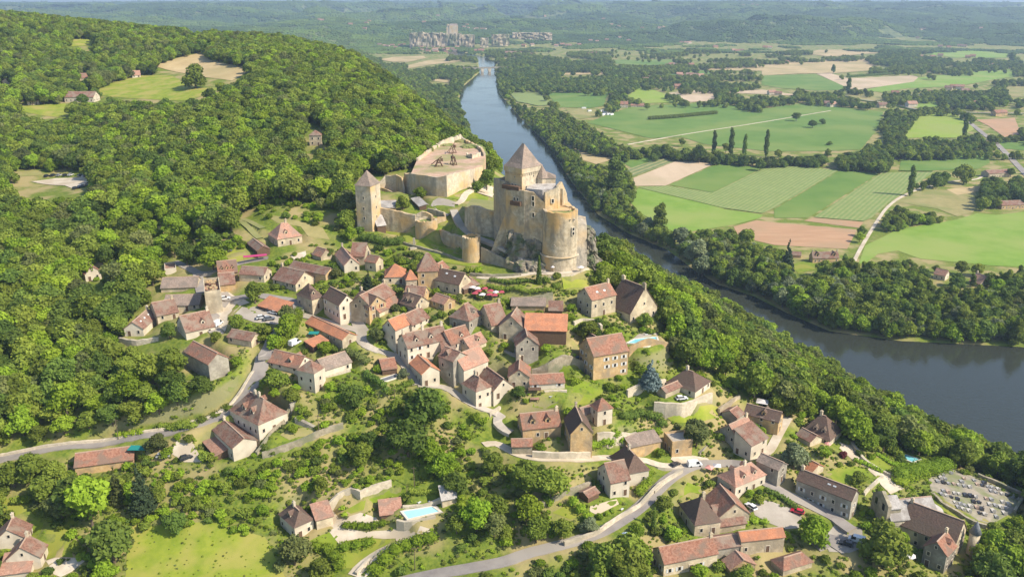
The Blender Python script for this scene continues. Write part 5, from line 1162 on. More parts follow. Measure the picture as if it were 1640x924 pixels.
def road(s, w_, m, name, label, lift=.16, keep=True):
    P, _z = ROADPATH[s]; n = len(P)
    d = np.gradient(P, axis=0); d /= np.linalg.norm(d, axis=1)[:, None]; nn = np.stack([-d[:, 1], d[:, 0]], 1)
    Lp = P+nn*w_/2; Rp = P-nn*w_/2
    z = np.maximum(np.maximum(samp(TZ, P[:, 0], P[:, 1]), samp(TZ, Lp[:, 0], Lp[:, 1])), samp(TZ, Rp[:, 0], Rp[:, 1]))
    if n > 8: k = np.ones(5)/5; z = np.maximum(z, np.convolve(np.pad(z, 2, 'edge'), k, 'valid'))
    z = z+lift+.0003*P[:, 1]
    mb = MB(); vs = []; fs = []
    for i in range(n):
        vs += [(*Lp[i], z[i]-1.2), (*Lp[i], z[i]), (*Rp[i], z[i]), (*Rp[i], z[i]-1.2)]
        if i: fs += [(4*i-4+k_, 4*i-3+k_, 4*i+1+k_, 4*i+k_) for k_ in range(3)]
    mb.add(vs, fs); o = mb.build(name, MATS[m]); tag(o, label, name, kind='structure')
    u1, v1 = proj(np.c_[Lp, z]); u2, v2 = proj(np.c_[Rp, z])
    if keep: KEEP.append(list(zip(u1, v1))+list(zip(u2, v2))[::-1])
    ROADS.append((P, w_)); return P, z
for s_, w_, m_, n_1, lb_ in ROADSPEC: road(s_, w_, m_, n_1, lb_)
# ---- walls
def stonewall(s, hgt, label, m, th=.7, raise_=0, name='stone_wall'):
    pts = [hit(u, v, TZ0) for u, v in pp(s)]; P = np.array(pts)[:, :2]
    sg = np.r_[0, np.cumsum(np.linalg.norm(np.diff(P, axis=0), axis=1))]; n = max(3, int(sg[-1]/1.8)); s2 = np.linspace(0, sg[-1], n)
    P = np.stack([np.interp(s2, sg, P[:, 0]), np.interp(s2, sg, P[:, 1])], 1)
    d = np.gradient(P, axis=0); d /= np.linalg.norm(d, axis=1)[:, None]; nn = np.stack([-d[:, 1], d[:, 0]], 1)
    fr = P-nn*.3; bk_ = P+nn*th
    zf = samp(TZ, *(P-nn*1.6).T); zb_ = samp(TZ, *(P+nn*2.2).T)
    zt = np.maximum(zf+hgt*.8, zb_+.35+raise_); k = np.ones(5)/5; zt = np.convolve(np.pad(zt, 2, 'edge'), k, 'valid'); r = random.Random(len(s))
    mb = MB(); vs = []; fs = []
    for i in range(n):
        z = zt[i]+r.uniform(-.18, .1); vs += [(*fr[i], min(zf[i], zb_[i])-1.5), (*(fr[i]+nn[i]*.12), z), (*bk_[i], z), (*bk_[i], min(zf[i], zb_[i])-1.5)]
        if i: fs += [(4*i-4+k_, 4*i-3+k_, 4*i+1+k_, 4*i+k_) for k_ in range(3)]
    fs += [(0,1,2,3), (4*n-4, 4*n-3, 4*n-2, 4*n-1)]; mb.add(vs, fs); o = mb.build(name, MATS[m]); tag(o, label, 'wall')
    u1, v1 = proj(np.c_[fr, zt]); u2, v2 = proj(np.c_[fr, zf]); KEEP.append(list(zip(u1, v1))+list(zip(u2, v2))[::-1]); return o
for wd in WALLS: stonewall(wd[0], wd[1], wd[3], wd[4])
for s_, h_, lb_, m_ in [
 ('J 1130,120 1320,200 1500,290 1420,410', 1.4, 'curved cemetery wall on the river side', 'stone_old'),
 ('P 1040,500 1130,512 1230,475 1340,430', 2.0, 'low stone wall in front of the rectangular pool', 'stone_pale'),
 ('P 730,868 800,780 900,690 1030,650', 1.0, 'pale kerb wall along the curved drive', 'stone_pale'),
 ('R 380,628 520,668 640,700 750,728', 1.2, 'low stone wall crossing the grass below the castle', 'stone_old'),
 ('R 1190,845 1280,850 1400,838 1490,800', 1.6, 'curved stone parapet at the foot of the artillery tower', 'stone_pale'),
 ('D 100,520 160,480 280,490 320,560', 1.6, 'curved pale garden wall in front of the manor wing', 'stone_pale'),
 ('I 830,470 950,620 1100,710 1230,770', 1.0, 'wall along the pale drive of the ivy villa', 'stone_pale'),
 ('H 780,500 870,440 950,400', 2.6, 'pale stone yard wall left of the long yellow house', 'stone_cream'),
 ('E 330,860 430,790', 1.6, 'grey garden wall near the square tower of the row house', 'stone_grey'),
 ('E 620,640 700,610 830,580', 1.2, 'white flowered wall below the patched roof wing', 'stone_pale'),
 ('F 860,320 960,345 1060,350', 1.8, 'shaded stone wall left of the narrow gabled stone house', 'stone_grey'),
 ('F 1190,660 1280,650 1375,665', 1.0, 'low wall of the terrace before the low lawn house', 'stone_pale'),
 ('K 40,270 130,180 230,90', 1.2, 'pale wall beside the lower lane below the forecourt', 'stone_pale'),
 ('F 740,860 790,800 830,740', 1.2, 'curved wall of the alley below the double brown roofed house', 'stone_pale'),
]: stonewall(s_, h_, lb_, m_)
# ------------------------------------------------------------------ foliage
def leafmat(name, ca, cb, trans=.32, var=.35):
    m = bpy.data.materials.new(name); m.use_nodes = True; t = m.node_tree; L = t.links.new; b = t.nodes['Principled BSDF']; MATS[name] = m
    at = t.nodes.new('ShaderNodeAttribute'); at.attribute_name = 'tint'; oi = t.nodes.new('ShaderNodeObjectInfo')
    ma = t.nodes.new('ShaderNodeMath'); ma.operation = 'MULTIPLY_ADD'; L(oi.outputs['Random'], ma.inputs[0]); ma.inputs[1].default_value = .6; 
    mb_ = t.nodes.new('ShaderNodeMath'); mb_.operation = 'MULTIPLY'; L(at.outputs['Fac'], mb_.inputs[0]); mb_.inputs[1].default_value = .5; L(mb_.outputs[0], ma.inputs[2])
    x = t.nodes.new('ShaderNodeMix'); x.data_type = 'RGBA'; L(ma.outputs[0], x.inputs[0]); x.inputs[6].default_value = (*ca, 1); x.inputs[7].default_value = (*cb, 1)
    wn = t.nodes.new('ShaderNodeMath'); wn.operation = 'MULTIPLY'; L(oi.outputs['Random'], wn.inputs[0]); wn.inputs[1].default_value = 17.3
    fr = t.nodes.new('ShaderNodeMath'); fr.operation = 'FRACT'; L(wn.outputs[0], fr.inputs[0])
    mr = t.nodes.new('ShaderNodeMapRange'); L(fr.outputs[0], mr.inputs[0]); mr.inputs[3].default_value = 1-var; mr.inputs[4].default_value = 1+var*.8
    w2 = t.nodes.new('ShaderNodeMath'); w2.operation = 'MULTIPLY'; L(oi.outputs['Random'], w2.inputs[0]); w2.inputs[1].default_value = 53.7
    f2 = t.nodes.new('ShaderNodeMath'); f2.operation = 'FRACT'; L(w2.outputs[0], f2.inputs[0])
    m2 = t.nodes.new('ShaderNodeMapRange'); L(f2.outputs[0], m2.inputs[0]); m2.inputs[3].default_value = .492; m2.inputs[4].default_value = .508
    hs = t.nodes.new('ShaderNodeHueSaturation'); L(mr.outputs[0], hs.inputs['Value']); L(m2.outputs[0], hs.inputs['Hue']); L(x.outputs[2], hs.inputs['Color']); L(hs.outputs[0], b.inputs['Base Color'])
    b.inputs['Roughness'].default_value = .75; b.inputs['Specular IOR Level'].default_value = .15
    tr = t.nodes.new('ShaderNodeBsdfTranslucent'); L(hs.outputs[0], tr.inputs[0]); mx = t.nodes.new('ShaderNodeMixShader'); mx.inputs[0].default_value = trans
    out = t.nodes['Material Output']; L(b.outputs[0], mx.inputs[1]); L(tr.outputs[0], mx.inputs[2]); L(mx.outputs[0], out.inputs[0]); return m
leafmat('leaf_dark', (.10,.16,.026), (.155,.22,.036))
leafmat('leaf_mid', (.15,.205,.025), (.235,.29,.04))
leafmat('leaf_bright', (.18,.28,.018), (.28,.38,.03))
leafmat('leaf_olive', (.13,.16,.045), (.20,.225,.065))
leafmat('leaf_silver', (.17,.215,.10), (.26,.30,.15))
leafmat('leaf_conifer', (.035,.06,.025), (.06,.085,.035), .1)
leafmat('leaf_blue', (.10,.14,.13), (.15,.19,.18), .1)
leafmat('leaf_far', (.055,.095,.02), (.085,.13,.028), .2)
leafmat('leaf_red', (.10,.02,.025), (.15,.035,.03), .2)
mat('bark', (.10,.075,.05), (.17,.13,.09), 3)
def unit(n, r): v = r.normal(size=(n, 3)); return v/np.linalg.norm(v, axis=1)[:, None]
ICO = None
def icosub(k):
    import bmesh
    bm = bmesh.new(); bmesh.ops.create_icosphere(bm, subdivisions=k, radius=1); v = np.array([p.co[:] for p in bm.verts]); f = [tuple(q.index for q in fc.verts) for fc in bm.faces]; bm.free(); return v, f
ICV, ICF = icosub(2)
def leafmesh(name, lobes, nleaf, size, m, seed, core=.8, up_bias=.25, tdev=.5):
    """lobes: (cx,cy,cz,rx,ry,rz). leaf quads over the lobes with a ragged core inside"""
    r = np.random.default_rng(seed); vs = []; fs = []; tint = []; o = 0
    area = np.array([(l[3]*l[4]+l[3]*l[5]+l[4]*l[5]) for l in lobes]); cnt = np.maximum(6, (nleaf*area/area.sum()).astype(int))
    LC = np.array([l[:3] for l in lobes]); LR = np.array([l[3:] for l in lobes])
    for li, l in enumerate(lobes):
        lt = r.uniform(.15, .85); c = LC[li]; R3 = LR[li]
        # core
        v = ICV*(1+r.uniform(-.22, .12, (len(ICV), 1)))*R3*core+c; vs.append(v); fs += [tuple(o+i for i in f) for f in ICF]; tint += [lt]*len(ICF); o += len(v)
        n = cnt[li]; d = unit(n, r); d[:, 2] = np.where((d[:, 2] < -.35) & (r.random(n) < .6), -d[:, 2], d[:, 2])
        p = c+d*R3*r.uniform(.82, 1.12, (n, 1))
        # skip leaves deep inside other lobes
        keep = np.ones(n, bool)
        for lj in range(len(lobes)):
            if lj != li: keep &= (((p-LC[lj])/LR[lj])**2).sum(1) > .62
        p = p[keep]; d = d[keep]; n = len(p)
        nrm = d*.75+unit(n, r)*.8+np.array([0, 0, up_bias]); nrm /= np.linalg.norm(nrm, axis=1)[:, None]
        a = np.cross(nrm, unit(n, r)); a /= np.linalg.norm(a, axis=1)[:, None]; b_ = np.cross(nrm, a); s = size*r.uniform(.6, 1.3, (n, 1))
        q = np.stack([p-a*s-b_*s*.7, p+a*s-b_*s*.5, p+a*s*.8+b_*s*.8, p-a*s*.9+b_*s*.6], 1).reshape(-1, 3)
        vs.append(q); fs += [(o+4*i, o+4*i+1, o+4*i+2, o+4*i+3) for i in range(n)]; o += 4*n
        tint += list(np.clip(lt+r.normal(0, tdev*.5, n), 0, 1))
    me = bpy.data.meshes.new(name); me.from_pydata(np.vstack(vs).tolist(), [], fs); me.materials.append(MATS[m])
    at = me.attributes.new('tint', 'FLOAT', 'FACE'); at.data.foreach_set('value', np.array(tint, np.float32)); me.update(); return me
def recolour(me, m, name=None):
    c = me.copy(); c.materials.clear(); c.materials.append(MATS[m]); 
    if name: c.name = name
    return c
def crown_lobes(seed, R=4.4, Hh=9.5, n=9):
    r = np.random.default_rng(seed); L = [(0, 0, Hh*.58, R*.62, R*.62, Hh*.34)]
    for i in range(n):
        a = 2*math.pi*i/n*1.9+r.uniform(-.4, .4); k = r.uniform(.35, .68); zz = Hh*r.uniform(.26, .78); s = R*r.uniform(.33, .52)
        L.append((math.cos(a)*R*k, math.sin(a)*R*k, zz, s, s*r.uniform(.8, 1.1), s*r.uniform(.7, .95)))
    L.append((r.uniform(-.6, .6), r.uniform(-.6, .6), Hh*.84, R*.4, R*.4, Hh*.15)); return L
def trunk(name, Hh, r0=.32, limbs=4, seed=0):
    mb = MB(); mb.cyl(0, 0, -.8, Hh*.55, r0, r0*.5, 8); r = random.Random(seed)
    for i in range(limbs):
        a = 6.28*i/limbs+r.random(); z0 = Hh*.3; x = math.cos(a)*1.7; y = math.sin(a)*1.7; t = .09
        mb.prism([(x-t*.5, y, Hh*.55), (x+t*.5, y, Hh*.55), (x, y+t, Hh*.55)], [(-t, -t, z0), (t, -t, z0), (0, t, z0)])
    return mb.mesh(name, MATS['bark'])
KINDS = {}
for i in range(5):
    base_ = leafmesh('crown', crown_lobes(i+1, 4.2+.2*(i % 3), 9+(i % 2), 8+i % 3), 1500, .36, 'leaf_mid', i)
    KINDS['b%d_mid' % i] = base_
    for tn in ('dark', 'bright', 'olive', 'silver'): KINDS['b%d_%s' % (i, tn)] = recolour(base_, 'leaf_'+tn)
TRUNK = trunk('trunk', 9.5); TRUNKT = trunk('trunk', 18, .3, 0)
for i in range(3):
    r = np.random.default_rng(50+i); lb = [(0, 0, .9, 1.2, 1.2, .95)]+[(r.uniform(-.9, .9), r.uniform(-.9, .9), r.uniform(.5, 1.2), .7, .7, .6) for _ in range(4)]
    base_ = leafmesh('bush', lb, 420, .2, 'leaf_mid', 60+i)
    for tn in ('mid', 'dark', 'bright', 'olive'): KINDS['s%d_%s' % (i, tn)] = recolour(base_, 'leaf_'+tn) if tn != 'mid' else base_
KINDS['s0_red'] = recolour(base_, 'leaf_red')
KINDS['poplar'] = leafmesh('crown', [(math.sin(k*2.1)*.3, math.cos(k*2.1)*.3, 2.4+k*1.75, 1.35*(1-.09*abs(k-3)), 1.35*(1-.09*abs(k-3)), 1.9) for k in range(8)], 1300, .32, 'leaf_dark', 71)
KINDS['tallriver'] = leafmesh('crown', [(math.sin(k*2.3)*1.3, math.cos(k*2.3)*1.3, 3.0+k*1.35, 2.5-.12*k, 2.5-.12*k, 1.9) for k in range(9)], 1700, .36, 'leaf_mid', 72)
KINDS['tallriver_dark'] = recolour(KINDS['tallriver'], 'leaf_dark')
KINDS['cypress'] = leafmesh('crown', [(0, 0, 1+k*.95, 1.0-.09*k, 1.0-.09*k, 1.1) for k in range(9)], 1100, .18, 'leaf_dark', 73)
def conifer(seed, m, Hh=13, R=3.4):
    r = np.random.default_rng(seed); L = []
    for k in range(11):
        z = 1.4+(Hh-1.8)*k/10.5; rr_ = R*(1-k/11.5)
        for j in range(max(1, int(6*(1-k/11)))):
            a = j*6.28/max(1, int(6*(1-k/11)))+k*1.1+r.uniform(-.2, .2); L.append((math.cos(a)*rr_*.55, math.sin(a)*rr_*.55, z, max(rr_*.5, .3), max(rr_*.5, .3), .62))
    return leafmesh('crown', L, 2200, .24, m, seed, up_bias=.1)
KINDS['conifer'] = conifer(81, 'leaf_conifer'); KINDS['conifer_blue'] = conifer(82, 'leaf_blue', 9, 3.4); KINDS['conifer_olive'] = conifer(83, 'leaf_olive', 13, 3.0)
NAMES = dict(b='broadleaf_tree', s='shrub', p='poplar_tree', t='river_tree', c='conifer_tree')
def plant(kind, x, y, z, s, rz, label, group=None, sz=None, name=None, cat='tree'):
    me_ = KINDS[kind]; nm = name or NAMES[kind[0]]
    if kind[0] == 's':
        o = inst(nm, me_, None, (x, y, z), rz, (s, s, sz or s)); return tag(o, label, 'shrub' if cat == 'tree' else cat, group)
    e = empty(nm, (x, y, z), rz, label, cat, group); e.scale = (s, s, sz or s)
    inst('crown', me_, e); inst('trunk', TRUNKT if kind[0] in 'pt' else TRUNK, e); return e
# ------------------------------------------------------------------ where the woods are (picture of the visible canopy)
Z0U, Z0V, ZS = -700, -60, 2
zw, zh = (2340+700)//ZS, (1300+60)//ZS
ZU, ZV = np.meshgrid(Z0U+np.arange(zw)*ZS, Z0V+np.arange(zh)*ZS)
zone = np.zeros(ZU.shape, np.uint8)
def zp(s, code):
    global zone
    P = pp(s) if isinstance(s, str) else s
    us = [p[0] for p in P]; vs = [p[1] for p in P]
    a, b_ = max(0, int((min(us)-Z0U)/ZS)), min(zw, int((max(us)-Z0U)/ZS)+2); c, d = max(0, int((min(vs)-Z0V)/ZS)), min(zh, int((max(vs)-Z0V)/ZS)+2)
    if a >= b_ or c >= d: return
    m = inpoly(ZU[c:d, a:b_], ZV[c:d, a:b_], P); zone[c:d, a:b_][m] = code
zp('a -700,1300 -700,700 0,690 180,650 380,560 420,420 560,360 700,400 950,430 1100,560 1250,650 1480,720 1660,760 2300,900 2300,1300', 4)
zp('a -700,-20 0,20 150,36 300,48 470,52 560,72 600,92 680,140 745,205 800,265 815,290 790,262 745,240 700,245 640,272 600,270 560,320 560,372 500,352 470,330 430,345 405,400 300,405 270,425 240,440 205,480 205,540 265,560 290,575 295,620 345,628 290,665 200,695 90,712 0,738 -700,810', 1)
zp('a 390,310 470,300 560,330 555,372 480,350 420,345', 3)
zp('a 130,330 220,320 260,330 300,350 390,345 400,390 340,400 270,420 230,445 180,455 150,450 130,400 155,380', 2)
zp('a 600,92 640,100 760,108 770,118 735,140 740,160 748,205 745,230 680,140', 8)
zp('a 945,372 1000,398 1050,420 1100,440 1180,490 1250,530 1350,596 1450,645 1560,704 1600,712 1700,690 2300,850 2300,1300 1640,1100 1560,900 1580,860 1600,850 1660,830 1660,760 1540,735 1490,718 1400,700 1370,690 1350,655 1290,650 1220,640 1180,600 1120,570 1080,560 1075,520 1058,500 1050,460 1000,450 950,440', 1)
zp('a 1380,650 1480,700 1500,735 1480,745 1400,720', 1)
zp('a 788,118 812,112 850,140 900,180 960,215 1010,245 1030,252 1010,268 1015,310 1062,335 1100,350 1180,368 1205,390 1255,400 1260,440 1330,445 1350,430 1380,420 1400,440 1500,470 1640,470 2340,470 2340,545 1640,540 1540,540 1440,532 1330,515 1260,488 1210,462 1150,445 1110,420 1070,393 1010,366 960,335 915,280 880,228 835,182 800,145', 5)
zp('X 130,140 400,118 600,60 560,110 350,140 210,170', 0)
zp('a 955,258 990,262 1030,330 990,335', 5)
zp('U 0,370 120,350 420,370 700,385 880,470 870,560 790,560 650,560 480,572 280,570 60,575 0,545', 8)
zp('U 650,560 760,560 830,640 800,700 720,712 640,650', 8)
zp('U 860,480 1040,490 1310,490 1310,550 1130,550 1040,545 900,520', 9)
zp('U 1300,510 1617,520 1617,555 1400,565 1320,560', 8)
zp('V 0,520 30,520 60,545 0,560', 8); zp('V 0,590 200,590 230,620 190,650 60,690 0,680', 8); zp('U 1290,575 1400,565 1617,590 1617,650 1420,640 1330,620', 8)
zp('V 265,500 460,500 500,600 300,600', 8); zp('V 380,620 680,630 690,670 600,690 400,680', 8)
zp('V 640,335 700,335 760,270 850,280 900,330 1160,345 1170,390 1040,420 820,400 700,385', 8)
zp('V 740,550 990,520 1000,590 900,600 780,600', 9); zp('V 1060,570 1410,560 1480,490 1530,560 1540,620 1400,660 1100,660 1070,640', 8)
zp('V 1170,390 1400,370 1600,370 1600,420 1200,425', 8)
zp('V 1560,600 1617,590 1640,640 1560,640', 8)
zp('V 770,680 960,685 870,850 860,924 780,924 750,800', 8)
zp('V 870,860 1300,850 1380,800 1420,870 1420,924 870,924', 8)
zp('X 440,90 560,70 1000,110 1300,140 1617,120 1617,180 1300,175 1000,150 700,140 560,130', 8)
zp('Y 400,90 560,40 660,60 710,110 710,200 560,205 400,180', 8); zp('Y 720,30 1340,20 1350,70 900,90 730,85', 8)
zp('Y 640,420 720,410 880,430 1110,450 1110,500 900,560 700,560 620,510', 7)
zp('Y 560,760 640,700 760,705 900,760 1060,790 980,800 960,870 700,924 560,870', 7)
zp('Y 900,240 1060,190 1060,300 910,305', 8); zp('Y 1260,240 1400,260 1460,380 1400,430 1260,410', 8); zp('Y 1450,200 1600,180 1640,380 1480,380', 8)
zp('Y 510,600 560,520 650,540 640,620 560,650', 8); zp('Y 430,650 480,630 520,660 500,700 440,700', 8)
zp('Y 0,700 60,720 200,800 420,740 560,780 700,850 1000,870 1600,850 1600,924 0,924', 5)
zp('a 0,800 130,715 200,720 240,745 330,760 420,735 560,650 640,625 700,640 720,680 800,700 840,740 830,800 740,790 640,770 540,790 520,830 440,800 440,850 380,840 205,838 200,924 110,924 130,880 70,820 0,790', 3)
zp('a 640,625 700,635 725,720 800,730 850,780 840,860 760,900 720,820 740,760 650,760 640,700', 2)
zp('a 420,865 460,850 520,924 420,924', 2); zp('a 1560,880 1660,830 1660,960 1560,960', 1); zp('a 720,820 880,740 920,860 740,880', 2)
zp('a 0,745 90,720 130,780 100,820 60,800 0,790', 1); zp('a 940,840 1000,830 1040,860 1040,924 880,924', 2)
zp('a 0,712 90,690 200,668 290,640 350,606 410,560 425,590 350,645 290,676 200,702 90,718 0,744', 3)
for s_ in ('a 410,340 470,300 560,330 560,400 480,400', 'a 530,395 780,440 780,470 640,440'): pass
for i_, P in enumerate(KEEP): zp(P, 12 if i_ in KEEPL else 10)
zp('T 325,765 395,755 455,800 470,930 330,930', 12)
zp('W 40,200 560,220 560,345 420,360 60,330', 12)
zp('R 105,280 175,180 260,250 400,205 560,110 740,70 880,180 930,240 985,165 1087,40 1200,170 1330,265 1400,400 1500,500 1540,560 1540,790 1200,810 900,800 740,745 460,615 190,560', 11)
# world block raster
bx0, by0, bn = -450, 130, 1000
bm_ = np.zeros((bn, bn), bool); BXX, BYY = np.meshgrid(bx0+np.arange(bn), by0+np.arange(bn))
for P in BLOCK:
    us = [p[0] for p in P]; vs = [p[1] for p in P]; a, b_ = int(min(us)-bx0)-3, int(max(us)-bx0)+4; c, d = int(min(vs)-by0)-3, int(max(vs)-by0)+4
    a, c = max(a, 0), max(c, 0)
    X = BXX[c:d, a:b_]; Y = BYY[c:d, a:b_]
    if X.size: bm_[c:d, a:b_] |= inpoly(X, Y, P) | (segdist(X.astype(float), Y.astype(float), P, True)[0] < 1.6)
for P, w_ in ROADS:
    for p in P:
        a, c = int(p[0]-bx0), int(p[1]-by0); k_ = int(w_/2+1.5)
        if 5 < a < bn-5 and 5 < c < bn-5: bm_[c-k_:c+k_+1, a-k_:a+k_+1] = True
def blocked(x, y):
    i = (x-bx0).astype(int); j = (y-by0).astype(int); ok = (i >= 0) & (i < bn) & (j >= 0) & (j < bn); r = np.zeros(len(x), bool); r[ok] = bm_[j[ok], i[ok]]; return r
HU = np.array(HULLS)
def candidates(x0, x1, y0, y1, s, seed):
    r = np.random.default_rng(seed); X, Y = np.meshgrid(np.arange(x0, x1, s), np.arange(y0, y1, s)); X = X.ravel()+r.uniform(-.42, .42, X.size)*s; Y = Y.ravel()+r.uniform(-.42, .42, Y.size)*s
    m = np.abs(X) < Y*.72+120; return X[m], Y[m]
def look(x, y, z, hc):
    u, v = proj(np.stack([x, y, z+hc], 1)); i = ((u-Z0U)/ZS); j = ((v-Z0V)/ZS)
    ok = np.isfinite(i) & np.isfinite(j); i = np.where(ok, i, -1).astype(int); j = np.where(ok, j, -1).astype(int)
    inn = (i >= 0) & (i < zw) & (j >= 0) & (j < zh); c = np.zeros(len(x), int); c[inn] = zone[j[inn], i[inn]]; return u, v, c
def clear_of(u, v, y, rpx, k=.75):
    ok = np.ones(len(u), bool)
    for h_ in HU: ok &= ~((y < h_[4]+1) & (u > h_[0]-rpx*k) & (u < h_[2]+rpx*k) & (v > h_[1]-rpx*k) & (v < h_[3]+rpx*k))
    return ok
TREES = []   # (kind, x, y, z, scale, rz, u, v, code)
rg = np.random.default_rng(5)
def tonepick(code, n):
    p = {1: (.22,.46,.24,.08), 2: (.12,.38,.4,.1), 3: (.08,.34,.48,.1), 4: (.15,.38,.42,.05), 5: (.22,.44,.22,.08), 7: (.3,.6,.1,0), 8: (.6,.34,.04,.02), 9: (.5,.4,.1,0)}
    q = np.array(p[code]); return q/q.sum()
def scatter(x0, x1, y0, y1, s, seed, prob, sc_r, bush=False):
    x, y = candidates(x0, x1, y0, y1, s, seed); z = samp(TZ, x, y); hc = 1.2 if bush else 6.0
    m = ~blocked(x, y) & ~inpoly(x, y, RIVER) & (z > .3); x, y, z = x[m], y[m], z[m]; sc1 = rg.uniform(*sc_r, len(x)); hc = hc if bush else 5.6*sc1
    u, v, c = look(x, y, z, hc); _, _, cg = look(x, y, z, 0.)
    # patchy density inside open woods
    nz_ = vnoise(x, y, 30, 9)
    pr = np.zeros(len(x))
    for k_, pv in prob.items(): pr = np.where(c == k_, pv, pr)
    if not bush:
        pr = np.where((cg >= 10) & (c != 5), 0, pr); dp_ = (np.stack([x, y, z], 1)-CAMP)@fw; rq = 4.0*sc1*F/np.maximum(dp_, 1)
        for du, dv in ((0, -1.0), (.7, -.4), (-.7, -.4), (0, .4)):
            ii = np.clip(((u+du*rq-Z0U)/ZS), 0, zw-1); jj = np.clip(((v+dv*rq-Z0V)/ZS), 0, zh-1); ii = np.nan_to_num(ii).astype(int); jj = np.nan_to_num(jj).astype(int)
            pr = np.where((zone[jj, ii] >= 10) & (rg.random(len(x)) < .93), 0, pr)
    pr = np.where(np.isin(c, (2, 3, 4)), pr*(.35+1.3*nz_), pr)
    if not bush: pr = np.where((c == 0) & (y > 1000) & (x > -200), np.where(vnoise(x, y, 70, 19)*.6+vnoise(x, y, 210, 20)*.4 > .60, .8, .012), pr)
    dep = (np.stack([x, y, z], 1)-CAMP)@fw; rp = (1.3 if bush else 4.4)*sc1*F/np.maximum(dep, 1)
    m = (rg.random(len(x)) < pr) & clear_of(u, v, y, rp)
    for xx, yy, zz_, s_, uu, vv, cc_ in zip(x[m], y[m], z[m], sc1[m], u[m], v[m], c[m]):
        tone = rg.choice(['dark', 'mid', 'bright', 'olive'], p=tonepick(int(cc_), 1)) if int(cc_) in (1,2,3,4,5,7,8,9) else 'mid'
        if bush:
            kd = 's%d_%s' % (rg.integers(3), tone)
            if cc_ == 1: s_ *= 1.7
        else:
            kd = 'b%d_%s' % (rg.integers(5), tone)
            if cc_ == 5: s_ = s_*(.95 if yy > 700 else 1.08)
            if cc_ in (3, 4, 7): s_ = s_*.75
            if cc_ == 5:
                q = rg.random()
                if q < .08 and yy < 900: kd = 'b%d_silver' % rg.integers(5)
                elif q < .36: kd = rg.choice(['tallriver', 'tallriver', 'tallriver_dark']); s_ *= .72
        TREES.append((kd, float(xx), float(yy), float(zz_)-(.1 if bush else .3), float(s_), float(rg.uniform(0, 6.28)), float(uu), float(vv), int(cc_)))
scatter(-600, 520, 130, 1300, 5.4, 21, {1: .97, 2: .30, 3: .13, 4: .11, 5: 1, 7: .9, 8: .9, 9: .5}, (.8, 1.45))
scatter(-900, 1600, 1300, 3050, 10.5, 22, {1: .97, 2: .6, 5: .95, 7: .8, 8: .85, 9: .4}, (.95, 1.5))
scatter(520, 1000, 300, 1300, 7.5, 24, {1: .97, 5: 1, 7: .9, 8: .9, 9: .5}, (.8, 1.2))
scatter(-1500, -600, 130, 1500, 10, 25, {1: .97}, (1.1, 1.6))
scatter(-330, 330, 135, 430, 2.5, 23, {1: .08, 2: .5, 3: .62, 4: .42, 7: .02, 10: .0}, (.5, 1.5), True)
print('TREES', len(TREES), {k_: sum(1 for t in TREES if t[8] == k_) for k_ in range(12)})
# ------------------------------------------------------------------ named trees
def PT(c, x, y, rpx, kind, label, hfac=1.0, name=None, cat='tree', dy=None, tall=None):
    """crown centre at crop pixel, radius in crop pixels"""
    u, v = ab(c, x, y); s_ = CR[c][2]; r_px = rpx/s_
    hcu = 5.5
    if kind == 'poplar' or kind.startswith('tall'): ratio, hb = None, None
    # find ground under the crown: crown centre is hc above the ground
    Pg = hit(u, v+r_px*(.9 if kind[0] != 's' else .5))
    for _ in range(3):
        dep = (Pg-CAMP)@fw; R_m = r_px*dep/F
        if kind[0] == 'b': S = R_m/4.4; hc = 5.6*S
        elif kind[0] == 's': S = R_m/1.5; hc = .9*S
        elif kind == 'poplar': S = R_m/1.4; hc = 8*S*(tall or 1)
        elif kind.startswith('tall'): S = R_m/3.2; hc = 8*S
        elif kind == 'cypress': S = R_m/1.0; hc = 5*S*(tall or 1)
        else: S = R_m/3.3; hc = 6*S
        hc *= hfac
        # ground point whose crown centre projects to (u, v)
        best = None
        for Yt in np.linspace(Pg[1]-25, Pg[1]+30, 56):
            d = aty(u, v, Yt); e_ = abs(samp(TZ, d[0], Yt)+hc-d[2])
            if best is None or e_ < best[0]: best = (e_, d[0], Yt)
        Pg = np.array([best[1], best[2], float(samp(TZ, best[1], best[2]))])
    global TREES
    rr_ = R_m*.8
    TREES = [t for t in TREES if (t[1]-Pg[0])**2+(t[2]-Pg[1])**2 > rr_*rr_*(1.2 if t[0][0] != 's' else .6) and not (t[2] < Pg[1] and abs(t[6]-u) < r_px and abs(t[7]-v) < r_px)]
    return plant(kind, Pg[0], Pg[1], Pg[2]-.3, S, random.uniform(0, 6), label, sz=S*hfac*(tall or 1), name=name, cat=cat)
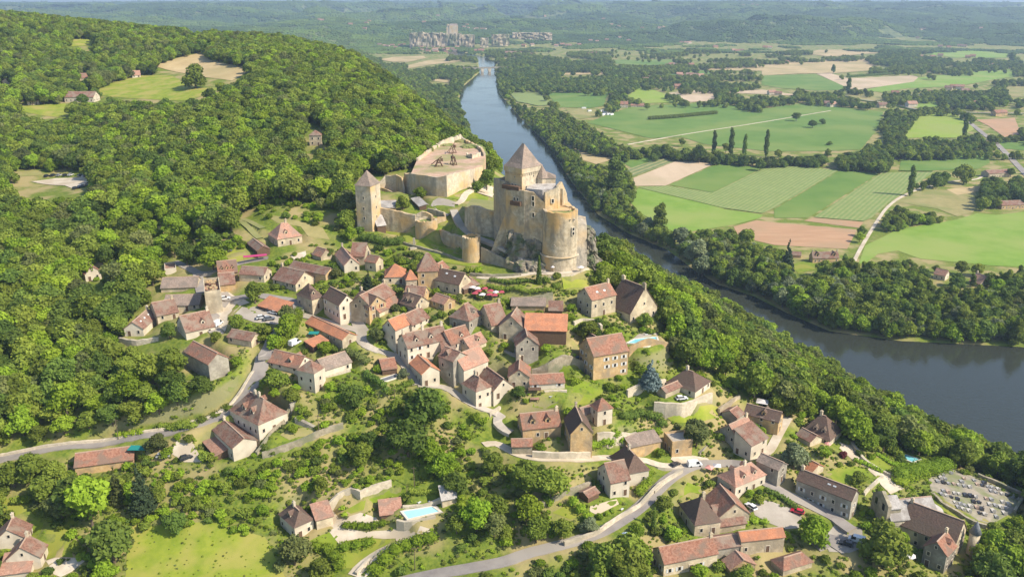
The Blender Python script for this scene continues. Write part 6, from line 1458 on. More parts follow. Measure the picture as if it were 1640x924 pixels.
PTS = [
 ('A',1165,435,92,'b0_mid','big round green tree standing in the car park by the long white gabled house',1.05),
 ('A',820,165,115,'b1_bright','broad bright green tree beside the lane above the roofless tower',.8),
 ('A',600,110,85,'b2_dark','dark tree at the lane corner left of the broad bright green tree',1.2),
 ('A',1020,700,70,'b3_mid','rounded tree under the car park wall',.9), ('A',1230,760,85,'b4_mid','leafy tree below the white parked cars',.9),
 ('A',1440,640,85,'b1_olive','ivy covered olive green tree at the right end of the orange carport',1.2),
 ('A',850,810,50,'b2_mid','small round tree in front of the white van',.9), ('A',460,750,70,'b0_dark','dark tree between the leftmost cottage and the white double roofed house',1.1),
 ('A',1330,840,70,'b2_bright','bright tree lining the road bend below the car park',.9),
 ('E',1040,290,72,'b3_olive','fig like tree on the wall of the village square',.85), ('E',200,650,125,'b0_mid','wide round tree in front of the row house with the tower',.75),
 ('E',205,770,50,'b1_bright','small bright round tree left of the dark one below the row house',.9), ('E',345,765,75,'b2_mid','round tree below the square tower of the row house',.8),
 ('E',300,180,100,'b4_bright','bright leafy tree on the road corner left of the long orange roofed building',1.0),
 ('E',620,390,70,'b3_bright','bright bush like tree beside the small orange carport',.8), ('E',860,760,95,'b2_dark','dark round tree in the gardens under the row house',1.0),
 ('E',1260,600,55,'b0_silver','pale round tree beside the alley',.9),
 ('a',678,652,34,'b1_dark','large dark tree in the middle of the picture below the alley',1.0), ('a',652,692,34,'b2_dark','large dark tree below the one at the alley end',1.0),
 ('C',1147,258,26,'cypress','single tall cypress in front of the round artillery tower',1.0), ('K',38,455,24,'cypress','slim cypress by the lower lane near the dark hipped house',1.0),
 ('I',380,540,125,'b0_silver','great round grey green tree between the street building and the ivy villa',.95),
 ('J',415,620,190,'b4_mid','great round leafy tree in front of the church and presbytery',.9),
 ('K',1335,525,130,'b2_bright','round light green tree at the corner of the lower car park',1.0),
 ('H',600,680,125,'b3_olive','broad olive brown tree right of the flat topped garage house',.85),
 ('H',220,165,100,'conifer_blue','blue grey conifer below the terrace pool wall',1.0),
 ('I',965,420,110,'b1_bright','bright spreading tree behind the ivy villa drive',.8), ('I',500,190,62,'b2_bright','lime green rounded tree behind the ivy villa',.8),
 ('I',620,530,60,'b3_bright','bright shrub tree right of the great grey green tree',.8), ('I',905,720,80,'b0_mid','round tree on the ivy villa lawn',.6),
 ('I',770,550,38,'s0_red','dark red leaved shrub in the ivy villa garden',1.0),
 ('O',905,610,190,'b1_dark','huge dark spreading tree on the bottom left meadow',.95), ('O',720,290,190,'b3_bright','big bright green tree above the huge dark one at the bottom left',1.1),
 ('O',950,180,75,'conifer_olive','narrow drooping conifer in front of the roadside barn',1.25), ('O',1150,200,105,'conifer','broad dark conifer right of the roadside barn',1.2),
 ('O',1440,440,90,'b2_dark','dark tree at the top right of the bottom left meadow',1.0), ('O',850,860,120,'b0_bright','bright tree by the gravel turning place at the bottom edge',.9),
 ('M',250,520,150,'b4_mid','green roadside tree left of the roadside barn',.9), ('M',100,600,110,'b1_mid','large tree at the left edge under the main road',1.0),
 ('M',1290,340,90,'b0_olive','yellowish tree at the entrance of the gravel yard',.9),
 ('Q',420,650,110,'b2_dark','dark green tree on the slope left of the road bend',1.0), ('Q',400,400,120,'b3_mid','leafy tree against the left side of the big red roofed barn',1.0),
 ('P',1500,450,90,'b1_mid','round tree right of the rectangular pool wall',.9), ('P',240,640,120,'b2_olive','tall leafy tree left of the drive below the white house',1.1),
 ('P',450,790,110,'b0_mid','dark tree group at the bottom edge left of the lawn island',.9), ('P',1480,130,100,'b2_dark','dark tree behind the tiny grey roofed pool hut',1.1),
 ('L',640,700,85,'b0_silver','grey green tree at the foot of the lane wall',.8), ('L',430,760,90,'b3_mid','rounded tree left of the grey green one on the lane bend',.9), ('L',200,740,110,'b1_mid','large green tree on the slope below the old terrace wall',1.0),
 ('L',1030,760,70,'b1_bright','bright tree at the lane edge below the cypress',.8), ('K',190,555,75,'b2_bright','bright round tree between the cypress and the bottom edge cottage',.8),
 ('K',120,330,70,'b1_mid','round tree between the lower lane and the dark hipped house',.9), ('K',400,870,80,'b3_bright','bright tree in front of the bottom edge cottage',.8),
 ('K',760,900,110,'b4_mid','bushy tree at the bottom edge under the small pink outbuilding',.8),
 ('R',388,375,48,'b0_mid','small tree beside the pale shelter in the lower castle court',.9), ('R',492,322,40,'b1_mid','small tree at the foot of the upper court wall',.9),
 ('R',832,285,38,'b2_dark','dark round tree on the castle path behind the keep, left one',.9), ('R',885,245,52,'b3_dark','taller tree on the castle path beside the keep',1.2),
 ('B',700,490,50,'b2_olive','yellowish tree in front of the stepped house',1.0), ('B',970,560,50,'conifer','dark narrow conifer in the upper row below the little two windowed house',1.0),
 ('B',650,330,45,'b3_dark','dark tree beside the small pink gabled outbuilding',.9),
 ('B',830,160,60,'b0_bright','feathery bright tree at the foot of the left castle tower',1.1),
 ('D',210,560,100,'b3_mid','rounded tree by the curved garden wall of the manor',.8), ('D',680,470,70,'b1_mid','ivy like tree against the manor gable',.9), ('D',420,560,80,'b2_bright','bright garden tree below the manor court',.7),
 ('F',980,640,70,'b0_dark','dark tree before the gabled house at the lawn',.8),
 ('X',605,505,42,'tallriver','tall solitary tree rising from the river bank',1.0), ('X',330,230,52,'tallriver_dark','cluster like tall poplar on the river bank opposite the keep',1.0),
 ('X',840,680,75,'b0_silver','pale silver willow in the riverside wood, largest one',1.0), ('X',870,780,70,'b2_silver','silver willow just below the largest willow at the water',1.0), ('X',740,610,60,'b3_silver','silver willow at the upper left of the willow group',1.0),
 ('X',940,40,13,'poplar','slim poplar, leftmost of the four in the field hedge',1.0), ('X',1045,45,15,'poplar','slim poplar, second of the four in the field hedge',1.0),
 ('X',1128,60,13,'poplar','slim poplar, third of the four in the field hedge',1.0), ('X',1263,45,14,'poplar','slim poplar, rightmost of the four in the field hedge',1.0),
 ('X',850,95,50,'b1_dark','dark round tree in the field hedge left of the slim poplars',1.0), ('X',640,75,45,'b2_mid','round tree at the left end of the field hedge',1.0),
 ('X',1135,620,60,'b3_mid','tree at the left edge of the reddish ploughed field',1.0), ('X',1395,740,45,'conifer','dark pointed conifer beside the riverside farmhouse',1.3),
 ('Y',850,270,19,'poplar','lone poplar casting a long shadow by the farm track',.85), ('Y',880,300,20,'b1_dark','small tree leaning on the lone poplar',1.0),
 ('Y',1180,210,60,'b2_mid','big tree by the road junction farm',1.0), ('Y',1160,800,45,'b3_mid','orchard tree, first of the row behind the riverside cottages',.9), ('Y',1255,810,42,'b1_mid','orchard tree, second of the row behind the riverside cottages',.9),
 ('V',443,425,17,'b0_dark','solitary oval tree in the far wheat field',1.6), ('V',988,445,22,'b1_dark','dark tree on the far road bend',1.0), ('V',1545,350,24,'b2_dark','dark tree in the upper right field',1.2),
 ('V',215,718,30,'b3_dark','low tree in the wide green field, left of three',.8), ('V',315,762,28,'b1_dark','low tree in the wide green field, middle of three',.8), ('V',375,745,22,'b2_dark','low tree in the wide green field, right of three',.8),
 ('V',420,880,20,'b0_dark','tiny lone tree near the bottom of the wide green field',.7), ('V',535,545,14,'poplar','dark poplar at the road by the dry field',.6), ('V',1255,800,14,'poplar','poplar at the edge of the vivid yellow green field',1.0),
 ('S',1195,450,75,'b4_mid','solitary round tree between the two hill meadows',1.0), ('S',510,605,35,'b2_dark','small dark tree at the hill farmhouse corner',1.0), ('S',580,515,45,'b1_mid','round tree behind the hill farmhouse',1.0),
]
for q in PTS:
    PT(q[0], q[1], q[2], q[3], q[4], q[5], q[6], name='cypress_tree' if q[4] == 'cypress' else None, cat='shrub' if q[4][0] == 's' else 'tree')
for i_, (x_, y_) in enumerate(((60, 688), (100, 676), (140, 668), (178, 660), (216, 650), (252, 638), (290, 622), (322, 610), (80, 660), (160, 640), (235, 625), (275, 605))):
    PT('a', x_, y_, 19+(i_*7) % 6, 'b%d_%s' % (i_ % 5, ('mid', 'bright', 'mid', 'dark')[i_ % 4]), {'mid': 'mid green', 'bright': 'bright green', 'dark': 'dark green'}[('mid', 'bright', 'mid', 'dark')[i_ % 4]]+' low branching tree in the row above the pale bank of the main road', .72)['group'] = 'low trees lining the main road bank'
# ------------------------------------------------------------------ hedges
def hedge(s, wd_, hh, m, label, name='hedge', world=False):
    P = np.array([hit(u, v) for u, v in pp(s)])[:, :2]; sg = np.r_[0, np.cumsum(np.linalg.norm(np.diff(P, axis=0), axis=1))]
    n = max(2, int(sg[-1]/(wd_*.55))); s2 = np.linspace(0, sg[-1], n); X = np.interp(s2, sg, P[:, 0]); Y = np.interp(s2, sg, P[:, 1]); Z = samp(TZ, X, Y)
    c = np.array([X[0], Y[0], Z[0]]); lb = [(X[i]-c[0], Y[i]-c[1], Z[i]-c[2]+hh*.45, wd_*.55, wd_*.55, hh*.55) for i in range(n)]
    me_ = leafmesh('hedge', lb, int(60*n*wd_*hh/4), .22, m, n); o = inst(name, me_, None, c); tag(o, label, 'hedge')
    u, v = proj(np.stack([X, Y, Z+hh], 1))
    global TREES
    TREES = [t for t in TREES if ((X-t[1])**2+(Y-t[2])**2).min() > wd_*wd_+3]
for q in [('L 500,560 560,620 620,690',3,3.2,'leaf_bright','tall clipped hedge beside the white terrace of the cross gabled house'),
 ('P 650,480 700,478 800,490 930,465',3,1.6,'leaf_bright','rounded hedge between drive and pool house'), ('P 620,345 640,395',2,1.2,'leaf_bright','short hedge end at the left of the long lawn'),
 ('P 920,305 1000,280 1200,230 1420,190',1.8,1.5,'leaf_mid','long clipped hedge above the rectangular pool'), ('P 1520,230 1540,300 1540,345',3,3,'leaf_bright','block of clipped hedge at the right end of the pool'),
 ('P 640,650 700,640 820,620',4,2.2,'leaf_bright','oval shrub bed on the lawn island'), ('P 880,830 980,720 1080,650 1300,590',5,3,'leaf_bright','thick bright hedge running along the curved drive'),
 ('P 420,660 500,680 560,740 590,800',4,3,'leaf_bright','bright hedge left of the lawn island'),
 ('K 950,240 1040,280 1130,340 1200,390',2.4,1.6,'leaf_dark','dark clipped hedge between car park and shaded street'), ('K 770,500 860,480 920,490',3,1.5,'leaf_bright','low green bushes at the car park entrance'),
 ('L 1050,480 1100,420 1120,330',3,3.5,'leaf_bright','climbing hedge on the right wall of the cross gabled house'),
 ('G 870,700 1000,680 1130,650 1250,610 1400,590',3.5,2.5,'leaf_bright','long bushy hedge below the dovecote terrace'), ('G 1130,460 1250,430 1400,470 1440,520',4,2.6,'leaf_dark','dark vine hedge right of the dovecote'),
 ('R 160,610 230,620 300,640 370,630',5,3.5,'leaf_dark','large dark hedge on the castle glacis below the left tower'),
 ('C 730,410 900,440 1060,460 1250,450',2.5,1.6,'leaf_mid','hedge above the red parasol terrace'), ('C 760,360 900,380 1100,375',2.5,1.5,'leaf_dark','dark hedge strip below the castle foot path'), ('C 1200,370 1240,400 1290,420',4,2.5,'leaf_mid','bushes right of the single cypress'),
 ('E 230,400 300,330 370,250 400,150',4,4.5,'leaf_bright','tall ivy hedge along the road beside the square'), ('E 780,430 860,470 960,520',3.5,2,'leaf_olive','shrubs around the garden shelter'),
 ('E 960,620 1040,680 1120,760',2.6,2.2,'leaf_dark','dark clipped hedge in the alley gardens'), ('E 1130,770 1250,740 1320,700',3,2,'leaf_mid','clipped hedge at the end of the alley gardens'),
 ('N 870,760 900,830 960,860',2,1.4,'leaf_dark','clipped hedge around the mown rectangle'), ('N 380,590 480,550 590,490',4,1.8,'leaf_mid','ivy bank between main road and the big hipped manor'),
 ('M 980,310 1060,300 1160,280',3,2,'leaf_bright','roadside hedge right of the parking bay'), ('M 1330,230 1540,210 N 120,660 300,640',3.5,2,'leaf_mid','long roadside hedge above the gravel yard'),
 ('I 1060,560 1170,635 1290,650',2.5,1.0,'leaf_bright','clipped hedge left of the small turquoise pool'), ('I 1250,790 1360,730 1520,680',6,2.6,'leaf_bright','massive bright hedge below the small turquoise pool'), ('I 1170,485 1300,525 1480,590',2,1.2,'leaf_mid','hedge behind the small turquoise pool'),
 ('I 880,610 960,640 1080,700',2,1.4,'leaf_bright','low hedge on the villa lawn edge'), ('J 520,130 620,110 700,80 760,90 850,60',7,4.5,'leaf_bright','massive rounded hedge beside the cemetery corner'),
 ('V 530,478 650,470 800,462 930,450',8,5,'leaf_dark','long orchard hedge in the far fields'), ('U 930,740 1080,730 1200,718 1330,705',9,6,'leaf_mid','tree row crossing the wide green field'),
 ('Y 770,210 870,212 970,214',2,1.2,'leaf_dark','thin hedge below the hedged green field'), ('Y 770,150 880,125 1060,105 1290,90',3,2,'leaf_dark','thin hedge above the hedged green field'),
 ('V 515,598 620,625 800,650 960,690 1200,705 1600,712',4,2,'leaf_dark','dark roadside hedge across the plain')]: hedge(*q)
# ------------------------------------------------------------------ emit trees: nearest ones as things, the rest as woods
REFS = [(q['u'], q['v'], q['ref']) for q in HOUSES if q.get('ref')]
REGION = [('the left hillside forest', lambda u, v: v < 330 and u < 800), ('the wood beside the main road', lambda u, v: u < 300 and v < 720), ('the far river bank', lambda u, v: u > 780 and v < 560 and False)]
ADJ = {'dark': 'dark green', 'mid': 'mid green', 'bright': 'bright yellow green', 'olive': 'olive green', 'silver': 'pale grey green'}
def autolabel(kd, s_, u, v, code):
    t_ = kd.split('_')[-1]; t_ = ADJ.get(t_, 'dark green' if 'dark' in kd else 'mid green'); noun = 'bush' if kd[0] == 's' else 'tree'
    big = ('large' if s_ > 1.0 else 'small' if s_ < .8 else 'medium') if noun == 'tree' else ('large' if s_ > 1.15 else 'small' if s_ < .85 else 'medium')
    if code == 5: return f'{big} {t_} tree in the belt along the far river bank'
    d = [((a-u)**2+(b_-v)**2, a, b_, r_) for a, b_, r_ in REFS]; d2, a, b_, r_ = min(d)
    dx, dy = u-a, v-b_
    side = ('right of' if dx > 0 else 'left of') if abs(dx) > abs(dy)*1.3 else ('below' if dy > 0 else 'above')
    if d2 > 130**2:
        if u < 480: return f'{big} {t_} {noun} in the wood on the left hillside'
        if u > 1000 and v < 800: return f'{big} {t_} {noun} on the wooded slope above the river'
        return f'{big} {t_} {noun} on the open slope at the bottom'
    near = 'just ' if d2 < 45**2 else ''
    return f'{big} {t_} {noun} {near}{side} {r_}'
inframe = lambda t: -5 < t[6] < 1645 and -5 < t[7] < 929
tr_ = sorted([t for t in TREES if t[0][0] == 'b' and inframe(t)], key=lambda t: t[2]/t[4]); nb = 288-sum(1 for q in PTS if q[4][0] == 'b')
bs_ = sorted([t for t in TREES if t[0][0] == 's' and inframe(t)], key=lambda t: t[2]/t[4])
tl_ = sorted([t for t in TREES if t[0][0] == 't' and inframe(t)], key=lambda t: t[2]/t[4])
chosen = tr_[:nb]+bs_[:298]+tl_[:296]; cid = set(map(id, chosen))
for t in chosen:
    g_ = {'b': 'broadleaf trees of village, slopes and woods' if t[8] != 5 else 'tall trees of the river banks', 's': 'bushes of gardens and slopes', 't': 'tall trees of the river banks'}[t[0][0]]
    plant(t[0], t[1], t[2], t[3], t[4], t[5], autolabel(t[0], t[4], t[6], t[7], t[8]), g_)
rest = [t for t in TREES if id(t) not in cid]
def joinmesh(a, b_, name):
    """crown + trunk in one mesh, for the woods"""
    def get(m_): 
        v = np.empty(len(m_.vertices)*3); m_.vertices.foreach_get('co', v); return v.reshape(-1, 3).tolist(), [tuple(p.vertices) for p in m_.polygons]
    va_, fa = get(a); vb, fb = get(b_); n = len(va_); me_ = bpy.data.meshes.new(name); me_.from_pydata(va_+vb, [], fa+[tuple(n+i for i in f) for f in fb])
    me_.materials.append(a.materials[0]); me_.materials.append(b_.materials[0]); me_.polygons.foreach_set('material_index', [0]*len(fa)+[1]*len(fb))
    tt = np.empty(len(fa), np.float32); a.attributes['tint'].data.foreach_get('value', tt); at = me_.attributes.new('tint', 'FLOAT', 'FACE'); at.data.foreach_set('value', np.r_[tt, np.full(len(fb), .3, np.float32)]); return me_
def wood(name, items, srcs, label, cat):
    """one object: points instanced with the source meshes"""
    me_ = bpy.data.meshes.new(name); me_.vertices.add(len(items)); me_.vertices.foreach_set('co', np.array([t[1:4] for t in items], np.float32).ravel())
    for nm, ty, va_ in (('idx', 'INT', [t[0] for t in items]), ('sc', 'FLOAT', [t[4] for t in items]), ('rot', 'FLOAT_VECTOR', [c for t in items for c in (t[5] if isinstance(t[5], tuple) else (0, 0, t[5]))])):
        a = me_.attributes.new(nm, ty, 'POINT'); a.data.foreach_set('vector' if ty == 'FLOAT_VECTOR' else 'value', va_)
    o = bpy.data.objects.new(name, me_); col.objects.link(o); tag(o, label, cat, kind='stuff')
    ng = bpy.data.node_groups.new(name+'_nodes', 'GeometryNodeTree'); ng.interface.new_socket('Geometry', in_out='INPUT', socket_type='NodeSocketGeometry'); ng.interface.new_socket('Geometry', in_out='OUTPUT', socket_type='NodeSocketGeometry')
    N = ng.nodes.new; L = ng.links.new; gi = N('NodeGroupInput'); go_ = N('NodeGroupOutput'); jn = N('GeometryNodeJoinGeometry')
    for sm in srcs:
        so_ = bpy.data.objects.new('leaf_source', sm); oi = N('GeometryNodeObjectInfo'); oi.inputs['Object'].default_value = so_; oi.inputs['As Instance'].default_value = True; L(oi.outputs['Geometry'], jn.inputs[0])
    ip = N('GeometryNodeInstanceOnPoints'); L(gi.outputs[0], ip.inputs['Points']); L(jn.outputs[0], ip.inputs['Instance']); ip.inputs['Pick Instance'].default_value = True
    def na(n_, ty): x = N('GeometryNodeInputNamedAttribute'); x.data_type = ty; x.inputs[0].default_value = n_; return [s for s in x.outputs if s.enabled][0]
    L(na('idx', 'INT'), ip.inputs['Instance Index']); L(na('sc', 'FLOAT'), ip.inputs['Scale'])
    L(na('rot', 'FLOAT_VECTOR'), ip.inputs['Rotation']); L(ip.outputs[0], go_.inputs[0])
    md = o.modifiers.new('scatter', 'NODES'); md.node_group = ng; return o
kinds = sorted({t[0] for t in rest if t[0][0] != 's'}); ki = {k_: len(kinds)-1-i for i, k_ in enumerate(kinds)}
wood('woodland', [(ki[t[0]], *t[1:6]) for t in rest if t[0][0] != 's'], [joinmesh(KINDS[k_], TRUNKT if k_[0] == 't' else TRUNK, 'tree_'+k_) for k_ in kinds], 'dense broadleaf woodland covering the hillside, slopes, river banks and hedgerows', 'woodland')
kinds = sorted({t[0] for t in rest if t[0][0] == 's'}); ki = {k_: len(kinds)-1-i for i, k_ in enumerate(kinds)}
wood('undergrowth', [(ki[t[0]], *t[1:6]) for t in rest if t[0][0] == 's'], [KINDS[k_] for k_ in kinds], 'green undergrowth and low bushes scattered over the slopes', 'bushes')
# grass and weed tufts
x, y = candidates(-260, 260, 150, 330, 1.25, 77); z = samp(TZ, x, y); u, v, c = look(x, y, z, .2); m = np.isin(c, (2, 3, 4, 12)) & ~blocked(x, y); n1 = vnoise(x, y, 9, 3)*.6+vnoise(x, y, 3, 4)*.4
m &= (rg.random(len(x)) < np.where(c == 12, .22, .6)*(n1*1.8)) & (u > -60) & (u < 1700) & (v < 1000)
tm_ = [recolour(leafmesh('tuft', [(0, 0, .25, .55, .55, .35)], 26, .16, 'leaf_mid', 90), 'leaf_'+t_) for t_ in ('bright', 'olive', 'mid')]
TF = [(int(rg.integers(3)), float(a), float(b_), float(c_)-.05, float(rg.uniform(.5, 1.35)*(.5 if cc_ == 12 else 1)), float(rg.uniform(0, 6.28))) for a, b_, c_, cc_ in zip(x[m], y[m], z[m], c[m])]; print('TUFTS', len(TF))
wood('tall_grass', TF, tm_, 'rough tall grass and weeds on the slopes and terraces', 'grass')
# far forest clumps
def clump(seed):
    r = np.random.default_rng(seed); vs = []; fs = []; tint = []; o = 0; V1, F1 = icosub(1) if seed % 2 else (ICV, ICF)
    for i in range(34):
        x, y = r.uniform(-26, 26, 2); s = r.uniform(4.6, 7.5); v = V1*(1+r.uniform(-.2, .2, (len(V1), 1)))*np.array([s, s, s*.55])+np.array([x, y, 2.5+r.uniform(-1, 1.5)])
        vs.append(v); fs += [tuple(o+a for a in f) for f in F1]; tint += list(np.clip(r.uniform(0, 1)+r.normal(0, .2, len(F1)), 0, 1)); o += len(v)
    me_ = bpy.data.meshes.new('clump'); me_.from_pydata(np.vstack(vs).tolist(), [], fs); me_.materials.append(MATS['leaf_far' if seed < 2 else 'leaf_dark']); at = me_.attributes.new('tint', 'FLOAT', 'FACE'); at.data.foreach_set('value', np.array(tint, np.float32)); return me_
FARC = []
for (y0, y1, s_, k_, sd_) in ((3000, 4600, 40, .95, 1), (4600, 7600, 58, 1.4, 2), (7600, 14000, 105, 2.4, 3)):
    x, y = candidates(-y1*.75, y1*.75, y0, y1, s_, 100+sd_); z = samp(TZ, x, y); n1 = vnoise(x, y, 260, 5)*.6+vnoise(x, y, 90, 6)*.4
    u, v, c = look(x, y, z, 5.); hillm = z > 9
    m = (~inpoly(x, y, RIVER)) & (c != 10) & np.where(hillm, n1 > .22, (n1 > .52) | (c == 8))
    n5 = vnoise(x, y, 420, 31)[m]
    e_ = 25.0; nx_ = -(samp(TZ, x[m]+e_, y[m])-samp(TZ, x[m]-e_, y[m]))/(2*e_); ny_ = -(samp(TZ, x[m], y[m]+e_)-samp(TZ, x[m], y[m]-e_))/(2*e_); nl = np.sqrt(nx_**2+ny_**2+1); RX = -np.arcsin(ny_/nl); RY_ = np.arctan2(nx_/nl, 1/nl)
    for a, b_, c_, t5, rx_, ry_ in zip(x[m], y[m], z[m], n5, RX, RY_): FARC.append((int(rg.integers(2))+(2 if t5+rg.uniform(-.12, .12) > .52 else 0), float(a), float(b_), float(c_)-1.0, float(k_*rg.uniform(.9, 1.2)), (float(rx_), float(ry_), 0.0)))
print('FARC', len(FARC))
wood('far_forest', FARC, [clump(i) for i in range(4)], 'far off forest covering the hills beyond the valley', 'forest')
# ------------------------------------------------------------------ pools
poolw = mat('pool_water', (.18,.52,.60), (.24,.60,.66), .4, rough=.05, spec=.5); mat('coping', (.62,.56,.46), (.7,.64,.54), 1); mat('pool_pale', (.34,.66,.70), (.40,.72,.75), .4, rough=.05, spec=.5)
def pool(W_, z, label, m):
    c = np.mean(W_, 0); r = empty('swimming_pool', (c[0], c[1], z), 0, label, 'swimming pool'); q = [(p[0]-c[0], p[1]-c[1]) for p in W_]; n = len(q)
    def off(k): return [(a+k*a/max(abs(a)+abs(b_), .1)*1.6, b_+k*b_/max(abs(a)+abs(b_), .1)*1.6) for a, b_ in q]
    o_ = off(.6); mb = MB(); vs = [(a, b_, .06) for a, b_ in o_]+[(a, b_, .06) for a, b_ in q]+[(a, b_, -1.5) for a, b_ in o_]+[(a, b_, -.5) for a, b_ in q]
    fs = []
    for i in range(n): j = (i+1) % n; fs += [(i, j, n+j, n+i), (i, 2*n+i, 2*n+j, j), (n+i, n+j, 3*n+j, 3*n+i)]
    mb.add(vs, fs); mb.build('coping', MATS['coping'], r); w2 = MB(); w2.add([(a, b_, -.1) for a, b_ in q], [tuple(range(n))]); w2.build('water', MATS[m], r); return r
for W_, z_, lb_, m_ in POOLW: pool(W_, z_, lb_, m_)
# ------------------------------------------------------------------ cars
CM = {}
for nm, c_ in (('white', (.75,.75,.74)), ('silver', (.45,.46,.47)), ('dark', (.03,.035,.045)), ('red', (.55,.02,.05)), ('blue', (.08,.12,.22)), ('grey', (.2,.21,.22))):
    m = mat('paint_'+nm, c_, rough=.3, spec=.5); m.node_tree.nodes['Principled BSDF'].inputs['Coat Weight'].default_value = .5
mat('tyre', (.02,.02,.02)); mat('headlamp', (.7,.7,.7), rough=.2)
def car_meshes(van):
    L_, W_ = (4.3, .88) if not van else (5.0, .98)
    H1, H2 = (.85, 1.45) if not van else (1.1, 2.1)
    prof = [(-L_/2, .35), (-L_/2, H1*.9), (-L_/2+.3, H1), (L_/2-1.0, H1), (L_/2-.1, H1*.78), (L_/2, .5), (L_/2, .35)]
    b = MB(); b.prism([(x, -W_, z) for x, z in prof], [(x, W_, z) for x, z in prof])
    ca = MB(); k = (-L_/2+.15, -L_/2+.55, L_/2-2.0, L_/2-1.2) if not van else (-L_/2+.05, -L_/2+.15, L_/2-1.4, L_/2-.8)
    q0 = [(k[0], -W_+.06, H1-.02), (k[3], -W_+.06, H1-.02), (k[3], W_-.06, H1-.02), (k[0], W_-.06, H1-.02)]; q1 = [(k[1], -W_+.2, H2-.1), (k[2], -W_+.2, H2-.1), (k[2], W_-.2, H2-.1), (k[1], W_-.2, H2-.1)]
    ca.prism(q1, q0); rf = MB(); rf.prism([(p[0], p[1], H2) for p in q1], [(p[0], p[1], H2-.12) for p in q1])
    if van: rf.prism([(k[1], -W_+.04, H2-.02), (k[2]-.9, -W_+.04, H2-.02), (k[2]-.9, W_-.04, H2-.02), (k[1], W_-.04, H2-.02)], [(k[0], -W_+.01, H1), (k[2]-.9, -W_+.01, H1), (k[2]-.9, W_-.01, H1), (k[0], W_-.01, H1)])
    wh = MB(); n = 14; v0 = [(.33*math.cos(6.283*i/n), -.11, .33*math.sin(6.283*i/n)) for i in range(n)]; v1 = [(x, .11, z) for x, _, z in v0]
    wh.add(v0+v1, [tuple(range(n)), tuple(range(2*n-1, n-1, -1))]+[(i, (i+1) % n, (i+1) % n+n, i+n) for i in range(n)])
    hl = MB(); hl.box(L_/2-.06, L_/2+.02, -.17, .17, H1*.55, H1*.72)
    return b, ca, rf, wh, hl, L_, W_
CARM = {}
def car(c, x, y, colr, rz, label, van=False, Gr=None):
    key = (colr, van)
    if key not in CARM:
        b, ca, rf, wh, hl, L_, W_ = car_meshes(van); P_ = MATS['paint_'+colr]
        CARM[key] = (b.mesh('body', P_), ca.mesh('windows', MATS['glass_dark']), rf.mesh('roof', P_), wh.mesh('wheel', MATS['tyre']), hl.mesh('headlight', MATS['headlamp']), L_, W_)
    b, ca, rf, wh, hl, L_, W_ = CARM[key]; P = hit(*ab(c, x, y)); r = empty('parked_van' if van else 'parked_car', (P[0], P[1], P[2]+.25), R_(rz), label, 'van' if van else 'car', 'parked cars')
    inst('body', b, r); inst('windows', ca, r); inst('roof', rf, r)
    for sx in (-1, 1):
        for sy in (-1, 1): inst('wheel', wh, r, (sx*L_*.31, sy*(W_-.08), .33))
    for sy in (-1, 1): inst('headlight', hl, r, (0, sy*.6, 0))
for q in [('A',908,435,'white',150,'white car behind the roofless tower under the long gabled house'),('A',925,515,'white',20,'white car against the right wall of the roofless tower'),
 ('A',867,728,'white',75,'white van parked on the lane in front of the roofless tower',True),('A',1285,612,'dark',160,'dark car under the orange carport edge'),('A',1325,632,'white',160,'white car at the right of the dark car by the orange carport'),
 ('A',1232,672,'white',20,'white car in the car park row nearest the trees'),('A',1292,682,'grey',20,'grey car at the right end of the car park row'),('E',372,372,'white',60,'white van behind the tall ivy hedge by the road',True),
 ('N',60,885,'silver',10,'silver car parked at the gravel yard of the roadside barn'),('N',250,900,'dark',35,'dark car in the gravel yard beside the pink lean to'),('K',815,370,'white',120,'white car in the corner of the lower car park'),
 ('K',1188,410,'red',150,'bright red car in the lower car park'),('J',75,668,'dark',150,'dark car on the church square'),('J',158,642,'white',150,'white van on the church square next to the dark car',True),
 ('A',950,118,'white',0,'white car on the grass above the lane bend'),('A',722,52,'blue',0,'bluish car in the shade of trees above the lane'),('L',1340,240,'dark',40,'dark car on the lower lane near the forecourt'),('L',1500,240,'white',10,'white van on the pale forecourt',True),
 ('F',1490,412,'blue',10,'bluish car in the shade left of the tall ochre house'),('H',470,412,'white',10,'white car in the walled yard of the riverside villa'),
 ('W',290,245,'dark',80,'dark car, leftmost of the forest car park back row'),('W',330,240,'dark',80,'dark car, second of the forest car park back row'),('W',367,240,'silver',80,'silver car, third of the forest car park back row'),('W',405,240,'dark',80,'dark car, fourth of the forest car park back row'),
 ('W',437,238,'white',80,'white car, fifth of the forest car park back row'),('W',500,242,'grey',60,'grey car, sixth of the forest car park back row'),('W',528,244,'silver',60,'silver car, last of the forest car park back row'),
 ('W',470,320,'dark',60,'dark car, nearest of the forest car park right row'),('W',500,312,'blue',60,'blue car, second of the forest car park right row'),('W',525,302,'grey',60,'grey car, third of the forest car park right row'),('W',545,292,'silver',60,'silver car, farthest of the forest car park right row'),
 ('D',140,760+50,'blue',0,'blue grey car in the shadow below the curved garden wall'),('Y',1385,75,'white',120,'white car on the main road of the plain')]: car(q[0], q[1], q[2], q[3], q[4], q[5], q[6] if len(q) > 6 else False)
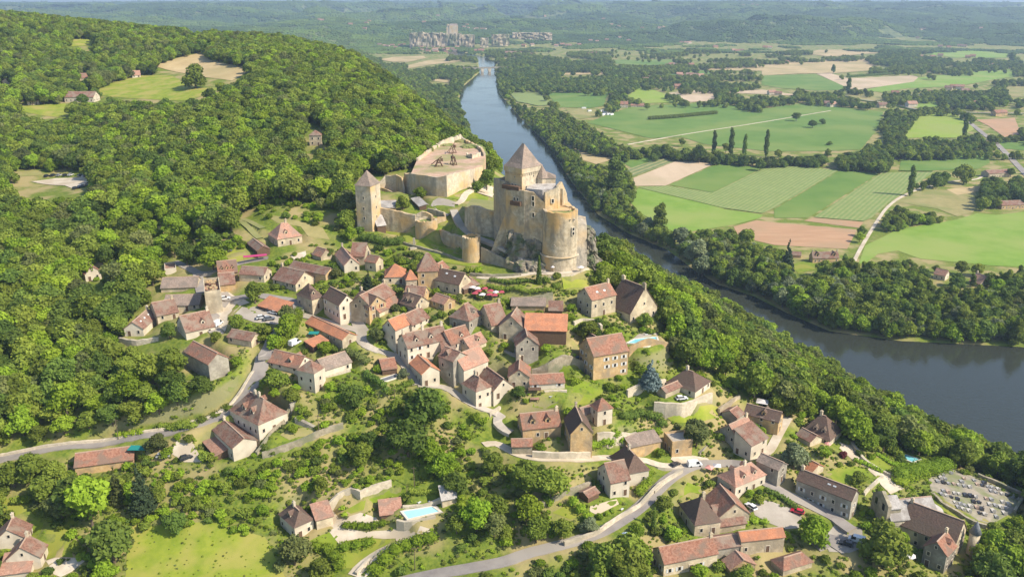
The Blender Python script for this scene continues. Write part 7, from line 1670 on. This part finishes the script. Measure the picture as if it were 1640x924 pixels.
# ------------------------------------------------------------------ parasols, awnings
mat('cloth_red', (.36,.07,.09), rough=.8); mat('cloth_white', (.62,.58,.56)); mat('cloth_magenta', (.42,.05,.15)); mat('cloth_pink', (.70,.32,.26)); mat('cloth_blue', (.45,.55,.65)); mat('cloth_teal', (.02,.22,.20))
def parasol(c, x, y, m, label, r=1.7, n=8, h_=2.4, group=None):
    P = hit(*ab(c, x, y)); root = empty('parasol', (P[0], P[1], P[2]), random.random(), label, 'parasol', group)
    MB().cyl(0, 0, 0, h_+.5, .05, .05, 8).build('pole', MATS['wood'], root); mb = MB(); v = [(r*math.cos(6.283*i/n), r*math.sin(6.283*i/n), h_-.1) for i in range(n)]
    mb.add(v+[(0, 0, h_+.6), (0, 0, h_+.35)], [(i, (i+1) % n, n) for i in range(n)]+[((i+1) % n, i, n+1) for i in range(n)]); mb.build('canopy', MATS[m], root)
    MB().cyl(0, 0, 0, .12, .4, .35, 10).build('base', MATS['slate_turret'], root)
PR = [(600,440,'white'),(650,470,'red'),(700,450,'red'),(745,470,'red'),(620,490,'red'),(680,500,'white'),(740,500,'red'),(790,480,'white'),(835,480,'red'),(780,505,'red'),(640,450,'white')]
for i, (x, y, cl) in enumerate(PR):
    parasol('C', x, y+15, 'cloth_'+cl, f'{cl} square parasol on the restaurant terrace below the castle', 1.7, 4, group=f'{cl} parasols of the restaurant terrace')
parasol('J', 575, 800, 'cloth_white', 'round white parasol in the presbytery garden', 1.9); parasol('L', 930, 850, 'cloth_blue', 'pale blue parasol in the garden below the lower lane', 1.2)
parasol('H', 1130, 470, 'cloth_white', 'big white parasol behind the long yellow house', 3.0, 4); parasol('K', 480, 90, 'cloth_pink', 'pink parasol beside the hipped house with the balcony', 1.8, 4); parasol('K', 540, 75, 'cloth_white', 'white parasol right of the pink one beside the balcony house', 1.8, 4)
parasol('I', 640, 510, 'cloth_pink', 'pink parasol in front of the ivy villa', 1.2); parasol('R', 1275, 800, 'cloth_white', 'small white parasol at the foot of the artillery tower', .9); parasol('R', 1440, 800, 'cloth_white', 'white parasol at the right foot of the artillery tower', 1.5)
def awning(s, m, label, hh=2.4, drop=.25):
    q = [hit(u, v) for u, v in pp(s)]; z = float(np.mean([p[2] for p in q]))+hh; c = np.mean(q, 0); r = empty('awning', (c[0], c[1], z-hh), 0, label, 'awning'); dz = [0, 0, drop, drop]
    mb = MB(); mb.slab([(p[0]-c[0], p[1]-c[1], hh+dz[i]) for i, p in enumerate(q)], .1); mb.build('cloth', MATS[m], r)
    for i in (0, 1): pm = MB(); pm.cyl(q[i][0]-c[0], q[i][1]-c[1], -1, hh, .06, .06, 6); pm.build('post', MATS['wood'], r)
awning('A 1085,222 1275,182 1270,172 1078,212', 'cloth_magenta', 'long magenta awning over a cafe terrace at the upper lane')
awning('F 1070,615 1160,617 1160,600 1072,598', 'cloth_white', 'white awning on the low lawn house')
awning('N 1400,560 1400,562 1402,562 1402,560', 'cloth_white', 'tiny white cloth') if False else None
# fencing net, tables
def boxy(name, c, x, y, dims, m, label, cat, rz=0, lift=0):
    P = hit(*ab(c, x, y)); r = empty(name, (P[0], P[1], P[2]), rz, label, cat); a, b_, z = dims
    mb = MB(); mb.box(-a, a, -b_, b_, z-.12, z); mb.build('top', MATS[m], r)
    for sx in (-1, 1):
        for sy in (-1, 1): mb = MB(); mb.box(sx*a*.85-.07, sx*a*.85+.07, sy*b_*.8-.07, sy*b_*.8+.07, -.3, z-.122); mb.build('leg', MATS['wood'], r)
boxy('table', 'F', 1110, 725, (1.6, .8, .8), 'tile_pink', 'reddish garden table on the sunny lawn', 'table'); boxy('pergola', 'F', 1110, 660, (2.2, 1.2, 1.5), 'wood', 'dark trellis frame at the corner of the low lawn house', 'pergola')
boxy('pergola', 'E', 530, 320, (1.8, 1.3, 2.4), 'cloth_teal', 'grey green canopy behind the white van by the ivy hedge', 'canopy')
boxy('pergola', 'M', 1150, 450, (3.2, 1.6, 2.6), 'cloth_teal', 'teal tarpaulin shelter at the right end of the roadside barn', 'canopy'); boxy('parasol_table', 'M', 1490, 540, (1, 1, 1.8), 'tile_orange', 'yellow orange canopy beside the gravel yard', 'canopy') if False else None
def polep(c, x, y, h_, label):
    P = hit(*ab(c, x, y)); r = empty('utility_pole', (P[0], P[1], P[2]), 0, label, 'pole'); MB().cyl(0, 0, -.5, h_, .14, .09, 8).build('post', MATS['bark'], r); m = MB(); m.box(-.8, .8, -.06, .06, h_-.7, h_-.55); m.build('crossarm', MATS['bark'], r)
# outside stair of the big manor, laundry-white garden chairs, a few more small things
def stair(c, x, y, x2, y2, label, w_=1.4, drop=3.0):
    A = hit(*ab(c, x, y)); B = hit(*ab(c, x2, y2)); d = (B-A)[:2]; L_ = float(np.hypot(*d)); n = max(4, int(L_/.45)); mb = MB()
    for i in range(n): mb.box(L_*i/n, L_*(i+1)/n, -w_/2, w_/2, -2, drop*(1-(i+.5)/n)+.02*i)
    o = mb.build('stair', MATS['stone_grey']); o.location = (A[0], A[1], float(min(A[2], B[2]))); o.rotation_euler = (0, 0, math.atan2(d[1], d[0])); tag(o, label, 'stair')
stair('N', 1150, 590, 1310, 640, 'outside stone stair at the right end of the big hipped manor'); stair('H', 690, 760, 610, 850, 'short pale stair beside the flat topped garage house', 1.2, 2.4)
def chair(c, x, y, label):
    P = hit(*ab(c, x, y)); r = empty('garden_chair', (P[0], P[1], P[2]), random.random()*6, label, 'chair', 'white garden chairs'); m_ = MATS['shutter_white']
    m = MB(); m.box(-.3, .9, -.3, .3, .3, .38); m.build('seat', m_, r); m = MB(); m.prism([(-.75, -.3, .85), (-.7, -.3, .9), (-.7, .3, .9), (-.75, .3, .85)], [(-.35, -.3, .3), (-.25, -.3, .3), (-.25, .3, .3), (-.35, .3, .3)]); m.build('backrest', m_, r)
    for a in (-.25, .8):
        for b_ in (-.25, .25): m = MB(); m.box(a-.03, a+.03, b_-.03, b_+.03, -.05, .3); m.build('leg', m_, r)
for c_, x_, y_, l_ in [('P',1210,300,'white sun chair behind the rectangular pool, left one'),('P',1290,290,'white sun chair behind the rectangular pool, right one'),('D',690,600,'white chair on the upper pool terrace, left one'),('D',740,592,'white chair on the upper pool terrace, right one'),('L',900,600,'white chair on the white terrace of the cross gabled house'),('I',1140,500,'white chair at the near end of the narrow turquoise pool'),('F',1240,700,'white chair on the sunny lawn'),('K',640,40,'white chair under the parasols beside the balcony house')]: chair(c_, x_, y_, l_)
def box_thing(name, c, x, y, dims, m, label, cat, rz=0):
    P = hit(*ab(c, x, y)); mb = MB(); a, b_, z = dims; mb.prism([(-a*.94, -b_*.94, z), (a*.94, -b_*.94, z), (a*.94, b_*.94, z), (-a*.94, b_*.94, z)], [(-a, -b_, -.4), (a, -b_, -.4), (a, b_, -.4), (-a, b_, -.4)]); o = mb.build(name, MATS[m]); o.location = tuple(map(float, P)); o.rotation_euler = (0, 0, rz); tag(o, label, cat)
box_thing('garden_bed', 'B', 1345, 300, (1.6, 1.0, .6), 'stone_pale', 'pale stone trough on the castle glacis', 'trough', .3)
box_thing('monument', 'B', 1352, 270, (.5, .5, 3.2), 'stone_pale', 'small pale stone monument on the castle glacis', 'monument')
box_thing('camper', 'U', 520, 672, (4, 1.3, 2.8), 'shutter_white', 'white caravan at the left of the camp site', 'caravan', .2); box_thing('camper', 'U', 555, 690, (4, 1.3, 2.8), 'shutter_white', 'white caravan in the middle of the camp site', 'caravan', .6)
for i_, (x_, y_) in enumerate(((630, 690), (650, 700), (670, 710), (690, 712), (640, 712))): box_thing('camper', 'U', x_, y_, (5, 1.6, 2.8), 'shutter_white', ('first', 'second', 'third', 'fourth', 'nearest')[i_]+' white caravan in the row at the right of the camp site', 'caravan', .9)
polep('M', 975, 330, 8, 'wooden pole beside the main road above the roadside barn'); polep('P', 1180, 810, 8, 'wooden pole in the thicket right of the curved drive'); polep('N', 1340, 690, 7, 'wooden pole beside the stair of the big hipped manor'); polep('E', 1195, 860, 6, 'pale pole at the end of the alley gardens'); polep('V', 1330, 700, 9, 'pole at the far country road'); polep('P', 1175, 165, 7, 'pole beside the clipped hedge above the rectangular pool')
# stairs of the manor
# ------------------------------------------------------------------ cemetery
mat('tomb_pale', (.44,.41,.36), (.56,.52,.46), 2); mat('tomb_grey', (.30,.29,.28), (.4,.39,.38), 2); mat('tomb_dark', (.05,.05,.055), rough=.25, spec=.5); mat('tomb_rust', (.42,.30,.22), (.5,.38,.3), 2)
CEM = [hit(u, v)[:2] for u, v in pp('J 770,150 935,75 1110,140 1470,300 1400,385 1235,480 1065,450 860,320')]
ca_, cb_ = np.array(CEM[0]), np.array(CEM[3]); ex_ = (cb_-ca_)/np.linalg.norm(cb_-ca_); ey_ = np.array([-ex_[1], ex_[0]]); rr = random.Random(9); nt_ = 0
tm = {}
for k_ in ('pale', 'grey', 'dark', 'rust'):
    a = MB(); a.box(-1.0, 1.0, -.5, .5, -.3, .3); a.box(-1.05, 1.05, -.55, .55, .3, .4); b_ = MB(); b_.box(-1.12, -.95, -.42, .42, 0, 1.15); c_ = MB(); c_.box(-1.07, -.97, -.06, .06, 1.15, 1.9); c_.box(-1.07, -.97, -.3, .3, 1.5, 1.62)
    tm[k_] = (a.mesh('slab', MATS['tomb_'+k_]), b_.mesh('headstone', MATS['tomb_'+k_]), c_.mesh('cross', MATS['tomb_'+k_]))
for i in range(-30, 40):
    for j in range(-30, 30):
        if j % 5 == 4 or i % 9 == 8: continue
        p = ca_+ex_*(i*1.75+rr.uniform(-.2, .2))+ey_*(j*2.9+rr.uniform(-.2, .2))
        if nt_ >= 150 or rr.random() < .22 or not inpoly(np.array([p[0]]), np.array([p[1]]), CEM)[0]: continue
        k_ = rr.choice(['pale', 'pale', 'grey', 'grey', 'dark', 'rust']); z = float(samp(TZ, p[0], p[1])); s_ = rr.uniform(.8, 1.15)
        t = empty('tomb', (p[0], p[1], z+.1), math.atan2(ey_[1], ex_[0])+math.pi*0+math.atan2(ex_[1], ex_[0])*0+rr.uniform(-.05, .05), {'pale': 'pale stone tomb in the walled cemetery', 'grey': 'grey stone tomb in the walled cemetery', 'dark': 'dark polished tomb in the walled cemetery', 'rust': 'weathered brown tomb in the walled cemetery'}[k_], 'tomb', 'tombs of the cemetery')
        t.rotation_euler = (0, 0, math.atan2(ey_[1], ey_[0])+rr.uniform(-.05, .05)); t.scale = (s_, s_, s_); nt_ += 1
        inst('slab', tm[k_][0], t); inst('headstone', tm[k_][1], t)
        if rr.random() < .35: inst('cross', tm[k_][2], t)
# ------------------------------------------------------------------ bridge, cliff village, distant houses
A = atz(*ab('T', 1385, 447), 0); B = atz(*ab('T', 1560, 443), 0); d = (B-A)[:2]; L_ = float(np.hypot(*d)); rz = math.atan2(d[1], d[0])
br = empty('railway_bridge', (A[0], A[1], 0), rz, 'low stone arch bridge crossing the river far upstream', 'bridge'); 
m = MB(); m.box(-30, L_+40, -3.5, 3.5, 9, 11.5); m.box(-30, L_+40, -3.6, -3.2, 11.5, 12.5); m.box(-30, L_+40, 3.2, 3.6, 11.5, 12.5); m.build('deck', MATS['stone_grey'], br)
for i in range(5): m = MB(); x = L_*(i+.1)/4.0; m.prism([(x-4.5, -3.3, 9), (x+4.5, -3.3, 9), (x+4.5, 3.3, 9), (x-4.5, 3.3, 9)], [(x-2.2, -3.3, -3), (x+2.2, -3.3, -3), (x+2.2, 3.3, -3), (x-2.2, 3.3, -3)]); m.build('pier', MATS['stone_pale'], br)
P = atz(*ab('T', 1305, 551), 0); bt = empty('river_boat', (P[0], P[1], 0), 1.3, 'small dark boat on the far river', 'boat'); m = MB(); m.prism([(-6,-2,1.3),(5,-2,1.3),(8,0,1.5),(5,2,1.3),(-6,2,1.3)], [(-5.5,-1.6,-.3),(4.5,-1.6,-.3),(7,0,-.3),(4.5,1.6,-.3),(-5.5,1.6,-.3)]); m.build('hull', MATS['wood'], bt); m = MB(); m.box(-4, 3, -1.6, 1.6, 2.8, 3.0); m.build('roof', MATS['tile_dark'], bt)
fh = {}
for i, (rm_, wm_) in enumerate((('tile_pink', 'render_white'), ('tile_brown', 'stone_cream'), ('lauze', 'stone_pale'), ('tile_red', 'stone_ochre'))):
    w1 = MB(); X, Y_, h_, rh_ = 7.5, 5, 5.5, 3.6; prof = [(-Y_, -6), (Y_, -6), (Y_, h_), (0, h_+rh_), (-Y_, h_)]; w1.prism([(-X, a, b) for a, b in prof], [(X, a, b) for a, b in prof])
    r1 = MB()
    for sg in (-1, 1): r1.slab([(-X-.6, 0, h_+rh_+.25), (X+.6, 0, h_+rh_+.25), (X+.6, sg*(Y_+.8), h_-.3), (-X-.6, sg*(Y_+.8), h_-.3)], .25)
    fh[i] = (w1.mesh('wall', MATS[wm_]), r1.mesh('roof', MATS[rm_]))
def farhouse(u, v, s, label, group, i=None, rz=None, name='distant_house'):
    P = hit(u, v); i = rr.choice([0, 1, 1, 3, 3]) if i is None else i; r = empty(name, (P[0], P[1], P[2]), rr.uniform(-.6, .6) if rz is None else rz, label, 'house', group); s_ = s*rr.uniform(.85, 1.15); r.scale = (s_, s_, s_); inst('wall', fh[i][0], r); inst('roof', fh[i][1], r)
GRP = [('T 800,285 830,290 850,295 880,290 900,300 930,290 950,285 1000,290 1060,300 1080,295 1100,310 1110,290 1130,300 1140,315 1160,310 1170,290 1190,300 1200,315 1220,310 1235,295 1250,310 1265,320 1280,300 1100,325 1150,330 1210,330 1060,315 1180,250 1205,245 1225,240 1250,250 1320,175 1345,180 1380,185 1400,185 1430,185 1450,185 1340,160',1.0,'houses of the cliff village','house of the far village crowded under the cliff castle'),
 ('T 620,160 720,150 735,140 710,185 1075,145 1160,105 1400,325 1425,325 1590,340 430,130 445,135',1.3,'houses on the hills left of the river','small house among the hills left of the far river'),
 ('U 60,340 85,338 120,340 200,350 350,290 385,285 420,290 430,290 490,285 560,260 600,265 660,255 740,240 795,260 500,140 640,125 690,160 735,170 880,180 985,180 1010,175 1040,100 280,105 1120,270 1150,272 1170,270 1330,300 1440,320 1465,325 1490,322 1530,380 1580,385',1.15,'houses on the wooded hills beyond the plain','small pale house on the wooded hills beyond the plain'),
 ('U 1040,415 1060,410 1080,412 900,500 930,490 960,520 980,515 1000,500 1110,470 1130,480 1170,475 1190,480 1210,475 1240,480 1070,500 1120,490 1100,548 1180,410',1.0,'houses of the hamlet in the plain','house of the hamlet at the end of the green fields'),
 ('V 20,300 50,300 60,585 100,590 240,580 265,590 410,655 430,660 740,665 820,585 1020,585 1050,590 1150,555 1180,545 1220,550 1250,575 1300,655 1450,715 1480,712 1370,415 1400,420 1430,415 720,390 745,392 750,380 980,360 1010,370 1050,360 1100,350 1270,360 1300,355 960,240 980,190 1000,185 1020,155 1100,295 1150,300 1220,290 1250,292 1350,180 150,395 20,655 920,660',1.0,'houses scattered over the right side of the plain','house scattered over the right side of the plain'),
 ('U 560,345 590,345 1500,40 1560,35 1590,40 200,285 150,290',1.3,'farms of the middle distance','lone pale farm in the middle distance')]
for s_, k_, g_, lb_ in GRP:
    for u, v in pp(s_): farhouse(u, v, k_, lb_, g_)
for x, y, lb_ in ((900, 425, 'pale chateau wing on the wooded slope by the far river'), (945, 450, 'second pale chateau wing lower on the wooded slope')): farhouse(*ab('T', x, y), 1.1, lb_, None, 2, .4, 'chateau')
# cliff castle and cliffs
def cliffblock(u0, v0, u1, v1, Y, dep, label, name='cliff', m='stone_pale', cat='cliff', seed=1, amp=6):
    a = aty(u0, v1, Y); b_ = aty(u1, v0, Y); w_ = b_[0]-a[0]; h_ = b_[2]-a[2]; n = max(5, int(w_/6)); mz = 6; r = np.random.default_rng(seed); vs = []; fs = []
    for j in range(mz+1):
        for i in range(n+1): vs.append((w_*i/n-w_/2, r.uniform(-amp, amp)*.6, -20+(h_+20)*(j/mz)*(1+r.uniform(-.12, .05))))
    for i in range(n+1): vs.append((w_*i/n-w_/2, dep, h_*.9))
    for j in range(mz+1):
        for i in range(n): fs.append((j*(n+1)+i, j*(n+1)+i+1, (j+1)*(n+1)+i+1, (j+1)*(n+1)+i)) if j < mz or True else None
    fs += [((mz+1)*(n+1)-1+(n+1), (mz+1)*(n+1), 0, n)]
    mb = MB(); mb.add(vs, fs[:-1]+[(n+(mz+1)*(n+1), (mz+1)*(n+1), 0, n)]); o = mb.build(name, MATS[m]); o.location = ((a[0]+b_[0])/2, Y, a[2]); return tag(o, label, cat)
mat('cliff_pale', (.32,.26,.18), (.52,.42,.29), .05, c3=(.16,.17,.09), s3=.03, bump=.5)
cliffblock(*ab('T', 985, 200), *ab('T', 1165, 282), 3330, 60, 'grey cliff at the left of the far cliff village', m='cliff_pale', seed=2)
cliffblock(*ab('T', 1165, 205), *ab('T', 1300, 268), 3350, 60, 'cliff under the far castle', m='cliff_pale', seed=3); cliffblock(*ab('T', 1300, 215), *ab('T', 1385, 262), 3360, 60, 'grey cliff right of the far castle', m='cliff_pale', seed=4)
cliffblock(*ab('T', 1420, 236), *ab('T', 1470, 262), 3300, 40, 'small pale cliff right of the cliff village', m='cliff_pale', seed=5); cliffblock(*ab('T', 1490, 214), *ab('T', 1600, 252), 3400, 40, 'long bright cliff face right of the cliff village', m='cliff_pale', seed=6)
cliffblock(*ab('U', 80, 203), *ab('U', 325, 218), 3600, 40, 'thin line of pale cliffs above the far woods', m='cliff_pale', seed=7)
for i_, (x0, y0, x1, y1, Y_) in enumerate(((130, 160, 172, 195, 4250), (232, 168, 262, 190, 4260), (385, 160, 415, 200, 4280), (425, 175, 455, 198, 4280), (70, 195, 105, 222, 4200))):
    cliffblock(*ab('V', x0, y0), *ab('V', x1, y1), Y_, 40, 'pale rock outcrop on the far wooded hill right of the river', m='cliff_pale', seed=20+i_)['group'] = 'rock outcrops of the far hill'
P = aty(*ab('T', 1257, 200), 3370); zt = aty(*ab('T', 1257, 148), 3370)[2]-P[2]; cs_ = empty('cliff_castle', (P[0], 3370, P[2]), .1, 'tall square castle on top of the far cliff', 'castle')
m = MB(); m.box(-17, 17, -10, 10, -25, zt*.8); m.build('keep', MATS['castle_pale'], cs_); m = MB(); m.box(-27, -17.1, -8, 8, -25, zt*.6); m.build('wing', MATS['castle_pale'], cs_); m = MB(); m.cyl(-22, 0, 0, zt*.95, 4, 4, 12); m.build('turret', MATS['castle_pale'], cs_); m = MB(); m.prism([(-14, 0, zt*.8+6), (14, 0, zt*.8+6), (14, 1, zt*.8+6), (-14, 1, zt*.8+6)], [(-17, -10, zt*.8+.05), (17, -10, zt*.8+.05), (17, 10, zt*.8+.05), (-17, 10, zt*.8+.05)]); m.build('roof', MATS['lauze'], cs_)
# ------------------------------------------------------------------ air
hz = MB(); hz.box(-12500, 12500, -1300, 18500, -4.2, 215); hm = bpy.data.materials.new('haze'); hm.use_nodes = True; t = hm.node_tree; t.nodes.clear(); o_ = t.nodes.new('ShaderNodeOutputMaterial'); pv = t.nodes.new('ShaderNodeVolumePrincipled')
pv.inputs['Color'].default_value = (.58, .76, 1, 1); pv.inputs['Density'].default_value = HAZE; pv.inputs['Anisotropy'].default_value = .2; t.links.new(pv.outputs[0], o_.inputs['Volume'])
ho = hz.build('haze', hm); tag(ho, 'pale bluish summer haze filling the valley air', 'haze', kind='stuff')
